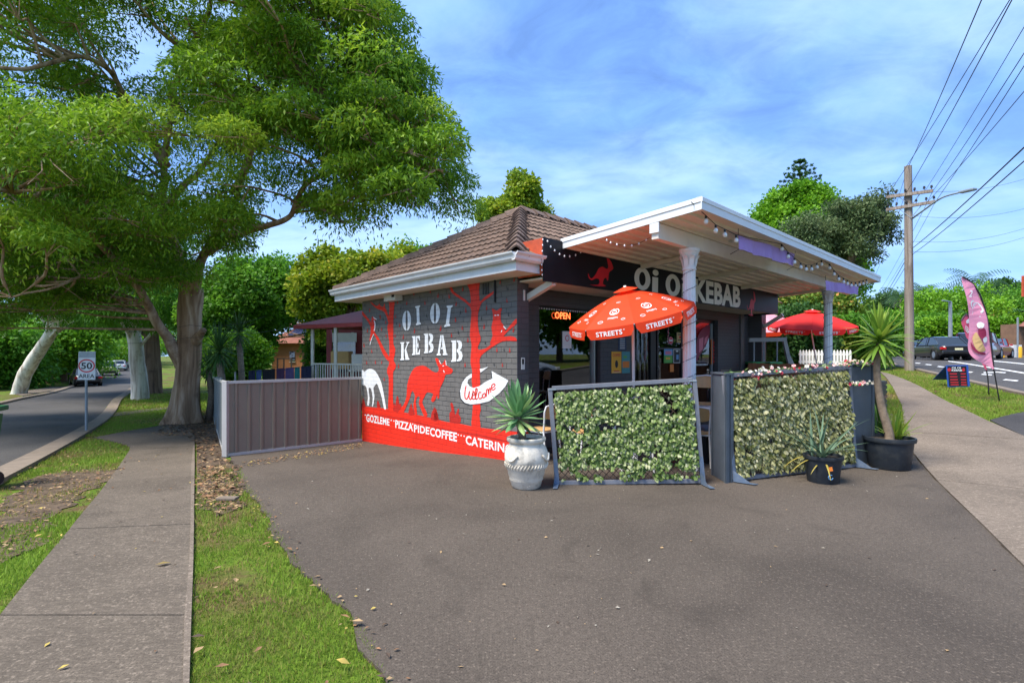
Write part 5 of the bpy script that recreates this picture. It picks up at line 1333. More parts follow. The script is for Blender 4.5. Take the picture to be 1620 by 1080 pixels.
for i in range(30):
    V, T = [], []; g = rng.uniform(0, 6.283); f = rng.random(); dead = i < 5
    el = -.05 if dead else lerp(.45, 1.4, f); L_ = rng.uniform(.35, .5) if dead else rng.uniform(.42, .85)
    strap(V, T, t1c + Vector((rng.gauss(-.02, .05), rng.gauss(0, .05), .30)), g, el, L_, .016 if dead else rng.uniform(.018, .028), 1.1 if dead else rng.uniform(.25, .8), .35, .98 if dead else min(.75, max(0, rng.gauss(.42, .15))), 8)
    plant_mesh('leaf', V, T, M['yucca_g'], yc)
t2c = gx(1407, 7.18); pot2 = tub('big black plastic tub holding the tall cordyline by the footpath', (t2c.x, t2c.y, t2c.z), .305, .43, 'black plastic plant pots')
t3c = gx(1392, 7.9); tub('black pot half hidden behind the big cordyline tub', (t3c.x, t3c.y, t3c.z), .2, .36, 'black plastic plant pots')
co = thing('cordyline_plant', 'tall cordyline with a slim trunk and spiky bright green crown', 'plant', (t2c.x, t2c.y, t2c.z + .38))
tp = at(1391, 543, 7.2)
obj('trunk', MB().tube(spline([t2c + Vector((.0, 0, .36)), t2c + Vector((-.01, 0, .5)), at(1394, 640, 7.2), at(1387, 585, 7.2), tp], 4), [.075] + [lerp(.062, .036, i / 15) for i in range(16)], 12), M['palm_bark'], co, smooth=True)
for i in range(72):
    V, T = [], []; g = i * 2.39996 + rng.gauss(0, .2); f = i / 72
    el = lerp(-.85, 1.5, f ** .85) + rng.gauss(0, .1); L_ = rng.uniform(.40, .56)
    strap(V, T, tp + Vector((0, 0, f * .14 - .03)), g, el, L_, rng.uniform(.024, .034), .75 if f < .6 else .25, .35, min(1, max(0, rng.gauss(.55, .16))), 7, lambda t: min(1, .4 + 2.6 * t) * (1 - t ** 2.2) ** .8)
    plant_mesh('leaf', V, T, M['cord'], co)
cs = thing('cordyline_plant', 'low bright green cordyline shoots at the rim of the big tub', 'plant', (t2c.x + .12, t2c.y + .1, t2c.z + .4))
for i in range(26):
    V, T = [], []; strap(V, T, t2c + Vector((.16 + rng.gauss(0, .03), .10 + rng.gauss(0, .03), .38)), rng.uniform(0, 6.28), rng.uniform(.5, 1.4), rng.uniform(.3, .55), .025, .55, .35, min(1, max(0, rng.gauss(.62, .15))), 6)
    plant_mesh('leaf', V, T, M['cord'], cs)
sn = thing('sansevieria_plant', 'upright green strap leaved plant in the half hidden pot', 'plant', (t3c.x, t3c.y, t3c.z + .33))
for i in range(14):
    V, T = [], []; strap(V, T, t3c + Vector((rng.gauss(0, .05), rng.gauss(0, .05), .32)), rng.uniform(0, 6.28), rng.uniform(1.15, 1.5), rng.uniform(.45, .75), .032, .15, .3, min(1, max(0, rng.gauss(.35, .2))), 6)
    plant_mesh('leaf', V, T, M['cord'], sn)

# ------------------------------------------------------------------ chairs, stool, tables
M['chair_w'] = mat('white_chair_tube', (.72, .73, .72), .4, .05, 6); M['chair_wood'] = mat('honey_plywood', (.56, .34, .14), .4, .12, 8)
def chair(label, loc, rz, seat=.46, back=.84, name='bistro_chair', cat='chair', grp='white framed cafe chairs'):
    c = Vector(loc); t = thing(name, label, cat, c, grp); rot = Matrix.Rotation(rz, 3, 'Z'); X = lambda x, y, z: c + rot @ Vector((x, y, z))
    ou = []
    for k in range(20):
        a = 2 * math.pi * k / 20; s = lambda q: math.copysign(abs(q) ** .55, q); ou.append(X(.20 * s(math.cos(a)), .20 * s(math.sin(a)), seat))
    obj('seat', MB().prism(ou, (0, 0, .018)), M['chair_wood'], t)
    mb = MB(); rows = []
    for k in range(9):
        u_ = k / 8 - .5; hh = (1 - (2 * u_) ** 4 * .35); y = .19 + .04 - .10 * (2 * u_) ** 2 * .5
        rows.append((X(u_ * .40, y, back - .10 - .10 * hh), X(u_ * .40, y + .03, back - .10 + .10 * hh)))
    for a, b in zip(rows[:-1], rows[1:]):
        mb.add([a[0], b[0], b[1], a[1]], [(0, 1, 2, 3)]); o_ = rot @ Vector((0, .012, 0)); mb.add([a[0] + o_, a[1] + o_, b[1] + o_, b[0] + o_], [(0, 1, 2, 3)])
    obj('backrest', mb, M['chair_wood'], t, smooth=True)
    for sx in (-1, 1):
        obj('leg', MB().tube([X(.21 * sx, -.20, 0), X(.17 * sx, -.17, seat)], .013, 8), M['chair_w'], t)
        obj('leg', MB().tube([X(.21 * sx, .24, 0), X(.18 * sx, .18, seat), X(.19 * sx, .20, back - .22), X(.205 * sx, .215, back - .08)], .013, 8), M['chair_w'], t)
    mb = MB(); mb.tube([X(-.18, -.17, seat - .012), X(.18, -.17, seat - .012), X(.18, .18, seat - .012), X(-.18, .18, seat - .012), X(-.18, -.17, seat - .012)], .012, 6)
    if seat > .6: mb.tube([X(-.2, -.19, .25), X(.2, -.19, .25)], .011, 6)
    obj('seat_frame', mb, M['chair_w'], t)
    mb = MB(); mb.tube([X(-.205, .215, back - .08), X(-.19, .235, back - .005), X(0, .245, back + .015), X(.19, .235, back - .005), X(.205, .215, back - .08)], .012, 6); obj('back_rail', mb, M['chair_w'], t)
def onf(u, v): p = B(u, v); return Vector((p.x, p.y, H(p.x, p.y)))
chair('white framed cafe chair by the window left of the ivy screen', (.44, 7.72, 0), R(-130))
chair('tall bar stool with plywood back seen between the two screens', (3.27, 8.6, 0), R(-20), .76, 1.22, 'bar_stool', 'stool')
chair('low cafe chair with plywood seat in the gap between the screens', (2.72, 7.45, 0), R(150))
chair('cafe chair behind the left half of the ivy screen', (1.1, 7.5, 0), R(20))
chair('cafe chair behind the middle of the ivy screen', (1.75, 7.15, 0), R(170))
chair('cafe chair by the yellow poster behind the umbrella pole', (2.25, 8.6, 0), R(10))
M['tabletop'] = mat('pale_table_top', (.62, .60, .56), .35, .06, 4); M['bench_pad'] = mat('blue_grey_bench_pad', (.09, .12, .16), .6, .15, 8)
def table(label, x, y):
    z = H(x, y); t = thing('cafe_table', label, 'table', (x, y, z), 'small cafe tables')
    obj('table_top', MB().lathe([(.29, .72), (.31, .73), (.31, .75), (.29, .755)], (x, y, z), 28), M['tabletop'], t); obj('pedestal', MB().tube([(x, y, z + .03), (x, y, z + .72)], .03, 10), M['chair_w'], t); obj('base', MB().lathe([(.22, 0), (.22, .02), (.04, .05)], (x, y, z), 20), M['chair_w'], t)
table('round pale cafe table behind the ivy screen', 1.55, 7.75); table('round pale cafe table beside the bar stool', 3.3, 8.05)
be = thing('bench', 'low bench with blue grey pad behind the sage screen', 'bench', (3.1, 7.55, 0)); obj('seat', MB().box((3.15, 7.6, .48), (.7, .36, .10)), M['bench_pad'], be, bevel=.02)
for x in (2.86, 3.44): obj('leg', MB().box((x, 7.6, .215), (.05, .3, .42)), M['frame_dk'], be)

# ------------------------------------------------------------------ umbrellas
M['umb_red'] = mat('orange_red_canvas', (.88, .068, .012), .7, .06, 4, .1, 200); M['umb_red2'] = mat('deep_red_canvas', (.84, .03, .025), .7, .08, 4, .1, 200); M['umb_pink'] = mat('faded_pink_canvas', (.90, .42, .50), .7, .08, 4)
M['umb_text'] = mat('white_canvas_print', (.82, .80, .78), .7, .03, 8); M['umb_pole'] = mat('white_pole_paint', (.74, .73, .71), .4, .05, 6)
def translucent(m, k):
    nt = m.node_tree; bs = nt.nodes['Principled BSDF']; tr = nt.nodes.new('ShaderNodeBsdfTranslucent'); nt.links.new(bs.inputs['Base Color'].links[0].from_socket, tr.inputs[0])
    mx = nt.nodes.new('ShaderNodeMixShader'); mx.inputs[0].default_value = k; nt.links.new(bs.outputs[0], mx.inputs[1]); nt.links.new(tr.outputs[0], mx.inputs[2]); nt.links.new(mx.outputs[0], nt.nodes['Material Output'].inputs[0])
for k in ('umb_red', 'umb_red2', 'umb_pink'): translucent(M[k], .38)
def ring_pts(f, cx, cy, rx, ry, w, n=26, heart=False):
    """outline band in a panel's (a, b) square"""
    o, i_ = [], []
    for k in range(n + 1):
        a = 2 * math.pi * k / n; s = (1 - .22 * abs(math.sin(a)) * (1 if math.sin(a) > 0 else -.0)) if heart else 1
        dip = (.35 * max(0, 1 - abs(math.cos(a)) / .35) if (heart and math.sin(a) > 0) else 0)
        o.append(f(cx + rx * math.cos(a), cy + ry * math.sin(a) * (1 - dip))); i_.append(f(cx + (rx - w) * math.cos(a), cy + (ry - w) * math.sin(a) * (1 - dip)))
    return o, i_
def band(mb, o, i_):
    for k in range(len(o) - 1): mb.add([o[k], o[k + 1], i_[k + 1], i_[k]], [(0, 1, 2, 3)])
def umbrella(label, hub, r, rise, rx, ry, rz0, m, foot, text=True, logos=True, mval=None, drop=.135, cat='umbrella', pole_r=.019):
    hub = Vector(hub); foot = Vector(foot); t = thing('market_umbrella', label, cat, foot, 'cafe umbrellas')
    Rm = Matrix.Rotation(ry, 3, 'Y') @ Matrix.Rotation(rx, 3, 'X')
    W_ = lambda p: hub + Rm @ Vector(p)
    n = 8; mval = mval or m
    def prof(s):      # s 0 apex .. 1 rim
        return rise * (1 - s) + .10 * rise * math.sin(s * math.pi)
    def can(i, a, s, lift=0.0):     # panel i, across a 0..1, out s, slightly scooped between ribs
        a0 = rz0 + 2 * math.pi * i / n; a1 = rz0 + 2 * math.pi * (i + 1) / n
        p0 = Vector((math.cos(a0), math.sin(a0), 0)); p1 = Vector((math.cos(a1), math.sin(a1), 0)); d = p0.lerp(p1, a)
        sag = -.035 * s * math.sin(a * math.pi) * rise
        nn = Vector((d.x * rise, d.y * rise, r)).normalized()
        return Vector((d.x * r * s, d.y * r * s, prof(s) + sag)) + nn * lift
    for i in range(n):
        mb = MB(); K, S = 6, 7
        grid = [[W_(can(i, a / K, .02 + .98 * s / S)) for a in range(K + 1)] for s in range(S + 1)]
        for s in range(S):
            for a in range(K): mb.add([grid[s][a], grid[s + 1][a], grid[s + 1][a + 1], grid[s][a + 1]], [(0, 1, 2, 3)])
        po = obj('canopy_panel', mb, m, t, smooth=True)
        # valance with rounded lower corners
        def val(a, b, lift=0.0):
            a0 = rz0 + 2 * math.pi * (i + .5) / n; nn = Vector((math.cos(a0), math.sin(a0), 0))
            e = 1 - .55 * max(0, abs(a - .5) * 2 - .86) / .14
            return W_(can(i, .02 + .96 * a, 1.0) + Vector((0, 0, -drop * b * (e if b > .5 else 1))) + nn * (.02 * b + lift))
        mb = MB(); cols = [0, .03, .07, .12, .3, .5, .7, .88, .93, .97, 1]
        g = [[val(a, b) for a in cols] for b in (0, .5, 1)]
        for b in range(2):
            for a in range(len(cols) - 1): mb.add([g[b][a], g[b][a + 1], g[b + 1][a + 1], g[b + 1][a]], [(0, 1, 2, 3)])
        vo = obj('valance', mb, mval, t, smooth=True)
        if text:
            mb = MB(); put_text(mb, 'STREETS', lambda a, b: val(.20 + .56 * a, .74 - .46 * b, .004), .022, space=1.05); put_text(mb, '®', lambda a, b: val(.785 + .035 * a, .40 - .14 * b, .004), .0); obj('lettering', mb, M['umb_text'], vo)
        if logos:
            f = lambda a, b: W_(can(i, a, 1 - b, .004))
            for rg in ((.5, .34, .15, .075, .018, True), (.5, .335, .075, .038, .014, True), (.24, .13, .06, .026, .008, False), (.78, .14, .05, .02, .007, False), (.5, .58, .11, .02, .007, False)):
                mb = MB(); band(mb, *ring_pts(f, *rg[:5], heart=rg[5])); obj('print', mb, M['umb_text'], po)
            mb = MB(); put_text(mb, 'STREETS', lambda a, b: f(.38 + .26 * a, .18 + .035 * b), .01); obj('lettering', mb, M['umb_text'], po)
        mb = MB(); a0 = rz0 + 2 * math.pi * i / n; d = Vector((math.cos(a0), math.sin(a0), 0))
        mb.tube([W_((0, 0, rise - .04)), W_(can(i, 0, .5) - Vector((0, 0, .012))), W_(can(i, 0, 1.0) - Vector((0, 0, .012)))], .006, 5); obj('rib', mb, M['umb_pole'], t)
        obj('strut', MB().tube([W_((0, 0, rise - .42)), W_(can(i, 0, .48) - Vector((0, 0, .014)))], .005, 5), M['umb_pole'], t)
    mb = MB(); cap = []
    for s in (0, .12, .2):
        cap.append([W_(Vector((math.cos(rz0 + k * .7854) * r * s, math.sin(rz0 + k * .7854) * r * s, prof(s * .6) + .05 - s * .12))) for k in range(8)])
    for A_, B_ in zip(cap[:-1], cap[1:]):
        for k in range(8): mb.add([A_[k], B_[k], B_[(k + 1) % 8], A_[(k + 1) % 8]], [(0, 1, 2, 3)])
    obj('vent_cap', mb, m, t)
    joint = W_((0, 0, rise - .55))
    obj('pole', MB().tube([foot, joint, W_((0, 0, rise + .06))], pole_r, 10), M['umb_pole'], t, smooth=True)
    obj('base', MB().lathe([(.22, 0), (.22, .04), (.19, .07), (.05, .08), (.03, .30), (.028, .31)], foot, 24), M['chair_w'], t, smooth=True, sharp=40)
    return t
h1 = at(997, 498, 7.05); f1 = gx(1004, 7.15)
umbrella("orange red cafe umbrella tilted towards the camera in front of the sign", h1, .86, .35, R(9), R(-13), R(-90 - 57), M['umb_red'], f1)
h2 = at(1284, 515, 14.2); f2 = gx(1300, 14.3)
umbrella('deep red cafe umbrella beyond the far awning column', h2, 1.09, .40, R(9), R(-2), R(-90 - 30), M['umb_red2'], f2, logos=False)
h3 = at(1193, 511, 17.0); f3 = gx(1193, 17.0)
umbrella('faded pink umbrella with a red valance half hidden by the shop wall', h3, 1.25, .42, R(17), R(-4), R(-90 - 30), M['umb_pink'], f3, text=False, logos=False, mval=M['umb_red'])

# ------------------------------------------------------------------ string lights and banners on the awning
M['bulb_glass'] = mat('clear_bulb', (.80, .80, .78), .15, .04, 8, spec=.8)
def Z6(x, y): return (1080 + x / 4.5, 300 + y / 4.5)
ol = BO + .54
sl_ = thing('string_lights', 'festoon string of clear bulbs under the awning front edge', 'string lights', AWN(ol, 4))
bul = [(60, 130), (165, 225), (235, 290), (300, 320), (380, 360), (705, 420), (750, 475), (795, 515), (840, 550), (878, 565), (917, 565), (955, 550), (988, 530), (1045, 555), (1077, 600), (1110, 635), (1145, 655), (1172, 668), (1200, 680), (1230, 682), (1258, 675), (1285, 668), (1308, 660)]
pts = []
for k, (x, y) in enumerate(bul):
    v, z = fac(*Z6(x, y), -ol); p = B(-ol, v, z); pts.append(p + Vector((0, 0, .07)))
    if k:
        bo = obj('bulb', MB().lathe([(.004, -.036), (.022, -.03), (.030, -.012), (.026, .012), (.014, .03)], p, 10), M['bulb_glass'], sl_, smooth=True)
        obj('socket', MB().lathe([(.014, .028), (.015, .062), (.006, .07)], p, 8), M['black_pl'], bo)
obj('wire', MB().tube(pts, .005, 5), M['wire'], sl_)
def fairy(label, pts3, n, r=.012):
    t = thing('fairy_lights', label, 'string lights', pts3[0]); q = spline(pts3, 8); obj('wire', MB().tube(q, .003, 4), M['wire'], t)
    for k in range(n):
        f = (k + .5) / n * (len(q) - 1); i = int(f); p = q[i].lerp(q[i + 1], f - i)
        obj('bulb', MB().lathe([(.003, -r * 2), (r, -r), (r * .8, r * .3), (.003, r)], p, 8), M['bulb'], t)
def sgn(x, y, o=PS + .03): v, z = fac(x, y, -o); return B(-o, v, z)
fairy('small white fairy lights looped across the left end of the black sign', [sgn(864, 376), sgn(870, 388), sgn(878, 396), sgn(888, 403), sgn(898, 405), sgn(910, 403), sgn(920, 397), sgn(927, 388)], 9)
fairy('fairy lights running down the edge of the red sign board', [sgn(859, 374, PS + .02), sgn(858, 395, PS + .02), sgn(857, 420, PS + .02), sgn(858, 438, PS + .02)], 7, .009)
def und(x, y, o): v, z = fac(x, y, -o); return B(-o, v, z)
fairy('fairy lights hanging under the left end of the awning', [und(957, 377, PS + .9), und(968, 384, PS + .95), und(988, 388, PS + 1.05), und(1008, 386, PS + 1.15), und(1028, 376, PS + 1.3)], 7, .011)
def spiral(label, c, b, tp_, turns):
    q = []
    for k in range(turns * 10 + 1):
        a = k * .6283; q.append(c + Vector((.097 * math.cos(a), .097 * math.sin(a), lerp(b, tp_, k / (turns * 10)) - 0)))
    t = thing('fairy_lights', label, 'string lights', q[0]); obj('wire', MB().tube(q, .0035, 4), M['wire'], t)
    for k in range(2, len(q), 4): obj('bulb', MB().lathe([(.003, -.016), (.008, -.008), (.006, .004)], q[k], 6), M['bulb'], t)
spiral('fairy light wire wound round the nearer white column', Vector((c1p.x, c1p.y, 0)), c1b + .4, c1t - .25, 10)
spiral('fairy light wire wound round the far white column', Vector((c2p.x, c2p.y, 0)), c2b + .4, c2t - .25, 9)
M['lilac'] = mat('lilac_banner', (.46, .30, .66), .7, .08, 3); translucent(M['lilac'], .2)
def banner(label, TL, TR, BR, BL, o):
    c = [und(*q, o) for q in (TL, TR, BR, BL)]; t = thing('cloth_banner', label, 'banner', c[0], 'lilac cloth banners'); mb = MB(); K = 24
    rows = []
    for k in range(K + 1):
        a = k / K; w = -UX * (.018 * math.sin(a * 17) + .01 * math.sin(a * 41)); rows.append([c[0].lerp(c[1], a) + w * .3 + Vector((0, 0, -.008 * math.sin(a * 9))), (c[0].lerp(c[1], a)).lerp(c[3].lerp(c[2], a), .5) + w, c[3].lerp(c[2], a) + w * 1.3])
    for A_, B_ in zip(rows[:-1], rows[1:]):
        for j in range(2): mb.add([A_[j], B_[j], B_[j + 1], A_[j + 1]], [(0, 1, 2, 3)])
    obj('cloth', mb, M['lilac'], t, smooth=True)
    mb = MB()
    for q in (c[0], c[1]): mb.tube([q, q + Vector((0, 0, .09))], .004, 4)
    for q in (c[2], c[3]): mb.tube([q, q + UX * .12 + Vector((0, 0, -.05))], .004, 4)
    obj('tie', mb, M['wire'], t)
banner('long lilac cloth banner under the awning front edge', (1168, 372), (1258, 401), (1257, 421), (1169, 394.5), BO + .50)
banner('short lilac cloth banner at the far corner of the awning', (1306, 443.5), (1359, 453), (1359, 466.5), (1307, 459), BO + .52)
mb = MB(); v, z = fac(1159, 373, -(BO + .2)); mb.lathe([(.02, -.03), (.10, -.03), (.105, 0), (.10, .03), (.03, .04)], B(-(BO + .2), v, z), 16, axis=Matrix(((0, 0, 1), (1, 0, 0), (0, 1, 0)))); props(obj('speaker_horn', mb, M['pipe_w'], smooth=True), 'round cream fitting under the awning beside the lilac banner', 'fitting')

# ================================================================== LEFT SIDE
M['fence_pan'] = mat('taupe_steel_sheet', (.235, .180, .132), .45, .06, 3, dirt=(.20, .16, .12), dirt_amt=.6, ds=3)
M['fence_rail'] = mat('pale_grey_steel_rail', (.46, .44, .41), .4, .06, 3, dirt=(.3, .3, .3), dirt_amt=.4, ds=6)
M['fence_grn'] = mat('grey_green_steel_sheet', (.16, .175, .17), .45, .1, 3)
fu0 = B(WL, 0); fdir = -VX; FLEN = 2.70; side = Vector((-.52, .854, 0))
def fence_run(label, o, d, length, n, top, bot, pan, out, grp):
    """steel sheet fence: posts, rails and one ribbed sheet per bay"""
    t = thing('steel_fence', label, 'fence', (o.x, o.y, H(o.x, o.y)), grp); w = length / n
    for k in range(n):
        a = o + d * (k * w); mb = MB(); sec = [(0, 0), (w * .10, 0), (w * .16, .028), (w * .30, .028), (w * .36, 0), (w * 1.0, 0), (w * 1.0, .004)]
        for (x0, y0), (x1, y1) in zip(sec[:-1], sec[1:]):
            p, q = a + d * x0 + out * y0, a + d * x1 + out * y1
            mb.add([(p.x, p.y, H(p.x, p.y) + .03), (q.x, q.y, H(q.x, q.y) + .03), (q.x, q.y, top(q) - .01), (p.x, p.y, top(p) - .01)], [(0, 1, 2, 3)])
        obj('sheet', mb, pan, t)
    e = o + d * length
    g = lambda p, z: Vector((p.x, p.y, z))
    obj('top_rail', MB().beam(g(o, top(o)) + out * .008, g(e, top(e)) + out * .008, .055, .05), M['fence_rail'], t)
    obj('bottom_rail', MB().beam(g(o, H(o.x, o.y) + .03) + out * .008, g(e, H(e.x, e.y) + .03) + out * .008, .055, .05), M['fence_rail'], t)
    return t, e
ftop = lambda p: 1.075
tf, corner = fence_run('taupe ribbed steel fence joining the mural wall', fu0 - VX * .03 + UX * -.02, fdir, FLEN, 12, ftop, None, M['fence_pan'], -UX * 1.0, 'steel sheet fences')
post = lambda p, par: obj('post', MB().obox(Vector((p.x - .045, p.y - .045, H(p.x, p.y) - .1)), (.09, 0, 0), (0, .09, 0), (0, 0, ftop(p) - H(p.x, p.y) + .13)), M['fence_rail'], par, bevel=.006)
post(corner, tf)
ftop2 = lambda p: lerp(1.075, .62, sstep(0, 16, (p - corner).dot(side)))
ts, e2 = fence_run('grey green steel fence running back beside the big tree', corner + side * .06, side, 14.0, 34, ftop2, None, M['fence_grn'], Vector((-.854, -.52, 0)), 'steel sheet fences')
for k in range(1, 6):
    p = corner + side * (k * 2.5); obj('post', MB().obox(Vector((p.x - .03, p.y - .03, H(p.x, p.y) - .1)), (.06, 0, 0), (0, .06, 0), (0, 0, ftop2(p) - H(p.x, p.y) + .12)), M['fence_grn'], ts)
# clothes line behind the fence
cl = thing('clothes_line', 'washing line with dark blue clothes showing above the fence', 'clothes line', gx(430, 15.5))
la, lb = at(372, 588, 15.5), at(500, 578, 14.0)
obj('line', MB().tube([la, la.lerp(lb, .5) - Vector((0, 0, .05)), lb], .006, 5), M['wire'], cl)
for k, (nm, c, lb_, w) in enumerate((('navy', (.02, .025, .06), 'navy blue garment at the left end of the washing line', .09), ('denim', (.06, .10, .22), 'denim blue garment on the washing line', .07), ('black', (.012, .012, .016), 'wide black garment in the middle of the washing line', .16), ('plum', (.07, .03, .07), 'dark plum garment on the washing line', .10), ('violet', (.09, .06, .14), 'violet garment on the washing line', .10), ('teal', (.02, .16, .14), 'teal green garment on the washing line', .06), ('midnight', (.012, .016, .04), 'midnight blue garment nearest the shop on the washing line', .12))):
    a = (.18, .28, .36, .535, .645, .755, .83)[k]; p = la.lerp(lb, a); q = la.lerp(lb, a + w); h = rng.uniform(.45, .75); mb = MB(); rows = []
    for j in range(7):
        s = p.lerp(q, j / 6); f = Vector((.0, .03 * math.sin(j * 1.7 + k), 0)); rows.append((s + f * .2, s + f - Vector((0, 0, h))))
    for A_, B_ in zip(rows[:-1], rows[1:]): mb.add([A_[0], B_[0], B_[1], A_[1]], [(0, 1, 2, 3)])
    props(obj('hanging_garment', mb, mat('cloth_' + nm, c, .9, .15, 8), smooth=True), lb_, 'garment', 'garments on the washing line')
for p in (la, lb): obj('post', MB().tube([(p.x, p.y, H(p.x, p.y)), p], .025, 8), M['fence_rail'], cl)
# veranda behind the shop
M['ver_red'] = mat('dark_red_paint', (.30, .035, .035), .5, .15, 4); M['ver_roof'] = mat('dark_red_roof_sheet', (.24, .035, .03), .6, .2, 5); M['cream'] = mat('cream_paint', (.62, .57, .45), .5, .06, 5)
vd = thing('veranda', 'small back veranda with dark red flat roof and cream railing', 'veranda', B(7, .6, -.5))
vz = 2.32
r0, r1, r2, r3 = at(464, 519, 14.6), at(574, 519, 13.2), B(5.0, 3.0, vz), B(8.4, 3.0, vz); r0.z = r1.z = vz
mb = MB(); q = [Vector((r0.x, r0.y, vz)), Vector((r1.x + .25, r1.y - .1, vz)), r2, r3]
for c in q: c.z = vz
mb.prism(q, (0, 0, .10)); obj('roof_edge', mb, M['ver_red'], vd)
mb = MB(); cpt = sum((Vector(c) for c in q), Vector()) / 4 + Vector((0, 0, .62)); mb.add([c + Vector((0, 0, .105)) for c in q] + [cpt], [(0, 1, 4), (1, 2, 4), (2, 3, 4), (3, 0, 4)]); obj('roof', mb, M['ver_roof'], vd)
for x, d in ((531, 13.9), (494.5, 14.7), (558, 17.0)):
    p = at(x, 560, d); obj('post', MB().box((p.x, p.y, (vz + H(p.x, p.y)) / 2), (.075, .075, vz - H(p.x, p.y))), M['cream'], vd)
p = at(521, 560, 15.6); obj('red_post', MB().box((p.x, p.y, 1.0), (.13, .13, vz * 1.2)), M['ver_red'], vd)
def rail(a, b, z0, z1, n):
    obj('handrail', MB().beam(a + Vector((0, 0, z1)), b + Vector((0, 0, z1)), .06, .04), M['cream'], vd); obj('bottom_rail', MB().beam(a + Vector((0, 0, z0)), b + Vector((0, 0, z0)), .05, .03), M['cream'], vd)
    for k in range(n):
        p = a.lerp(b, (k + .5) / n); obj('baluster', MB().box((p.x, p.y, (z0 + z1) / 2), (.025, .025, z1 - z0)), M['cream'], vd)
ra = at(494, 560, 14.4); rb = at(574, 560, 13.3); ra.z = rb.z = 0; rail(ra, rb, .55, 1.33, 20)
obj('deck', MB().prism([Vector((ra.x, ra.y, .3)), Vector((rb.x + .3, rb.y, .3)), B(5.0, 3.0, .3), B(8.0, 3.0, .3)], (0, 0, .2)), M['pine'], vd)
obj('rear_wall', MB().obox(at(535, 560, 17.2) * 1.0 - Vector((0, 0, 1.9)), Vector((2.6, -.2, 0)), (0, .15, 0), (0, 0, 2.75)), M['ver_roof'], vd)
w_ = at(527, 560, 16.9); wn = obj('window', MB().obox((w_.x, w_.y, 1.0), (.75, -.05, 0), (0, .05, 0), (0, 0, 1.05)), M['glass'], vd); obj('blind', MB().obox((w_.x - .1, w_.y - .03, 2.0), (.9, -.06, 0), (0, .02, 0), (0, 0, .3)), M['cream'], wn)
c_ = at(541, 575, 14.6); props(obj('cardboard_box', MB().box((c_.x, c_.y, c_.z + .1), (.5, .4, .5)), mat('cardboard', (.50, .30, .10), .8, .1, 6)), 'brown cardboard box standing on the back veranda', 'box')
pc = at(565, 580, 13.8); t = thing('plastic_chair', 'white plastic chair on the back veranda', 'chair', (pc.x, pc.y, pc.z - .3)); obj('seat', MB().box((pc.x, pc.y, pc.z - .1), (.42, .42, .04)), M['cream'], t); obj('backrest', MB().box((pc.x, pc.y + .2, pc.z + .13), (.42, .03, .42)), M['cream'], t)
for sx in (-.19, .19):
    for sy in (-.19, .19): obj('leg', MB().box((pc.x + sx, pc.y + sy, pc.z - .2), (.04, .04, .22)), M['cream'], t)
# brick house with solar panels
M['house_brick'] = mat('orange_brick_wall', (.50, .20, .075), .8, .15, 3, .3, 30); M['house_tile'] = mat('red_brown_tile_roof', (.20, .075, .05), .8, .25, 2); M['solar'] = mat('solar_panel', (.05, .06, .12), .12, .1, 2, spec=.8)
hb = gx(446, 46); hz = -1.0; ho = thing('brick_house', 'orange brick house with solar panels behind the trees on the left', 'house', (hb.x, hb.y, hz))
x0, x1 = at(424, 560, 46).x, at(486, 560, 46).x; zt = at(440, 543, 46).z
obj('wall', MB().obox((x0 + .35, 46, hz), (x1 - x0, .0, 0), (0, 7, 0), (0, 0, zt - hz)), M['house_brick'], ho)
obj('side_wall', MB().obox((x0 + .3, 46.05, hz), (-.0 + .04, 0, 0), (-.9, 6.5, 0), (0, 0, zt - hz)), M['cream'], ho)
za = at(440, 524, 46).z + .5
rf = obj('roof', MB().add([(x0 - .4, 45.4, zt), (x1 + 1, 45.4, zt), (x1 + 1, 54, zt), (x0 - 1.2, 54, zt), (x0 + 1.6, 49.5, za + .25), (x1 - 1, 49.5, za + .25)], [(0, 1, 5, 4), (1, 2, 5), (2, 3, 4, 5), (3, 0, 4), (0, 3, 2, 1)]), M['house_tile'], ho)
sa, sb, sc_, sd = [Vector(v) for v in ((x0 + 1.3, 46.9, 0), (x0 + 3.9, 46.9, 0), (x0 + 4.0, 48.6, 0), (x0 + 1.6, 48.6, 0))]
sl0 = (za + .25 - zt) / 4.1
for i in range(4):
    for j in range(2):
        def sp2(a, b): p = sa.lerp(sb, a).lerp(sd.lerp(sc_, a), b); return Vector((p.x, p.y, zt + (p.y - 45.4) * sl0 + .08))
        obj('solar_panel', MB().prism([sp2(i / 4 + .01, j / 2 + .01), sp2((i + 1) / 4 - .01, j / 2 + .01), sp2((i + 1) / 4 - .01, (j + 1) / 2 - .01), sp2(i / 4 + .01, (j + 1) / 2 - .01)], (0, 0, .04)), M['solar'], rf)
for (xa, xb, za_, zb_) in ((427, 432, 552, 566), (458, 466, 556, 572)):
    a, b = at(xa, za_, 45.9), at(xb, zb_, 45.9); w = obj('window', MB().obox((a.x, 45.93, b.z), (b.x - a.x, 0, 0), (0, .05, 0), (0, 0, a.z - b.z)), M['glass'], ho); mb = MB()
    mb.obox((a.x - .05, 45.9, b.z - .06), (b.x - a.x + .1, 0, 0), (0, .06, 0), (0, 0, .06)); obj('sill', mb, M['cream'], w)
mb = MB(); 
for z_ in (567, 585): a = at(438, z_, 44.5); b = at(462, z_, 44.5); mb.beam(a, b, .12, .12)
for x_ in (439, 449, 461): a = at(x_, 566, 44.5); mb.beam(a, Vector((a.x, a.y, hz)), .1, .1)
obj('pergola', mb, M['trellis'], ho)

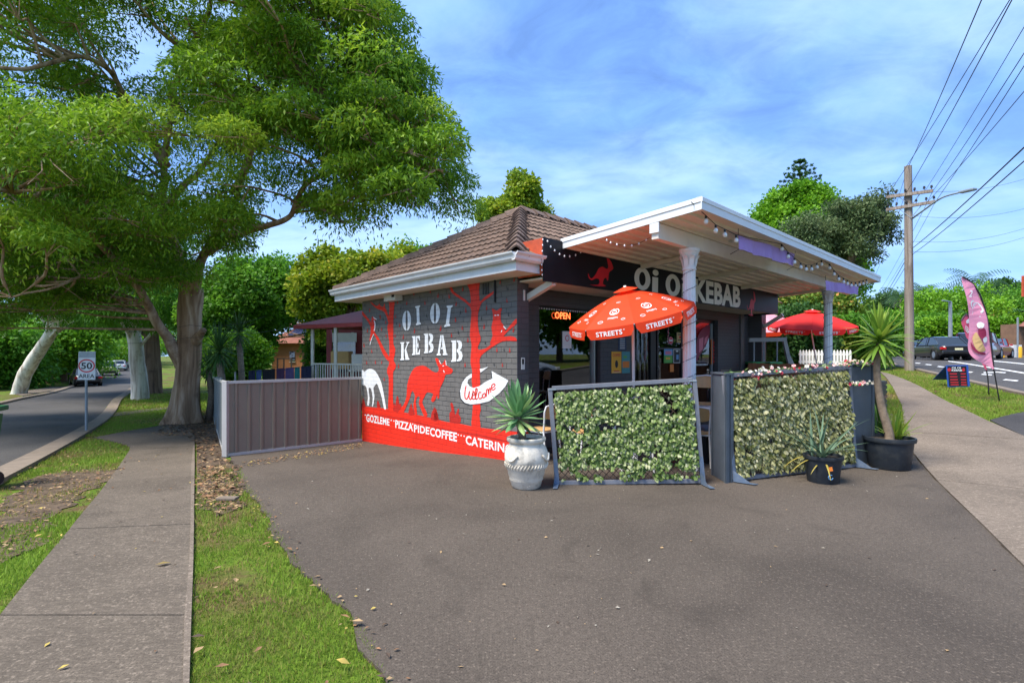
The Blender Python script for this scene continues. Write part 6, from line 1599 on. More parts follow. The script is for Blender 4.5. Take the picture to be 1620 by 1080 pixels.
# speed sign
M['sign_w'] = mat('white_sign_sheet', (.70, .71, .70), .4, .05, 5, dirt=(.5, .5, .48), dirt_amt=.4); M['galv'] = mat('galvanised_steel', (.30, .33, .35), .45, .12, 6, metal=.4)
sg = gx(136.5, 14.3); sd_ = 14.3
ss = thing('speed_sign', 'white 50 AREA speed limit sign on a steel pole by the kerb', 'road sign', sg)
TA = lambda x, y: at(0 + x / 3.858, 480 + y / 3.858, sd_ - .04)
obj('pole', MB().tube([sg, (sg.x, sg.y, at(0, 556, sd_).z)], .032, 10), M['galv'], ss)
pl = obj('plate', MB().prism([TA(473, 465), TA(581, 465), TA(582, 293), TA(480, 293)], (0, .008, 0)), M['sign_w'], ss)
obj('sticker_band', MB().prism([TA(482, 330) - Vector((0, .004, 0)), TA(580, 330) - Vector((0, .004, 0)), TA(580, 296) - Vector((0, .004, 0)), TA(484, 296) - Vector((0, .004, 0))], (0, .002, 0)), M['galv'], pl)
mb = MB(); o_, i_ = [], []
for k in range(33):
    a = k * math.pi / 16; o_.append(TA(529 + 51 * math.cos(a), 380 + 41 * math.sin(a)) - Vector((0, .003, 0))); i_.append(TA(529 + 43 * math.cos(a), 380 + 33 * math.sin(a)) - Vector((0, .003, 0)))
band(mb, o_, i_); obj('red_ring', mb, PM['red'], pl)
def sgt(s, x0, y0, x1, y1, bold): mb = MB(); put_text(mb, s, quadmap(TA(x0, y1) - Vector((0, .004, 0)), TA(x1, y1) - TA(x0, y1), TA(x0, y0) - TA(x0, y1)), bold); obj('lettering', mb, PM['black'], pl)
sgt('50', 496, 360, 563, 400, .02); sgt('AREA', 480, 430, 577, 454, .012)
# wheelie bin at the left edge
M['bin'] = mat('green_bin_plastic', (.02, .10, .035), .4, .12, 5); bc = 0
bn = thing('wheelie_bin', 'dark green wheelie bin cut off by the left edge', 'bin', gx(-57, 6.9)); g0 = gx(-57, 6.9)
obj('body', MB().add([g0 + Vector((x * s, y * s, z)) for z, s in ((.06, .20), (1.0, .27)) for x, y in ((-1, -1), (1, -1), (1, 1), (-1, 1))], [(0, 1, 5, 4), (1, 2, 6, 5), (2, 3, 7, 6), (3, 0, 4, 7), (3, 2, 1, 0)]), M['bin'], bn, bevel=.02)
obj('lid', MB().obox(g0 + Vector((-.30, -.30, 1.0)), (.60, 0, 0), (0, .62, .05), (0, 0, .07)), M['bin'], bn, bevel=.02)
obj('sticker', MB().add([g0 + Vector((.247, -.10, .35)), g0 + Vector((.247, .1, .35)), g0 + Vector((.272, .1, .75)), g0 + Vector((.272, -.1, .75))], [(0, 1, 2, 3)]), PM['white'], bn)
for s in (-1, 1): obj('wheel', MB().lathe([(.02, -.03), (.09, -.03), (.1, -.015), (.1, .015), (.09, .03), (.02, .03)], g0 + Vector((.21 * s, .22, .10)), 16, axis=Matrix(((0, 0, 1), (1, 0, 0), (0, 1, 0)))), M['black_pl'], bn)
# loose bits on the grass
pk = P(360, 788, .02); props(obj('concrete_lump', MB().box(pk, (.22, .10, .035)), M['kerb'], bevel=.012), 'small grey concrete lump on the grass strip by the forecourt', 'rubble')

# ------------------------------------------------------------------ cars
M['tyre'] = mat('tyre_rubber', (.015, .015, .016), .8, .2, 12); M['rim'] = mat('alloy_rim', (.35, .36, .38), .3, .1, 8, metal=.8); M['car_glass'] = mat('car_glass', (.012, .015, .018), .06, .1, 3, spec=.9)
M['lamp_red'] = mat('red_tail_lamp', (.45, .012, .012), .2, .1, 8); M['lamp_w'] = mat('clear_head_lamp', (.6, .62, .64), .12, .05, 8, spec=.9); M['plate_y'] = mat('number_plate', (.70, .66, .40), .5, .05, 8)
def car_paint(n, c): return mat('car_paint_' + n, c, .28, .05, 3, spec=.6, coat=.8)
def car(label, loc, rz, paint, suv=False, L_=4.6, W_=1.8, wagon=False, group='parked and passing cars'):
    """x forward; lofted body with wheel arches, glass house, lamps, bumpers and wheels"""
    loc = Vector(loc); t = thing('car', label, 'car', loc, group); rot = Matrix.Rotation(rz, 3, 'Z'); X = lambda x, y, z: loc + rot @ Vector((x, y, z))
    h = 1.72 if suv else 1.44; belt = 1.05 if suv else .93; cl_ = .26 if suv else .20
    hl = L_ / 2
    # stations: x, half width at belt, bottom z, shoulder z, deck z
    st = [(-hl, .72, .42, .72, belt - .12), (-hl + .12, .84, .32, .80, belt - .02), (-hl + .5, .90, cl_, .84, belt), (-.6, .905, cl_, .84, belt), (.5, .905, cl_, .84, belt - .01), (hl - 1.1, .90, cl_, .80, belt - .06), (hl - .45, .86, cl_ + .04, .70, belt - .19), (hl - .1, .76, .32, .60, belt - .30), (hl, .66, .40, .56, belt - .38)]
    sec = []
    for x, w, zb, zs, zd in st:
        w *= W_ / 1.8; sec.append([X(x, -w * .92, zb), X(x, -w, zb + .18), X(x, -w, zs), X(x, -w * .90, zd), X(x, 0, zd + .03), X(x, w * .90, zd), X(x, w, zs), X(x, w, zb + .18), X(x, w * .92, zb), X(x, 0, zb)])
    mb = MB(); n = 10; mb.add([p for s in sec for p in s], [(i * n + k, i * n + (k + 1) % n, (i + 1) * n + (k + 1) % n, (i + 1) * n + k) for i in range(len(sec) - 1) for k in range(n)] + [tuple(range(n))[::-1], tuple(range((len(sec) - 1) * n, len(sec) * n))])
    body = obj('body', mb, paint, t, smooth=True, sharp=38)
    # glass house
    if suv or wagon: gh = [(-hl + .12, belt - .02, .80), (-hl + .35, h - .06, .66), (-hl + .7, h, .68), (.35, h, .68), (.65, h - .05, .67), (hl - 1.25, belt - .05, .78)]
    else: gh = [(-hl + .55, belt - .02, .74), (-hl + 1.25, h - .05, .62), (-hl + 1.6, h, .64), (.15, h, .64), (.45, h - .05, .63), (hl - 1.35, belt - .05, .77)]
    mb = MB(); k = W_ / 1.8; low = [(x, belt - .03) for x, z, w in gh]
    P_ = []
    for x, z, w in gh: P_.append((X(x, -w * k, z), X(x, w * k, z)))
    B_ = [(X(gh[0][0], -.80 * k, belt - .03), X(gh[0][0], .80 * k, belt - .03)), (X(gh[-1][0], -.80 * k, belt - .08), X(gh[-1][0], .80 * k, belt - .08))]
    mb.add([p for q in P_ for p in q], [(2 * i, 2 * i + 1, 2 * i + 3, 2 * i + 2) for i in range(len(gh) - 1)] + [tuple(2 * i for i in range(len(gh))), tuple(2 * i + 1 for i in reversed(range(len(gh))))])
    obj('windows', mb, M['car_glass'], t)
    mb = MB(); rr = [(x, z, w) for x, z, w in gh[1:-1]]
    mb.add([X(x, s * w * k * 1.01, z + .012) for x, z, w in rr for s in (-1, 1)], [(2 * i, 2 * i + 1, 2 * i + 3, 2 * i + 2) for i in range(len(rr) - 1)])
    for s in (-1, 1):
        for (xa, za, wa), (xb, zb, wb) in ((gh[0], gh[1]), (gh[-1], gh[-2])): mb.beam(X(xa, s * (wa + .01) * k, za), X(xb, s * (wb + .01) * k, zb + .01), .06, .05)
        xm = -.25; mb.beam(X(xm, s * .80 * k, belt - .02), X(xm, s * .685 * k, h), .06, .03)
    obj('roof_and_pillars', mb, paint, body)
    r = .36 if suv else .32
    for fx in (-hl + .82, hl - .88):
        for s in (-1, 1):
            ax = (rot @ Matrix(((1, 0, 0), (0, 0, 1), (0, 1, 0)))); c = X(fx, s * (.80 * k), r)
            w = obj('wheel', MB().lathe([(r * .6, -.11), (r * .95, -.11), (r, -.07), (r, .07), (r * .95, .11), (r * .6, .11)], c, 24, axis=ax), M['tyre'], t); obj('rim', MB().lathe([(.04, s * .09), (r * .3, s * .1), (r * .62, s * .112)], c, 16, axis=ax), M['rim'], w)
            mb = MB(); mb.lathe([(r * 1.16, -.10), (r * 1.16, .13)], X(fx, s * .80 * k, r), 24, cap=False, axis=ax); obj('wheel_arch', mb, M['black_pl'], t)
    for s in (-1, 1):
        obj('tail_light', MB().obox(X(-hl - .005, s * .74 * k - .14, belt - .30), rot @ Vector((.16, 0, 0)), rot @ Vector((0, .28, 0)), (0, 0, .15)), M['lamp_red'], t, bevel=.02)
        obj('head_light', MB().obox(X(hl - .20, s * .66 * k - .17, belt - .40), rot @ Vector((.17, 0, 0)), rot @ Vector((0, .34, 0)), (0, 0, .12)), M['lamp_w'], t, bevel=.02)
        obj('mirror', MB().obox(X(hl - 1.5, s * .98 * k - .08, belt - .02), rot @ Vector((.1, 0, 0)), rot @ Vector((0, .16, 0)), (0, 0, .12)), paint, t, bevel=.02)
        obj('door_handle', MB().obox(X(-.5, s * .91 * k - .01, belt - .14), rot @ Vector((.16, 0, 0)), rot @ Vector((0, .02, 0)), (0, 0, .025)), M['rim'], body)
    obj('rear_bumper', MB().obox(X(-hl - .05, -.80 * k, .38), rot @ Vector((.2, 0, 0)), rot @ Vector((0, 1.6 * k, 0)), (0, 0, .2)), M['black_pl'] if suv else paint, t, bevel=.04)
    obj('front_bumper', MB().obox(X(hl - .12, -.76 * k, .32), rot @ Vector((.16, 0, 0)), rot @ Vector((0, 1.52 * k, 0)), (0, 0, .2)), paint, t, bevel=.04)
    obj('number_plate', MB().obox(X(-hl - .062, -.2, .60 if not suv else .72), rot @ Vector((.01, 0, 0)), rot @ Vector((0, .4, 0)), (0, 0, .12)), M['plate_y'], t)
    return t
sd2 = math.atan2(.854, -.52)
car('dark sedan parked by the far kerb behind the speed sign', gx(135, 43), sd2 + .25, car_paint('dark', (.02, .02, .024)), L_=4.5)
car('pale green four wheel drive parked up the side street', gx(171, 61), sd2 + .1, car_paint('sage', (.28, .30, .14)), suv=True, L_=4.5)
car('silver hatchback beyond the four wheel drive', gx(188, 72), sd2 + .05, car_paint('silver', (.5, .52, .55)), wagon=True, L_=4.2)
car('dark blue car farthest up the side street', gx(193.5, 84), sd2, car_paint('blue', (.025, .03, .05)), wagon=True, L_=4.4)
car('black sedan seen from behind on the main road', gx(1484, 33), math.atan2(.841, .541) + .28, car_paint('black', (.014, .014, .017)), L_=4.8)
car('second dark car ahead of the black sedan', gx(1466, 41), math.atan2(.841, .541) + .28, car_paint('charcoal', (.02, .022, .025)), wagon=True, L_=4.4)
car('maroon four wheel drive behind the pink flags', gx(1548, 34), math.atan2(.841, .541) - .35, car_paint('maroon', (.10, .02, .035)), suv=True, L_=4.6)
car('red hatchback partly hidden behind the pink flag', gx(1568, 38), math.atan2(.841, .541) - .45, car_paint('red', (.35, .015, .02)), wagon=True, L_=4.0)

# ================================================================== TREES
def m_bark(name, c, dark, pale, scale=1.0, stretch=.25):
    m = NT(name); v = m.vmap((3.0 * scale, 3.0 * scale, stretch * scale))
    col = m.ramp(m.noise(1.6, 7, .62, v, .5), [(.30, dark), (.48, c), (.68, pale)])
    col = m.mix(m.ramp(m.noise(1.1, 5, .7), [(.55, 0.0), (.68, .7)]), col, shade(c4(dark), 1.3))
    m.col(col); m.set(rough=.85, spec=.2); m.bump(m.noise(6, 6, .65, v), .6, .03); return m.mat
M['bark_gum'] = m_bark('pinkish_gum_bark', (.38, .235, .14), (.15, .085, .05), (.62, .46, .33))
M['bark_white'] = m_bark('white_gum_bark', (.60, .55, .47), (.24, .19, .14), (.80, .77, .70))
M['bark_brown'] = m_bark('brown_bark', (.16, .10, .065), (.06, .04, .03), (.26, .18, .12))
M['lf_gum'] = m_leaf('gum_leaf', (.070, .160, .010), (.20, .37, .020), (.43, .56, .050), .5, .45, .3)
M['lf_mid'] = m_leaf('mid_green_leaf', (.045, .140, .012), (.115, .30, .022), (.23, .44, .038), .55, .42)
M['lf_dark'] = m_leaf('dark_green_leaf', (.025, .075, .014), (.055, .140, .024), (.11, .22, .040), .55, .35)
M['lf_lime'] = m_leaf('lime_leaf', (.12, .22, .014), (.27, .38, .022), (.52, .46, .040), .55, .4)
M['lf_grey'] = m_leaf('grey_green_leaf', (.060, .105, .034), (.13, .19, .070), (.22, .27, .12), .55, .3)
M['lf_bright'] = m_leaf('bright_green_leaf', (.07, .20, .008), (.16, .36, .014), (.29, .50, .030), .55, .35)
M['lf_rust'] = m_leaf('green_and_rust_leaf', (.06, .14, .014), (.16, .26, .030), (.55, .24, .05), .55, .3)
def leaf_cloud(cen, rad, npc, ln, wd, droop, seed, flat=.75, tbias=0.0, jitter=.16, shell=.5, dome=0.0):
    """leaves around clump centres: returns verts (4 per leaf) and tint"""
    r = np.random.default_rng(seed); cen = np.asarray(cen, float); rad = np.asarray(rad, float); m = len(cen)
    idx = np.repeat(np.arange(m), npc); n = len(idx)
    d = r.normal(size=(n, 3)); d /= np.linalg.norm(d, axis=1)[:, None]
    if dome: d[:, 2] = np.where(r.random(n) < dome, np.abs(d[:, 2]), d[:, 2])
    rr = r.random(n) ** shell
    off = d * rr[:, None] * rad[idx][:, None]; off[:, 2] *= flat
    p = cen[idx] + off
    ax = r.normal(size=(n, 3)); ax /= np.linalg.norm(ax, axis=1)[:, None]; ax = ax * (1 - droop) + d * .35; ax[:, 2] -= droop * 1.3
    ax /= np.linalg.norm(ax, axis=1)[:, None]
    up = r.normal(size=(n, 3)) * .6; up[:, 2] += .7; sd = np.cross(ax, up); sd /= np.linalg.norm(sd, axis=1)[:, None] + 1e-9
    L_ = (ln * r.uniform(.6, 1.3, n))[:, None]; W_ = (wd * r.uniform(.7, 1.3, n))[:, None]
    v = np.stack([p, p + ax * L_ * .45 + sd * W_, p + ax * L_, p + ax * L_ * .45 - sd * W_], 1)
    ct = r.normal(0, .13, m)
    t = np.clip(.42 + ct[idx] + r.normal(0, jitter, n) + tbias, 0, 1)
    return v.reshape(-1, 4, 3).reshape(-1, 3), t
def limb_path(pts, wig=.0, seed=0):
    q = spline(pts, 6)
    return [p + Vector((mnoise.noise(p * 1.3 + Vector((seed, 0, 0))), mnoise.noise(p * 1.3 + Vector((0, seed, 5))), mnoise.noise(p * 1.3 + Vector((3, 0, seed))))) * wig for p in q]
def inside_px(px_, py_, poly):
    return bool(inpoly(np.array([[px_, py_]]), np.array(poly, float))[0])
def proj(p): return PCX + FPX * p[0] / p[1], HOR - FPX * (p[2] - CAMZ) / p[1]

# ---- the big gum on the left -------------------------------------------------
gb = gx(292, 16.6); gum = thing('gum_tree', 'huge spreading gum tree with a forked pinkish trunk beside the fence', 'tree', gb)
def flare(p, z0): return 1
tr = [gb + Vector((-.05, 0, -.3)), gb + Vector((0, 0, .35)), at(297, 600, 16.6), at(300, 540, 16.6), at(300, 500, 16.6), at(303, 455, 16.5)]
q = limb_path(tr); n = len(q)
mb = MB(); rad_ = []
for i, p in enumerate(q):
    zz = p.z - gb.z; rad_.append(.35 + .26 * math.exp(-max(0, zz + .1) / .5) if zz < 4 else max(.20, .35 - .085 * (zz - 4)))
mb.tube(q, rad_, 28)
tk = obj('trunk', mb, M['bark_gum'], gum, smooth=True)
for v in tk.data.vertices:      # root buttresses and hollows
    p = Vector(v.co) + gb; zz = p.z - gb.z; a = math.atan2(p.y - gb.y, p.x - gb.x)
    k = math.exp(-max(0, zz) / .6) * .16 * math.sin(a * 5 + 1.2) + .05 * mnoise.noise(p * 1.7) + .03 * mnoise.noise(p * 5)
    c = Vector((gb.x, gb.y, p.z)); d_ = p - c; d_.z = 0
    v.co += Vector((d_.x, d_.y, 0)).normalized() * k * .6
limbs = []
def limb(pts, r0, r1, name='limb', n=12, wig=.12, m='bark_gum', parent=None, store=True):
    q = limb_path(pts, wig, len(limbs)); k = len(q)
    rs = [lerp(r0, r1, (i / (k - 1)) ** .55) * lerp(.95, .62, min(1, i / 7)) for i in range(k)]
    obj(name, MB().tube(q, rs, n), M[m], parent or gum, smooth=True)
    if store: limbs.append((q, rs))
    return q
limb([at(288, 575, 16.6), at(268, 545, 16.2), at(243, 497, 15.6), at(228, 470, 15.2), at(195, 425, 14.4), at(150, 375, 13.2), at(95, 335, 12.0), at(20, 300, 11.0)], .34, .08)
limb([at(300, 470, 16.5), at(318, 415, 16.0), at(336, 375, 15.4), at(372, 310, 14.6), at(392, 262, 13.8), at(430, 205, 13.0), at(520, 165, 12.2)], .30, .07)
limb([at(330, 395, 15.8), at(370, 372, 15.0), at(428, 357, 14.2), at(458, 343, 13.8), at(471, 316, 13.5), at(492, 285, 13.2), at(560, 262, 12.6), at(640, 255, 12.0), at(700, 270, 11.8)], .20, .05, wig=.05)
limb([at(300, 460, 16.5), at(275, 395, 16.2), at(262, 330, 15.8), at(258, 265, 15.2), at(270, 180, 14.4), at(300, 90, 13.8), at(330, 10, 13.2), at(345, -70, 12.6)], .28, .07)
limb([at(270, 395, 16.2), at(235, 365, 15.4), at(190, 335, 14.4), at(120, 330, 13.2), at(50, 345, 12.2)], .16, .05)
limb([at(258, 265, 15.2), at(225, 200, 14.2), at(180, 120, 13.0), at(120, 90, 12.0), at(40, 110, 11.0), at(-40, 100, 10.4)], .17, .05)
limb([at(372, 310, 14.6), at(400, 230, 14.2), at(440, 120, 13.4), at(480, 60, 12.8), at(540, 40, 12.2)], .16, .05)
limb([at(440, 120, 13.4), at(520, 75, 12.8), at(560, 60, 12.6), at(600, 80, 12.4)], .08, .03)
limb([at(262, 330, 15.8), at(330, 250, 15.4), at(380, 160, 15.0), at(400, 60, 14.4), at(380, -60, 13.8)], .14, .05)
limb([at(195, 425, 14.4), at(150, 430, 13.4), at(90, 450, 12.4), at(20, 470, 11.6)], .10, .03)
limb([at(520, 165, 12.2), at(600, 180, 11.8), at(680, 210, 11.6), at(735, 230, 11.5)], .07, .025)
limb([at(300, 90, 13.8), at(240, 30, 12.8), at(180, -30, 12.0), at(80, -60, 11.0)], .10, .03)
# stump of an old branch on the right of the trunk
limb([at(305, 545, 16.6), at(316, 530, 16.3), at(322, 522, 16.1)], .26, .15, 'limb_stub', wig=0, store=False)
# crown: clumps through the volume, kept to the photographed outline
SIL = [(-300, -260), (600, -260), (612, 0), (640, 40), (660, 85), (683, 112), (690, 145), (704, 172), (726, 188), (748, 232), (738, 262), (752, 300), (758, 345), (735, 365), (705, 360), (690, 338), (640, 338), (600, 348), (575, 365), (560, 392), (525, 392), (505, 360), (478, 340), (455, 330), (470, 300), (440, 295), (415, 320), (405, 370), (385, 410), (345, 430), (300, 462), (240, 486), (195, 504), (120, 512), (40, 526), (-60, 540), (-300, 560)]
HOLES = [(235, 78, 34, 24), (55, 105, 34, 22), (365, 30, 18, 14), (520, 62, 14, 10), (430, 160, 14, 8), (300, 395, 16, 20), (445, 265, 16, 10)]
cen, rad_ = [], []; tries = 0; r_ = random.Random(21)
while len(cen) < 540 and tries < 150000:
    tries += 1
    px_, py_ = (r_.uniform(-260, 775) if r_.random() < .5 else r_.uniform(340, 775)), (r_.uniform(-240, 545) if r_.random() < .8 else r_.uniform(330, 545))
    d_ = lerp(9.6, 17.5, r_.random() ** .8)
    if px_ > 420: d_ = r_.uniform(10.8, 14.5)
    if py_ > 390: d_ = r_.uniform(12.5, 19.0)
    rr = r_.uniform(.6, 1.3)
    e = rr / d_ * FPX * .62
    if not all(inside_px(px_ + a * e, py_ + b * e, SIL) for a, b in ((1, 0), (-1, 0), (0, .9), (0, -1))): continue
    if any(((px_ - hx) / (hw + e * .85)) ** 2 + ((py_ - hy) / (hh + e * .85)) ** 2 < 1 for hx, hy, hw, hh in HOLES): continue
    p = at(px_, py_, d_)
    if p.z > 15.5 or (p - Vector((gb.x, gb.y, 8))).length > 13.5: continue
    if any((p - Vector(c)).length < .36 * (rr + q2) for c, q2 in zip(cen, rad_)): continue
    cen.append(tuple(p)); rad_.append(rr)
V, T = leaf_cloud(cen, rad_, 1050, .14, .0200, .40, 5, .64, .06, .17, .30, .82)
fast_mesh('crown', V, 4, M['lf_gum'], T, gum, kind='stuff')
# twigs from limbs to clumps
mb = MB(); LP = [(p, r) for q, rs in limbs for p, r in zip(q, rs)]; LA = np.array([tuple(p) for p, r in LP])
for c, rr in zip(cen, rad_):
    c = Vector(c); dd = np.linalg.norm(LA - np.array(c), axis=1) + np.maximum(0, LA[:, 2] - c.z) * .8; k = int(dd.argmin()); p, r = LP[k]
    if dd[k] > 5.5: continue
    m1 = p.lerp(c, .4) + Vector((r_.gauss(0, .15), r_.gauss(0, .15), r_.gauss(.12, .15))); m2 = p.lerp(c, .75) + Vector((r_.gauss(0, .12), r_.gauss(0, .12), r_.gauss(.1, .1)))
    mb.tube(spline([p, m1, m2, c], 3), [min(r * .8, .05), min(r * .7, .045)] + [lerp(.035, .012, i / 7) for i in range(8)], 5, False)
    for j in range(3):
        e = c + Vector((r_.gauss(0, 1), r_.gauss(0, 1), r_.gauss(0, .5))).normalized() * rr * .8; mb.tube([m2, c.lerp(e, .4), e], [.016, .011, .005], 4, False)
obj('twigs', mb, M['bark_gum'], gum, smooth=True, kind='stuff')

# ---- generic trees ------------------------------------------------------------
def tree(name, label, base, trunk_r, trunk_top, ell, ncl, npc, ln, wd, leaf, bark='bark_brown', droop=.15, seed=1, cr=(.5, .9), group='background trees', flat=.85, tbias=0, trunk_pts=None, lean=None, shell=.5, inner=.55):
    """ell: list of crown ellipsoids (centre, radii); leaf clumps sit mostly near their surface"""
    base = Vector(base); t = thing(name, label, 'tree', base, group); r = random.Random(seed); cen, rad_ = [], []
    tp = trunk_pts or [base - Vector((0, 0, .3)), base.lerp(Vector(trunk_top), .35) + Vector((r.gauss(0, .1), 0, 0)), base.lerp(Vector(trunk_top), .7), Vector(trunk_top)]
    q = limb_path(tp, trunk_r * .12, seed); k = len(q); obj('trunk', MB().tube(q, [trunk_r * (1.18 if i < 1 else 1) * lerp(1, .55, i / (k - 1)) for i in range(k)], 12), M[bark], t, smooth=True)
    vol = [rx * ry * rz for c, (rx, ry, rz) in ell]; tot = sum(v ** .67 for v in vol)
    for (c, (rx, ry, rz)), v in zip(ell, vol):
        for _ in range(max(3, int(ncl * v ** .67 / tot))):
            d = Vector((r.gauss(0, 1), r.gauss(0, 1), r.gauss(0, 1))).normalized(); s = r.uniform(inner, 1.0)
            cen.append((c[0] + d.x * rx * s, c[1] + d.y * ry * s, c[2] + d.z * rz * s)); rad_.append(r.uniform(*cr))
    V, T = leaf_cloud(cen, rad_, npc, ln, wd, droop, seed, flat, tbias, .15, shell); fast_mesh('crown', V, 4, M[leaf], T, t, kind='stuff')
    mb = MB(); top = q[-1]
    for i in range(0, len(cen), max(1, len(cen) // 26)):
        c = Vector(cen[i]); s = q[int(k * r.uniform(.45, .98))]; mb.tube(spline([s, s.lerp(c, .5) + Vector((0, 0, r.uniform(0, .3))), c], 3), [min(trunk_r * .3, .10) * x for x in (1, .9, .75, .6, .45, .3, .2)], 5, False)
    obj('branches', mb, M[bark], t, smooth=True)
    return t
def E(px_, py_, d, rx, rz, ry=None): c = at(px_, py_, d); k = d / FPX; return ((c.x, c.y, c.z), (rx * k, (ry if ry else max(rx, rz)) * k, rz * k))
# trunks on the left verge
tb = gx(222, 28.5)
tree('white_gum', 'straight white barked gum with a thick pale trunk', tb, .45, at(205, 420, 28.0), [E(190, 340, 27, 120, 60), E(120, 420, 26, 90, 40), E(205, 472, 26, 80, 30)], 110, 420, .28, .03, 'lf_mid', 'bark_white', .4, 3, (.8, 1.4), trunk_pts=[tb - Vector((0, 0, .3)), at(220, 600, 28.5), at(214, 545, 28.4), at(207, 500, 28.2), at(196, 440, 27.8)])
tb = gx(243, 33); tree('verge_tree', 'brown trunked tree with a forked stem behind the big gum', tb, .55, at(236, 470, 33), [E(235, 440, 33, 80, 45), E(290, 470, 34, 60, 40), E(190, 500, 36, 50, 26)], 80, 380, .26, .06, 'lf_mid', 'bark_brown', .1, 4, (.8, 1.4))
tb = gx(28, 33.5); tree('leaning_gum', 'pale gum trunk leaning to the right across the side street', tb, .42, at(110, 440, 31), [E(140, 440, 30, 110, 40), E(40, 400, 30, 120, 60), E(125, 478, 30, 70, 26)], 130, 420, .26, .03, 'lf_mid', 'bark_white', .4, 5, (.8, 1.4), trunk_pts=[tb - Vector((0, 0, .3)), at(40, 592, 33.2), at(62, 555, 32.8), at(82, 525, 32.2), at(108, 490, 31.6), at(140, 440, 31)])
lx = [('street_tree', 'bright green street tree over the parked four wheel drive', 185, 80, 150, 555, [E(165, 545, 80, 75, 28), E(110, 550, 76, 60, 26), E(210, 540, 90, 50, 26)], 'lf_bright', 110, 9),
      ('street_tree', 'dark leafy tree behind the leaning pale trunk', 60, 52, 60, 540, [E(60, 560, 50, 70, 36), E(0, 545, 48, 60, 50), E(110, 568, 54, 40, 30)], 'lf_bright', 110, 10),
      ('street_tree', 'deep green tree at the far left edge of the side street', -60, 40, -60, 500, [E(-50, 540, 38, 80, 60), E(20, 575, 40, 40, 34)], 'lf_mid', 90, 11),
      ('street_tree', 'tall shadowy tree closing the view up the side street', 215, 120, 215, 520, [E(215, 540, 120, 45, 30), E(260, 535, 110, 40, 30), E(250, 500, 100, 70, 40)], 'lf_mid', 110, 12),
      ('verge_tree', 'slim dark trunk with a green crown left of the speed sign', 77, 46, 80, 560, [E(85, 545, 46, 50, 26), E(110, 530, 45, 40, 22)], 'lf_bright', 60, 13),
      ('verge_tree', 'second slim trunk with green crown by the far footpath', 100, 50, 100, 560, [E(110, 550, 50, 46, 24)], 'lf_mid', 60, 14)]
for nm, lb, bx, bd, tx, ty, el, lf_, nc, sd in lx:
    tree(nm, lb, gx(bx, bd), .3, at(tx, ty, bd), el, nc, 260, .34, .10, lf_, seed=sd, cr=(1.2, 2.4))
# trees behind the fence and the shop
tree('backyard_tree', 'dense deep green tree behind the side fence', gx(395, 26), .35, at(395, 500, 26), [E(395, 480, 26, 70, 70), E(430, 460, 27, 38, 52), E(350, 500, 25, 55, 50), E(352, 545, 25, 45, 40)], 170, 420, .20, .06, 'lf_mid', seed=15, cr=(.6, 1.1))
tree('backyard_tree', 'lighter green rounded tree right of the spiky palm', gx(395, 21), .2, at(395, 560, 21), [E(378, 566, 21, 34, 28)], 60, 420, .16, .05, 'lf_bright', seed=16, cr=(.45, .8))
tree('backyard_tree', 'yellow green autumn tree rising behind the tiled roof', gx(545, 24), .25, at(550, 470, 24), [E(545, 440, 24, 70, 42), E(600, 420, 24, 40, 26), E(508, 462, 23, 36, 40), E(520, 500, 23, 22, 26), E(640, 420, 26, 40, 20)], 150, 330, .19, .07, 'lf_lime', seed=17, cr=(.45, .9), inner=.35)
tree('backyard_tree', 'mid green tree beside the brick house and veranda', gx(480, 30), .25, at(485, 530, 30), [E(528, 560, 30, 28, 46), E(522, 520, 30, 22, 40), E(515, 480, 31, 30, 30)], 100, 380, .20, .07, 'lf_mid', seed=18, cr=(.6, 1.0))
tree('backyard_tree', 'tall green tree peeping over the left end of the roof', gx(660, 40), .3, at(670, 440, 40), [E(670, 415, 40, 50, 24), E(620, 440, 40, 50, 30)], 60, 300, .3, .09, 'lf_mid', seed=19, cr=(.8, 1.5))
tree('backyard_tree', 'yellow tipped tree standing behind the roof ridge', gx(812, 30), .3, at(812, 380, 30), [E(808, 335, 30, 30, 26), E(825, 305, 30, 18, 26), E(790, 345, 30, 28, 22), E(845, 350, 31, 22, 16)], 90, 320, .24, .08, 'lf_lime', seed=20, cr=(.6, 1.0), tbias=-.08)
tree('backyard_tree', 'dark tree filling the gap behind the veranda', gx(575, 34), .3, at(575, 500, 34), [E(575, 520, 34, 60, 50), E(440, 470, 50, 60, 34), E(350, 520, 42, 60, 50)], 130, 300, .26, .09, 'lf_dark', seed=22, cr=(.9, 1.6))
# spiky cordyline palms behind the fence
def spiky(label, x, y, d, L_, n, w, grp='spiky palms', trunk=True):
    b = gx(x, d); top = at(x, y, d); t = thing('cordyline_palm', label, 'palm', b, grp)
    obj('trunk', MB().tube([b, b.lerp(top, .5) + Vector((.1, 0, 0)), top], [.12, .1, .09], 10), M['palm_bark'], t, smooth=True); V, T = [], []
    for i in range(n):
        f = i / n; strap(V, T, top + Vector((0, 0, f * .25)), i * 2.4, lerp(-.9, 1.45, f) + rng.gauss(0, .12), L_ * rng.uniform(.8, 1.1), w, .7 if f < .6 else .3, .3, min(1, max(0, rng.gauss(.35, .2))), 5)
    plant_mesh('leaves', V, T, M['cord2'], t, 'stuff')
M['cord2'] = m_leaf('spiky_palm_leaf', (.030, .085, .020), (.070, .155, .035), (.20, .24, .07), .5, .2)
spiky('spiky green cordyline palm rising over the side fence', 347, 562, 14.0, .75, 110, .028); spiky('smaller spiky palm behind the fence', 378, 532, 17.5, .7, 90, .028); spiky('low spiky palm head beside the trunk of the gum', 330, 585, 17, .6, 70, .026)

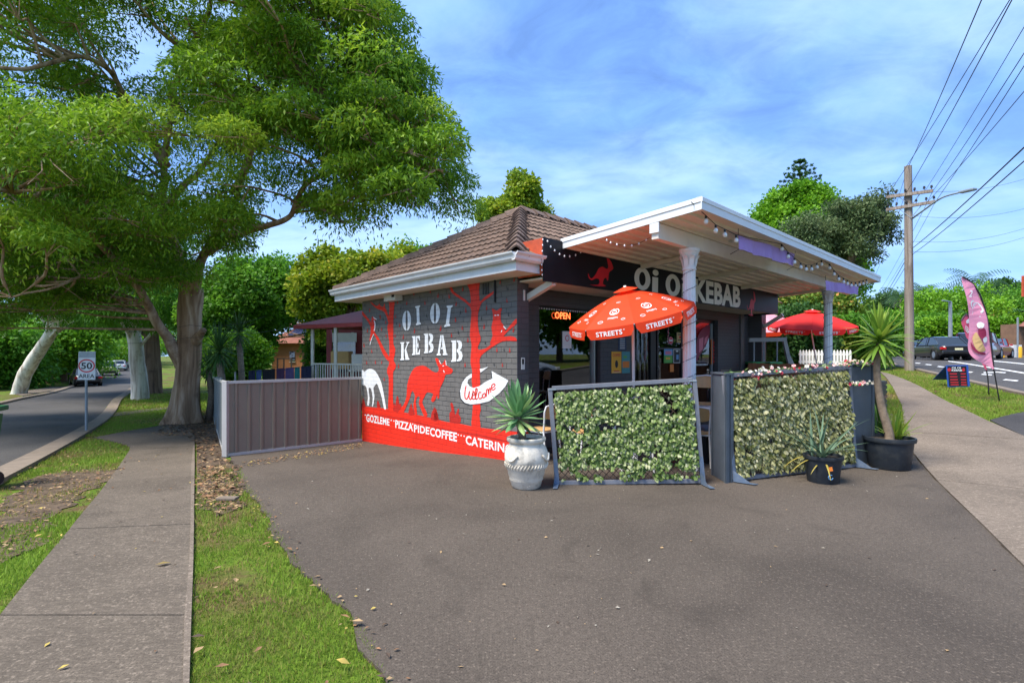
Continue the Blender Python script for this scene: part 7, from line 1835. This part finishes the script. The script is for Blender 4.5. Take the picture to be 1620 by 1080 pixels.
# ================================================================== RIGHT SIDE
# power pole
M['pole_wood'] = m_bark('grey_pole_timber', (.26, .21, .17), (.13, .10, .08), (.36, .31, .27), 2.0, .12)
pb = gx(1439, 21.5); pd_ = 21.5
pole = thing('power_pole', 'tall grey timber power pole with two crossarms and a street lamp', 'power pole', pb); ptop = at(1436.5, 263, pd_)
obj('shaft', MB().tube([pb - Vector((0, 0, .3)), pb.lerp(ptop, .5), ptop], [.175, .155, .135], 16), M['pole_wood'], pole, smooth=True, sharp=50)
ARM = {}
for k, (xa, ya, xb, yb) in enumerate(((1402, 312, 1476, 302), (1402, 332, 1480, 319))):
    dx = .0; a, b = at(xa, ya, pd_ - .2 + .6), at(xb, yb, pd_ - .2 - .55)
    ar = obj('crossarm', MB().beam(a, b, .10, .12), M['pole_wood'], pole); ARM[k] = (a, b)
    for s in (.04, .22, .42, .62, .82, .97):
        p = a.lerp(b, s) + Vector((0, 0, .06)); obj('insulator', MB().lathe([(.012, 0), (.012, .07), (.045, .08), (.05, .11), (.03, .13), (.045, .15), (.03, .18)], p, 10), M['black_pl'], ar, smooth=True)
    m_ = a.lerp(b, .5)
    obj('brace', MB().beam(a.lerp(b, .25), Vector((ptop.x, ptop.y - .16, m_.z - .5)), .03, .02).beam(a.lerp(b, .75), Vector((ptop.x, ptop.y - .16, m_.z - .5)), .03, .02), M['galv'], pole)
la_ = at(1443, 346, pd_); lp_ = [la_, at(1462, 332, pd_ - .6), at(1490, 313, pd_ - 1.4), at(1520, 304, pd_ - 2.2)]
lamp = obj('lamp_arm', MB().tube(spline(lp_, 5), .035, 8), M['galv'], pole, smooth=True); lh0, lh1 = at(1519, 304.5, pd_ - 2.2), at(1543, 299, pd_ - 2.7)
obj('lamp_head', MB().beam(lh0, lh1, .22, .09), M['galv'], lamp, bevel=.03)
# wires: each hangs from the pole towards the next pole (out of frame on the right) or away down the road
def wire(label, pts, r=.012, sag=.3):
    pts = [Vector(p) for p in pts]; q = []
    for a, b in zip(pts[:-1], pts[1:]):
        for k in range(14): t = k / 14; q.append(a.lerp(b, t) - Vector((0, 0, sag * 4 * t * (1 - t))))
    q.append(pts[-1]); o = obj('power_line', MB().tube(q, r * .68, 5), M['wire']); return props(o, label, 'power line', 'power lines')
near = [(ptop + Vector((0, 0, -.05)), (1549, 0), 8.0, .014), (ARM[0][0], (1592, 0), 8.4, .012), (ARM[0][0].lerp(ARM[0][1], .42), (1596, 0), 8.0, .014), (ARM[0][0].lerp(ARM[0][1], .82), (1640, 0), 8.2, .010), (ARM[0][1], (1668, 0), 8.2, .013), (ARM[1][1], (1680, 0), 8.1, .013), (ARM[1][0].lerp(ARM[1][1], .82), (1700, 40), 8.0, .013), (at(1443, 393, 21.3), (1640, 205), 8.0, .02), (at(1444, 402, 21.3), (1640, 228), 8.0, .016)]
nm_ = ['topmost power line leaving the pole head', 'power line from the left end of the upper crossarm', 'power line from the middle of the upper crossarm', 'thin power line from the right part of the upper crossarm', 'power line from the right tip of the upper crossarm', 'power line from the right tip of the lower crossarm', 'power line from the right part of the lower crossarm', 'thick upper telephone cable sweeping up to the right', 'thin lower telephone cable sweeping up to the right']
for (a, tgt, d, r), l in zip(near, nm_):
    b = at(tgt[0], tgt[1], d); e = a + (b - a) * 1.35; wire(l, [a, e], r, .12)
vpd = lambda d: None
for k, (a, r) in enumerate(((ptop + Vector((0, 0, -.05)), .012), (ARM[0][0], .012), (ARM[0][0].lerp(ARM[0][1], .42), .012), (ARM[0][1], .012), (ARM[1][0], .012), (ARM[1][1], .012), (at(1443, 393, 21.3), .02), (at(1444, 402, 21.3), .016))):
    b = a + Vector((.541, .841, 0)) * 70 + Vector((0, 0, .6)); wire(['farther span of the topmost line', 'farther span from the left tip of the upper crossarm', 'farther span from the middle of the upper crossarm', 'farther span from the right tip of the upper crossarm', 'farther span from the left tip of the lower crossarm', 'farther span from the right tip of the lower crossarm', 'farther span of the thick telephone cable', 'farther span of the thin telephone cable'][k], [a, b], r, .9)
for k, (y0, y1) in enumerate(((302, 282), (341, 329), (382, 360), (398, 374))):
    wire(['service wire crossing the road below the crossarms', 'service wire crossing the road at lamp height', 'upper service wire over the far houses', 'lower service wire over the far houses'][k], [at(1444, y0, 21.4), at(1625, y1, 24), at(1800, y1 - 16, 27)], .009, .25)
wire('thin service wire running to the house behind the big gum', [at(420, 500, 16), at(300, 514, 15.5), at(150, 520, 17)], .008, .15)
wire('second service wire passing the trunk of the big gum', [at(520, 505, 22), at(300, 534, 15.8), at(120, 537, 17)], .008, .15)

# feather flags
M['flag_pink'] = mat('pink_flag_cloth', (.93, .36, .50), .65, .06, 3); M['flag_red'] = mat('red_pink_flag_cloth', (.88, .14, .24), .65, .06, 3); translucent(M['flag_pink'], .3); translucent(M['flag_red'], .3)
def ZF(x, y): return (1480 + x / 5.143, 430 + y / 5.143)
def flag(label, out, d, pole_pts, m, prints, foot):
    ft = gx(*foot); t = thing('feather_flag', label, 'flag', ft, 'feather flags on the verge')
    pp = [ft] + [at(*ZF(*p), d) for p in pole_pts]; obj('pole', MB().tube(spline(pp, 5), .014, 8), M['black_pl'], t, smooth=True)
    pts = smooth_closed([ZF(*p) for p in out], 3)
    def F(x, y, l=0): p = at(x, y, d); p.y += .022 * math.sin(x * .16 + y * .05) - l; return p
    mb = MB(); mb.poly([F(*p) for p in pts]); cl_ = obj('cloth', mb, m, t, tri=True)
    obj('hem', MB().tube([at(*ZF(*p), d) + Vector((0, -.01, 0)) for p in pole_pts[1:]], .016, 6), M['black_pl'], t)
    for s, mm in prints: 
        mb = MB(); s(mb, lambda x, y: F(*ZF(x, y), .02)); obj('print', mb, mm, cl_, tri=True)
    return t
fd = 12.6
def heart(mb, f):
    for rx, ry, w in ((58, 48, 13), (30, 26, 11)):
        o_, i_ = [], []
        for k in range(29):
            a = 2 * math.pi * k / 28; dip = .3 * max(0, 1 - abs(math.cos(a)) / .4) if math.sin(a) < 0 else 0
            g = lambda R_x, R_y: f(330 + R_x * math.cos(a) * .95 + R_y * math.sin(a) * .25, 283 + R_y * math.sin(a) * (1 - dip) + R_x * math.cos(a) * .35)
            o_.append(g(rx, ry)); i_.append(g(rx - w, ry - w))
        band(mb, o_, i_)
def txt(s, x0, y0, x1, y1, h, bold=.02):
    def g(mb, f): put_text(mb, s, lambda a, b: f(lerp(x0, x1, a) + h * .18 * b, lerp(y0, y1, a) - h * b), bold)
    return g
def blob(pts):
    def g(mb, f): mb.poly([f(*p) for p in smooth_closed(pts, 3)])
    return g
outA = [(217, 42), (260, 62), (310, 108), (350, 170), (385, 260), (410, 350), (428, 450), (445, 560), (462, 680), (470, 790), (430, 765), (370, 735), (310, 705), (275, 660), (268, 600), (275, 540), (280, 450), (270, 350), (245, 200)]
flag('big pink feather flag with heart logo and dessert picture', outA, fd, [(485, 850), (470, 770), (455, 620), (430, 440), (400, 300), (360, 185), (310, 105), (255, 58), (217, 42)], M['flag_pink'],
     [(heart, PM['white']), (txt('2', 258, 205, 285, 205, 55), PM['white']), (txt('STREETS', 292, 345, 360, 372, 22, .01), PM['white']), (blob([(340, 480), (360, 450), (395, 470), (402, 520), (370, 545), (345, 520)]), PM['maroon']), (blob([(335, 420), (360, 408), (385, 425), (375, 455), (350, 460), (335, 445)]), PM['white']), (blob([(300, 530), (325, 490), (345, 530), (385, 600), (405, 640), (350, 650), (315, 620), (300, 570)]), PM['tan']), (blob([(375, 545), (405, 528), (415, 560), (390, 578)]), PM['white']), (blob([(285, 570), (300, 600), (330, 640), (405, 660), (395, 675), (330, 660), (290, 620)]), PM['maroon'])], (1581, fd))
outB = [(205, 420), (215, 375), (240, 350), (265, 345), (275, 360), (290, 450), (285, 540), (262, 540), (235, 480)]
flag('red pink feather flag mostly hidden behind the big flag', outB + [], 13.6, [(425, 860), (405, 760), (370, 640), (330, 520), (290, 410), (262, 350), (235, 355), (207, 400)], M['flag_red'], [(txt('KEBAB', 232, 470, 285, 520, 40), PM['white']), (blob([(240, 400), (270, 380), (275, 410), (250, 420)]), PM['white'])], (1564.5, 13.6))
mb = MB(); fb = lambda x, y: at(*ZF(x, y), 13.58); mb.poly([fb(375, 735), (fb(410, 745)), fb(418, 800), fb(400, 790)]); obj('cloth_tip', mb, M['flag_red'], bpy.data.objects['feather_flag.001'])
# A-frame menu board
M['aframe_blue'] = mat('blue_board_frame', (.03, .10, .42), .45, .08, 5); M['menu_black'] = mat('black_menu_panel', (.02, .02, .026), .4, .1, 5)
ad = 15.3; am = lambda x, y, l=0: at(*ZF(x, y), ad - l)
ab = thing('menu_board', 'blue framed black A-frame menu board on the verge', 'menu board', gx(1516, ad))
obj('front_panel', MB().prism([am(105, 935), am(282, 935), am(265, 757), am(90, 760)], (0, .03, 0)), M['aframe_blue'], ab)
fp_ = obj('menu_face', MB().prism([am(112, 928, .006), am(262, 928, .006), am(250, 766, .006), am(98, 766, .006)], (0, .004, 0)), M['menu_black'], ab)
obj('rear_panel', MB().prism([am(120, 900) + Vector((.1, .75, .05)), am(290, 900) + Vector((.1, .75, .05)), am(268, 762) + Vector((0, .04, 0)), am(100, 762) + Vector((0, .04, 0))], (0, .02, 0)), M['aframe_blue'], ab)
def mtext(s, x0, y0, x1, y1, m, b=.02): mb = MB(); put_text(mb, s, quadmap(am(x0, y1, .012), am(x1, y1, .012) - am(x0, y1, .012), am(x0, y0, .012) - am(x0, y1, .012)), b); obj('lettering', mb, m, fp_)
mtext('OI OI', 132, 772, 206, 788, PM['white'], .03); mtext('KEBAB', 132, 792, 216, 808, PM['white'], .03)
for k, y in enumerate((824, 848, 872, 893, 913)):
    mb = MB(); mb.prism([am(116 + k * 2, y + 9, .010), am(174 + k * 4, y + 9, .010), am(174 + k * 4, y, .010), am(116 + k * 2, y, .010)], (0, .002, 0)); obj('menu_line', mb, PM['red'], fp_); mb = MB(); mb.prism([am(205 + k, y + 9, .010), am(246 + k * 2, y + 9, .010), am(246 + k * 2, y, .010), am(205 + k, y, .010)], (0, .002, 0)); obj('menu_line', mb, PM['red'], fp_)
for x in (112, 228): mb = MB(); mb.poly([am(x + 18 * math.cos(a) * (1 if x < 200 else .7), 796 + 16 * math.sin(a * 1.0), .010) for a in (0, 1, 2.2, 3.4, 4.6, 5.4)]); obj('menu_kangaroo', mb, PM['red'], fp_, tri=True)

# behind the terrace: brown fence, picket fence, timber frame, bins
M['brown_fence'] = mat('orange_brown_timber', (.32, .12, .05), .75, .2, 6, .3, 40)
bf = thing('timber_fence', 'low orange brown timber fence behind the terrace', 'fence', gx(1235, 13)); a, b = at(1184, 574, 13.2), at(1308, 577, 12.3); n = 18
for k in range(n):
    p, q = a.lerp(b, k / n), a.lerp(b, (k + .92) / n); z = H(p.x, p.y); obj('board', MB().obox((p.x, p.y, z), q - p + Vector((0, 0, 0)), (0, .02, 0), (0, 0, p.z - z + rng.uniform(-.01, .01))), M['brown_fence'], bf)
obj('rail', MB().beam(a + Vector((0, .06, -.12)), b + Vector((0, .06, -.12)), .05, .08), M['brown_fence'], bf)
M['picket'] = mat('white_picket_paint', (.76, .75, .70), .5, .05, 5)
pf = thing('picket_fence', 'white picket fence beyond the red umbrella', 'fence', gx(1306, 17)); a, b = at(1265, 562, 17), at(1349, 562, 16.4); n = 17
for k in range(n):
    p = a.lerp(b, k / n); w = (b - a) / n * .62; z = H(p.x, p.y) + .1; top = at(0, 553, p.y).z
    mb = MB(); f = [Vector((p.x, p.y, z)), Vector((p.x, p.y, z)) + Vector((w.x, w.y, 0)), Vector((p.x + w.x, p.y + w.y, top - .07)), Vector((p.x + w.x / 2, p.y + w.y / 2, top)), Vector((p.x, p.y, top - .07))]; mb.prism(f, (0, .02, 0)); obj('picket', mb, M['picket'], pf)
for dz in (.15, .4): obj('rail', MB().beam(Vector((a.x, a.y + .05, at(0, 553, a.y).z - dz)), Vector((b.x, b.y + .05, at(0, 553, b.y).z - dz)), .04, .07), M['picket'], pf)
tfm = thing('swing_stand', 'grey timber A-frame standing behind the shop end wall', 'stand', gx(1230, 13.5)); T7 = lambda x, y, d=13.0: at(1080 + x / 4.5, 460 + y / 4.5, d)
M['frame_gr'] = mat('grey_timber', (.36, .36, .34), .7, .15, 6)
obj('top_beam', MB().beam(T7(470, 350), T7(735, 345), .09, .10), M['frame_gr'], tfm); obj('leg', MB().beam(T7(722, 345), T7(770, 560), .08, .09), M['frame_gr'], tfm); obj('leg', MB().beam(T7(735, 420), T7(800, 560, 13.4), .06, .06), M['frame_gr'], tfm)
for x in (508, 578, 672): obj('hanging_rod', MB().tube([T7(x, 360, 13.1), T7(x, 500, 13.1)], .02, 6), M['galv'], tfm)
for x, l in ((530, 'left'), (615, 'right')):
    p = T7(x, 500, 14.0); z = H(p.x, p.y); t = thing('green_bin', 'bright green lidded bin, %s one of the pair behind the brown fence' % l, 'bin', (p.x, p.y, z), 'green bins behind the fence'); obj('body', MB().box((p.x, p.y, (z + p.z) / 2 - .05), (.42, .42, p.z - z - .1)), M['bin'], t); obj('lid', MB().box((p.x, p.y, p.z - .05), (.5, .5, .07)), mat('bright_green_lid', (.05, .42, .12), .4, .05), t, bevel=.02)
# hedges
def hedge(name, label, c0, c1, w, h, leaf, seed, n=70, npc=330, ln=.13, wd=.045, grp='hedges'):
    c0, c1 = Vector(c0), Vector(c1); t = thing(name, label, 'hedge', (c0 + c1) / 2, grp); r = random.Random(seed); cen, rd = [], []
    d = (c1 - c0); nr = Vector((d.y, -d.x, 0)).normalized()
    for _ in range(n): p = c0 + d * r.random() + nr * r.uniform(-.5, .5) * w + Vector((0, 0, h * (.12 + .8 * r.random() ** .6))); cen.append(tuple(p)); rd.append(r.uniform(.3, .55) * max(.7, h / 2.2))
    V, T = leaf_cloud(cen, rd, npc, ln, wd, .1, seed, .9, 0, .17, .5); fast_mesh('foliage', V, 4, M[leaf], T, t, kind='stuff')
    mb = MB()
    for k in range(8): p = c0 + d * ((k + .5) / 8); mb.tube([p, p + Vector((r.gauss(0, .1), 0, h * .7))], [.05, .02], 6)
    obj('stems', mb, M['bark_brown'], t)
hedge('hedge', 'dark hedge behind the pink umbrella and timber frame', gx(1180, 18), gx(1300, 19), 1.2, 2.6, 'lf_dark', 31, 90)
hedge('hedge', 'clipped dark hedge right of the picket fence', gx(1330, 22), gx(1402, 24), 1.4, 2.5, 'lf_mid', 32, 80)
hedge('hedge', 'long bright clipped hedge before the red roofed house', gx(1470, 50), gx(1610, 50), 2.0, 3.7, 'lf_bright', 33, 150, 300, .3, .1)
hedge('hedge', 'low dark hedge across the road left of the cars', gx(1420, 52), gx(1470, 50), 2.0, 2.6, 'lf_mid', 34, 70, 260, .3, .1)
def tree2(*a, **k): return tree(*a, **k)
tree('red_tipped_shrub', 'rust tipped green tree behind the red umbrella', gx(1290, 24), .2, at(1290, 520, 24), [E(1290, 500, 24, 60, 34), E(1245, 495, 24, 34, 28), E(1340, 520, 24, 34, 36), E(1290, 540, 24, 70, 24)], 150, 330, .18, .06, 'lf_rust', seed=41, cr=(.45, .85), inner=.4)
tree('backyard_tree', 'green tree showing under the right end of the awning', gx(1215, 27), .2, at(1215, 500, 27), [E(1225, 500, 27, 34, 36), E(1260, 480, 28, 30, 24)], 70, 300, .2, .07, 'lf_mid', seed=42, cr=(.5, .9))
tree('dome_tree', 'dense bright green dome shaped tree behind the awning', gx(1262, 60), .7, at(1262, 420, 60), [E(1262, 375, 60, 66, 66), E(1315, 430, 60, 40, 46), E(1225, 385, 60, 38, 44), E(1262, 330, 60, 46, 30)], 230, 420, .34, .15, 'lf_bright', seed=43, cr=(1.0, 1.8), inner=.8, tbias=-.05)
# Norfolk pine
nb = gx(1266, 85); npn = thing('norfolk_pine', 'dark symmetrical pine tip rising above the dome shaped tree', 'tree', nb, 'background trees'); nt_ = at(1265.5, 252, 85); obj('trunk', MB().tube([nb, nt_], [.5, .06], 10), M['bark_brown'], npn); r = random.Random(5); cen, rd = [], []
for k in range(10):
    f = k / 9; z = lerp(256, 345, f); L_ = lerp(7, 54, f ** .75); nb_ = 6
    for j in range(nb_):
        a = j * 2 * math.pi / nb_ + k * .5 + r.gauss(0, .08); c0 = at(1265.5, z, 85)
        for s in np.linspace(.12, 1, max(3, int(3 + 7 * f))): cen.append((c0.x + math.cos(a) * L_ * s * 85 / FPX, c0.y + math.sin(a) * L_ * s * 85 / FPX, c0.z + (.10 * L_ * s - .0) * 85 / FPX * .9)); rd.append(.2 + .10 * f)
V, T = leaf_cloud(cen, rd, 80, .28, .05, .0, 8, .5, -.05); fast_mesh('crown', V, 4, M['lf_dark'], T, npn, kind='stuff')
gt = gx(1345, 38)
tree('grey_gum', 'grey green gum with an arching branch beside the power pole', gt, .35, at(1365, 400, 38), [E(1290, 375, 38, 60, 34), E(1330, 360, 38, 50, 40), E(1265, 395, 38, 40, 26), E(1340, 400, 38, 40, 28), E(1385, 345, 37, 30, 30), E(1398, 315, 37, 14, 18), E(1360, 330, 37, 26, 20), E(1400, 360, 37, 18, 18)], 150, 300, .24, .05, 'lf_grey', 'bark_gum', .3, 44, (.55, 1.0), inner=.3, trunk_pts=[gt - Vector((0, 0, .3)), at(1340, 470, 38), at(1345, 415, 38), at(1362, 375, 37.6), at(1385, 350, 37.2), at(1405, 338, 37)])
far = [('far_tree', 'rounded olive green tree across the road behind the pole', 1500, 72, [E(1490, 500, 72, 66, 46), E(1450, 520, 72, 40, 34), E(1530, 490, 74, 44, 36)], 'lf_bright', 51), ('far_tree', 'darker tree across the road near the lamp post', 1470, 64, [E(1480, 530, 64, 50, 28), E(1440, 540, 64, 36, 24)], 'lf_mid', 52), ('far_tree', 'tall blue green gum behind the big flag', 1570, 100, [E(1575, 470, 100, 22, 26), E(1572, 490, 100, 40, 30)], 'lf_dark', 53), ('far_tree', 'tall gum at the right edge of the picture', 1600, 100, [E(1600, 475, 100, 20, 28), E(1615, 500, 100, 40, 30)], 'lf_dark', 54), ('far_tree', 'tropical green tree mass behind the red roof', 1600, 84, [E(1600, 500, 84, 60, 24), E(1640, 490, 84, 60, 40)], 'lf_mid', 55),
       ('far_tree', 'dark trees closing the road beyond the cordyline', 1400, 110, [E(1400, 530, 110, 40, 30), E(1360, 520, 110, 40, 30), E(1420, 545, 110, 30, 16)], 'lf_mid', 56), ('far_tree', 'hazy tree crown left of the power pole', 1385, 95, [E(1390, 490, 95, 22, 24), E(1420, 485, 95, 20, 18)], 'lf_dark', 57)]
for nm, lb, bx, bd, el, lf_, sd in far: tree(nm, lb, gx(bx, bd), .4, at(bx, 520, bd), el, 100, 260, .42, .14, lf_, seed=sd, cr=(1.3, 2.4))
M['palmleaf'] = m_leaf('palm_frond', (.025, .075, .025), (.055, .13, .05), (.10, .20, .07), .5, .25)
def palm(label, x, y, d, L_, seed):
    b = gx(x, d); top = at(x, y, d); t = thing('palm_tree', label, 'palm', b, 'palms across the road'); r = random.Random(seed); obj('trunk', MB().tube([b, b.lerp(top, .5), top], [.22, .18, .16], 10), M['bark_gum'], t, smooth=True); V, T = [], []
    for i in range(20):
        az = i * 2.4; el = lerp(-.1, 1.3, (i % 10) / 10); p = top.copy(); dd = Vector((math.cos(az) * math.cos(el), math.sin(az) * math.cos(el), math.sin(el)))
        for s in range(14):
            n2 = dd.cross(Vector((0, 0, 1))).normalized(); ll = .9 * math.sin((s + 1.5) / 16 * math.pi) * L_ / 3
            for sg in (1, -1): q = p + n2 * sg * ll + Vector((0, 0, -ll * .55)) + dd * ll * .4; V += [p - dd * .06, p + dd * .06, q, q - dd * .03]; T.append(min(1, max(0, r.gauss(.45, .2))))
            p = p + dd * L_ / 14; dd = (dd + Vector((0, 0, -.14))).normalized()
    fast_mesh('fronds', np.array([tuple(v) for v in V]), 4, M['palmleaf'], np.array(T), t, kind='stuff')
palm('arching palm head above the big pink flag', 1541, 447, 78, 5.0, 1); palm('palm left of the power pole top of the far trees', 1462, 462, 88, 4.2, 2); palm('palm just right of the power pole', 1478, 468, 92, 4.2, 3); palm('palm behind the red roofed house', 1566, 505, 76, 4.4, 4); palm('low palm left of the power pole', 1425, 470, 90, 4.0, 6)
# red roofed house across the road, lamp post and street bits
M['terracotta'] = mat('terracotta_roof', (.48, .14, .09), .75, .15, 2); hh = gx(1590, 64); hz = hh.z
rh = thing('red_roof_house', 'house with a terracotta hip roof behind the bright hedge', 'house', hh); c = hh; obj('wall', MB().obox((c.x - 6, c.y, hz), (12, -3, 0), (3, 9, 0), (0, 0, 2.8)), M['cream'], rh)
zt = at(1590, 518, 64).z; zr = at(1575, 492, 66).z
obj('roof', MB().add([at(1538, 522, 62.5), at(1614, 522, 60), at(1622, 518, 72), at(1545, 518, 74), at(1566, 494, 68)], [(0, 1, 4), (1, 2, 4), (2, 3, 4), (3, 0, 4), (0, 3, 2, 1)]), M['terracotta'], rh)
rh2 = thing('red_roof_house', 'second terracotta roof peeping through the far trees', 'house', gx(1490, 78)); obj('roof', MB().add([at(1468, 522, 70), at(1512, 524, 69), at(1512, 520, 80), at(1468, 520, 80), at(1490, 503, 75)], [(0, 1, 4), (1, 2, 4), (2, 3, 4), (3, 0, 4)]), M['terracotta'], rh2); p = gx(1490, 73); obj('wall', MB().box((p.x, p.y, p.z + 1.3), (4.4, 5, 2.6)), M['cream'], rh2)
bs = thing('brick_house', 'brown brick house at the right edge across the road', 'house', gx(1640, 44)); p = gx(1640, 44); obj('wall', MB().box((p.x + .6, p.y, p.z + 1.2), (3.6, 4, 3.4)), mat('brown_brick_wall', (.20, .115, .075), .8, .2, 3), bs); obj('roof', MB().add([at(1611, 516, 42.5), at(1690, 518, 41), at(1690, 514, 50), at(1611, 514, 50), at(1650, 490, 46)], [(0, 1, 4), (1, 2, 4), (2, 3, 4), (3, 0, 4)]), M['house_tile'], bs)
lpb = gx(1503.5, 33); lpost = thing('lamp_post', 'slim grey street lamp post behind the black sedan', 'lamp post', lpb); lt = at(1503.5, 477, 33); obj('post', MB().tube([lpb, lt], [.13, .09], 10), M['galv'], lpost); obj('lamp_arm', MB().beam(lt, at(1491, 475, 32.4), .1, .06), M['galv'], lpost)
for x, d, h, l in ((1573, 42, 536, 'thin grey sign post before the hedge'), (1610, 40, 502, 'tall thin post at the right end of the hedge')):
    p = gx(x, d); props(obj('street_post', MB().tube([p, at(x, h, d)], .06, 8), M['galv']), l, 'post')
M['yellow'] = mat('yellow_bollard_paint', (.75, .42, .02), .5, .08, 5)
for x, d, m_, l in ((1586, 42, 'yellow', 'yellow bollard nearest the hedge end'), (1599, 41.5, 'sign_red', 'red bollard between the two yellow ones'), (1613, 40, 'yellow', 'yellow bollard at the right edge across the road')):
    p = gx(x, d); props(obj('bollard', MB().lathe([(.16, 0), (.16, .75), (.13, .85), (.02, .88)], p, 14), M[m_], smooth=True, sharp=50), l, 'bollard', 'bollards across the road')
p = gx(1606, 41); props(obj('utility_cabinet', MB().box((p.x, p.y, p.z + .5), (.7, .4, 1.0)), M['sign_w'], bevel=.02), 'white utility cabinet between the bollards', 'cabinet')
p = at(1618.5, 447, 30); sb = thing('street_sign', 'tall orange red sign cut off by the right edge', 'sign', gx(1624, 30)); obj('panel', MB().obox((p.x, p.y, at(0, 469, 30).z), (1.2, 0, 0), (0, .1, 0), (0, 0, at(0, 436, 30).z - at(0, 469, 30).z)), M['sign_red'], sb); q = gx(1634, 30); obj('post', MB().tube([q, (q.x, q.y, at(0, 469, 30).z)], .06, 8), M['galv'], sb)

# what stands across the main road, out of frame but mirrored in the shop windows
for x, y, h, lf_, sd, lb in ((33, 2, 9, 'lf_dark', 61, 'dark tree across the main road reflected at the left of the shop window'), (36, 10, 10, 'lf_mid', 62, 'broad tree across the main road reflected in the middle of the shop window'), (40, 18, 9, 'lf_dark', 63, 'tree across the main road reflected in the glass door'), (30, -7, 8, 'lf_mid', 64, 'low tree across the main road reflected in the side window')):
    z = H(x, y); tree('street_tree', lb, (x, y, z), .3, (x, y, z + h * .5), [((x, y, z + h * .58), (4.5, 4.5, h * .42)), ((x + 1, y + 2.5, z + h * .4), (3.5, 3.5, h * .33))], 60, 260, .42, .15, lf_, seed=sd, cr=(1.2, 2.2), group='trees across the main road')
car('pale blue four wheel drive on the main road mirrored in the shop window', (14.6, 7.0, H(14.6, 7.0)), math.atan2(.841, .541), car_paint('pale_blue', (.42, .50, .58)), suv=True, L_=4.8)
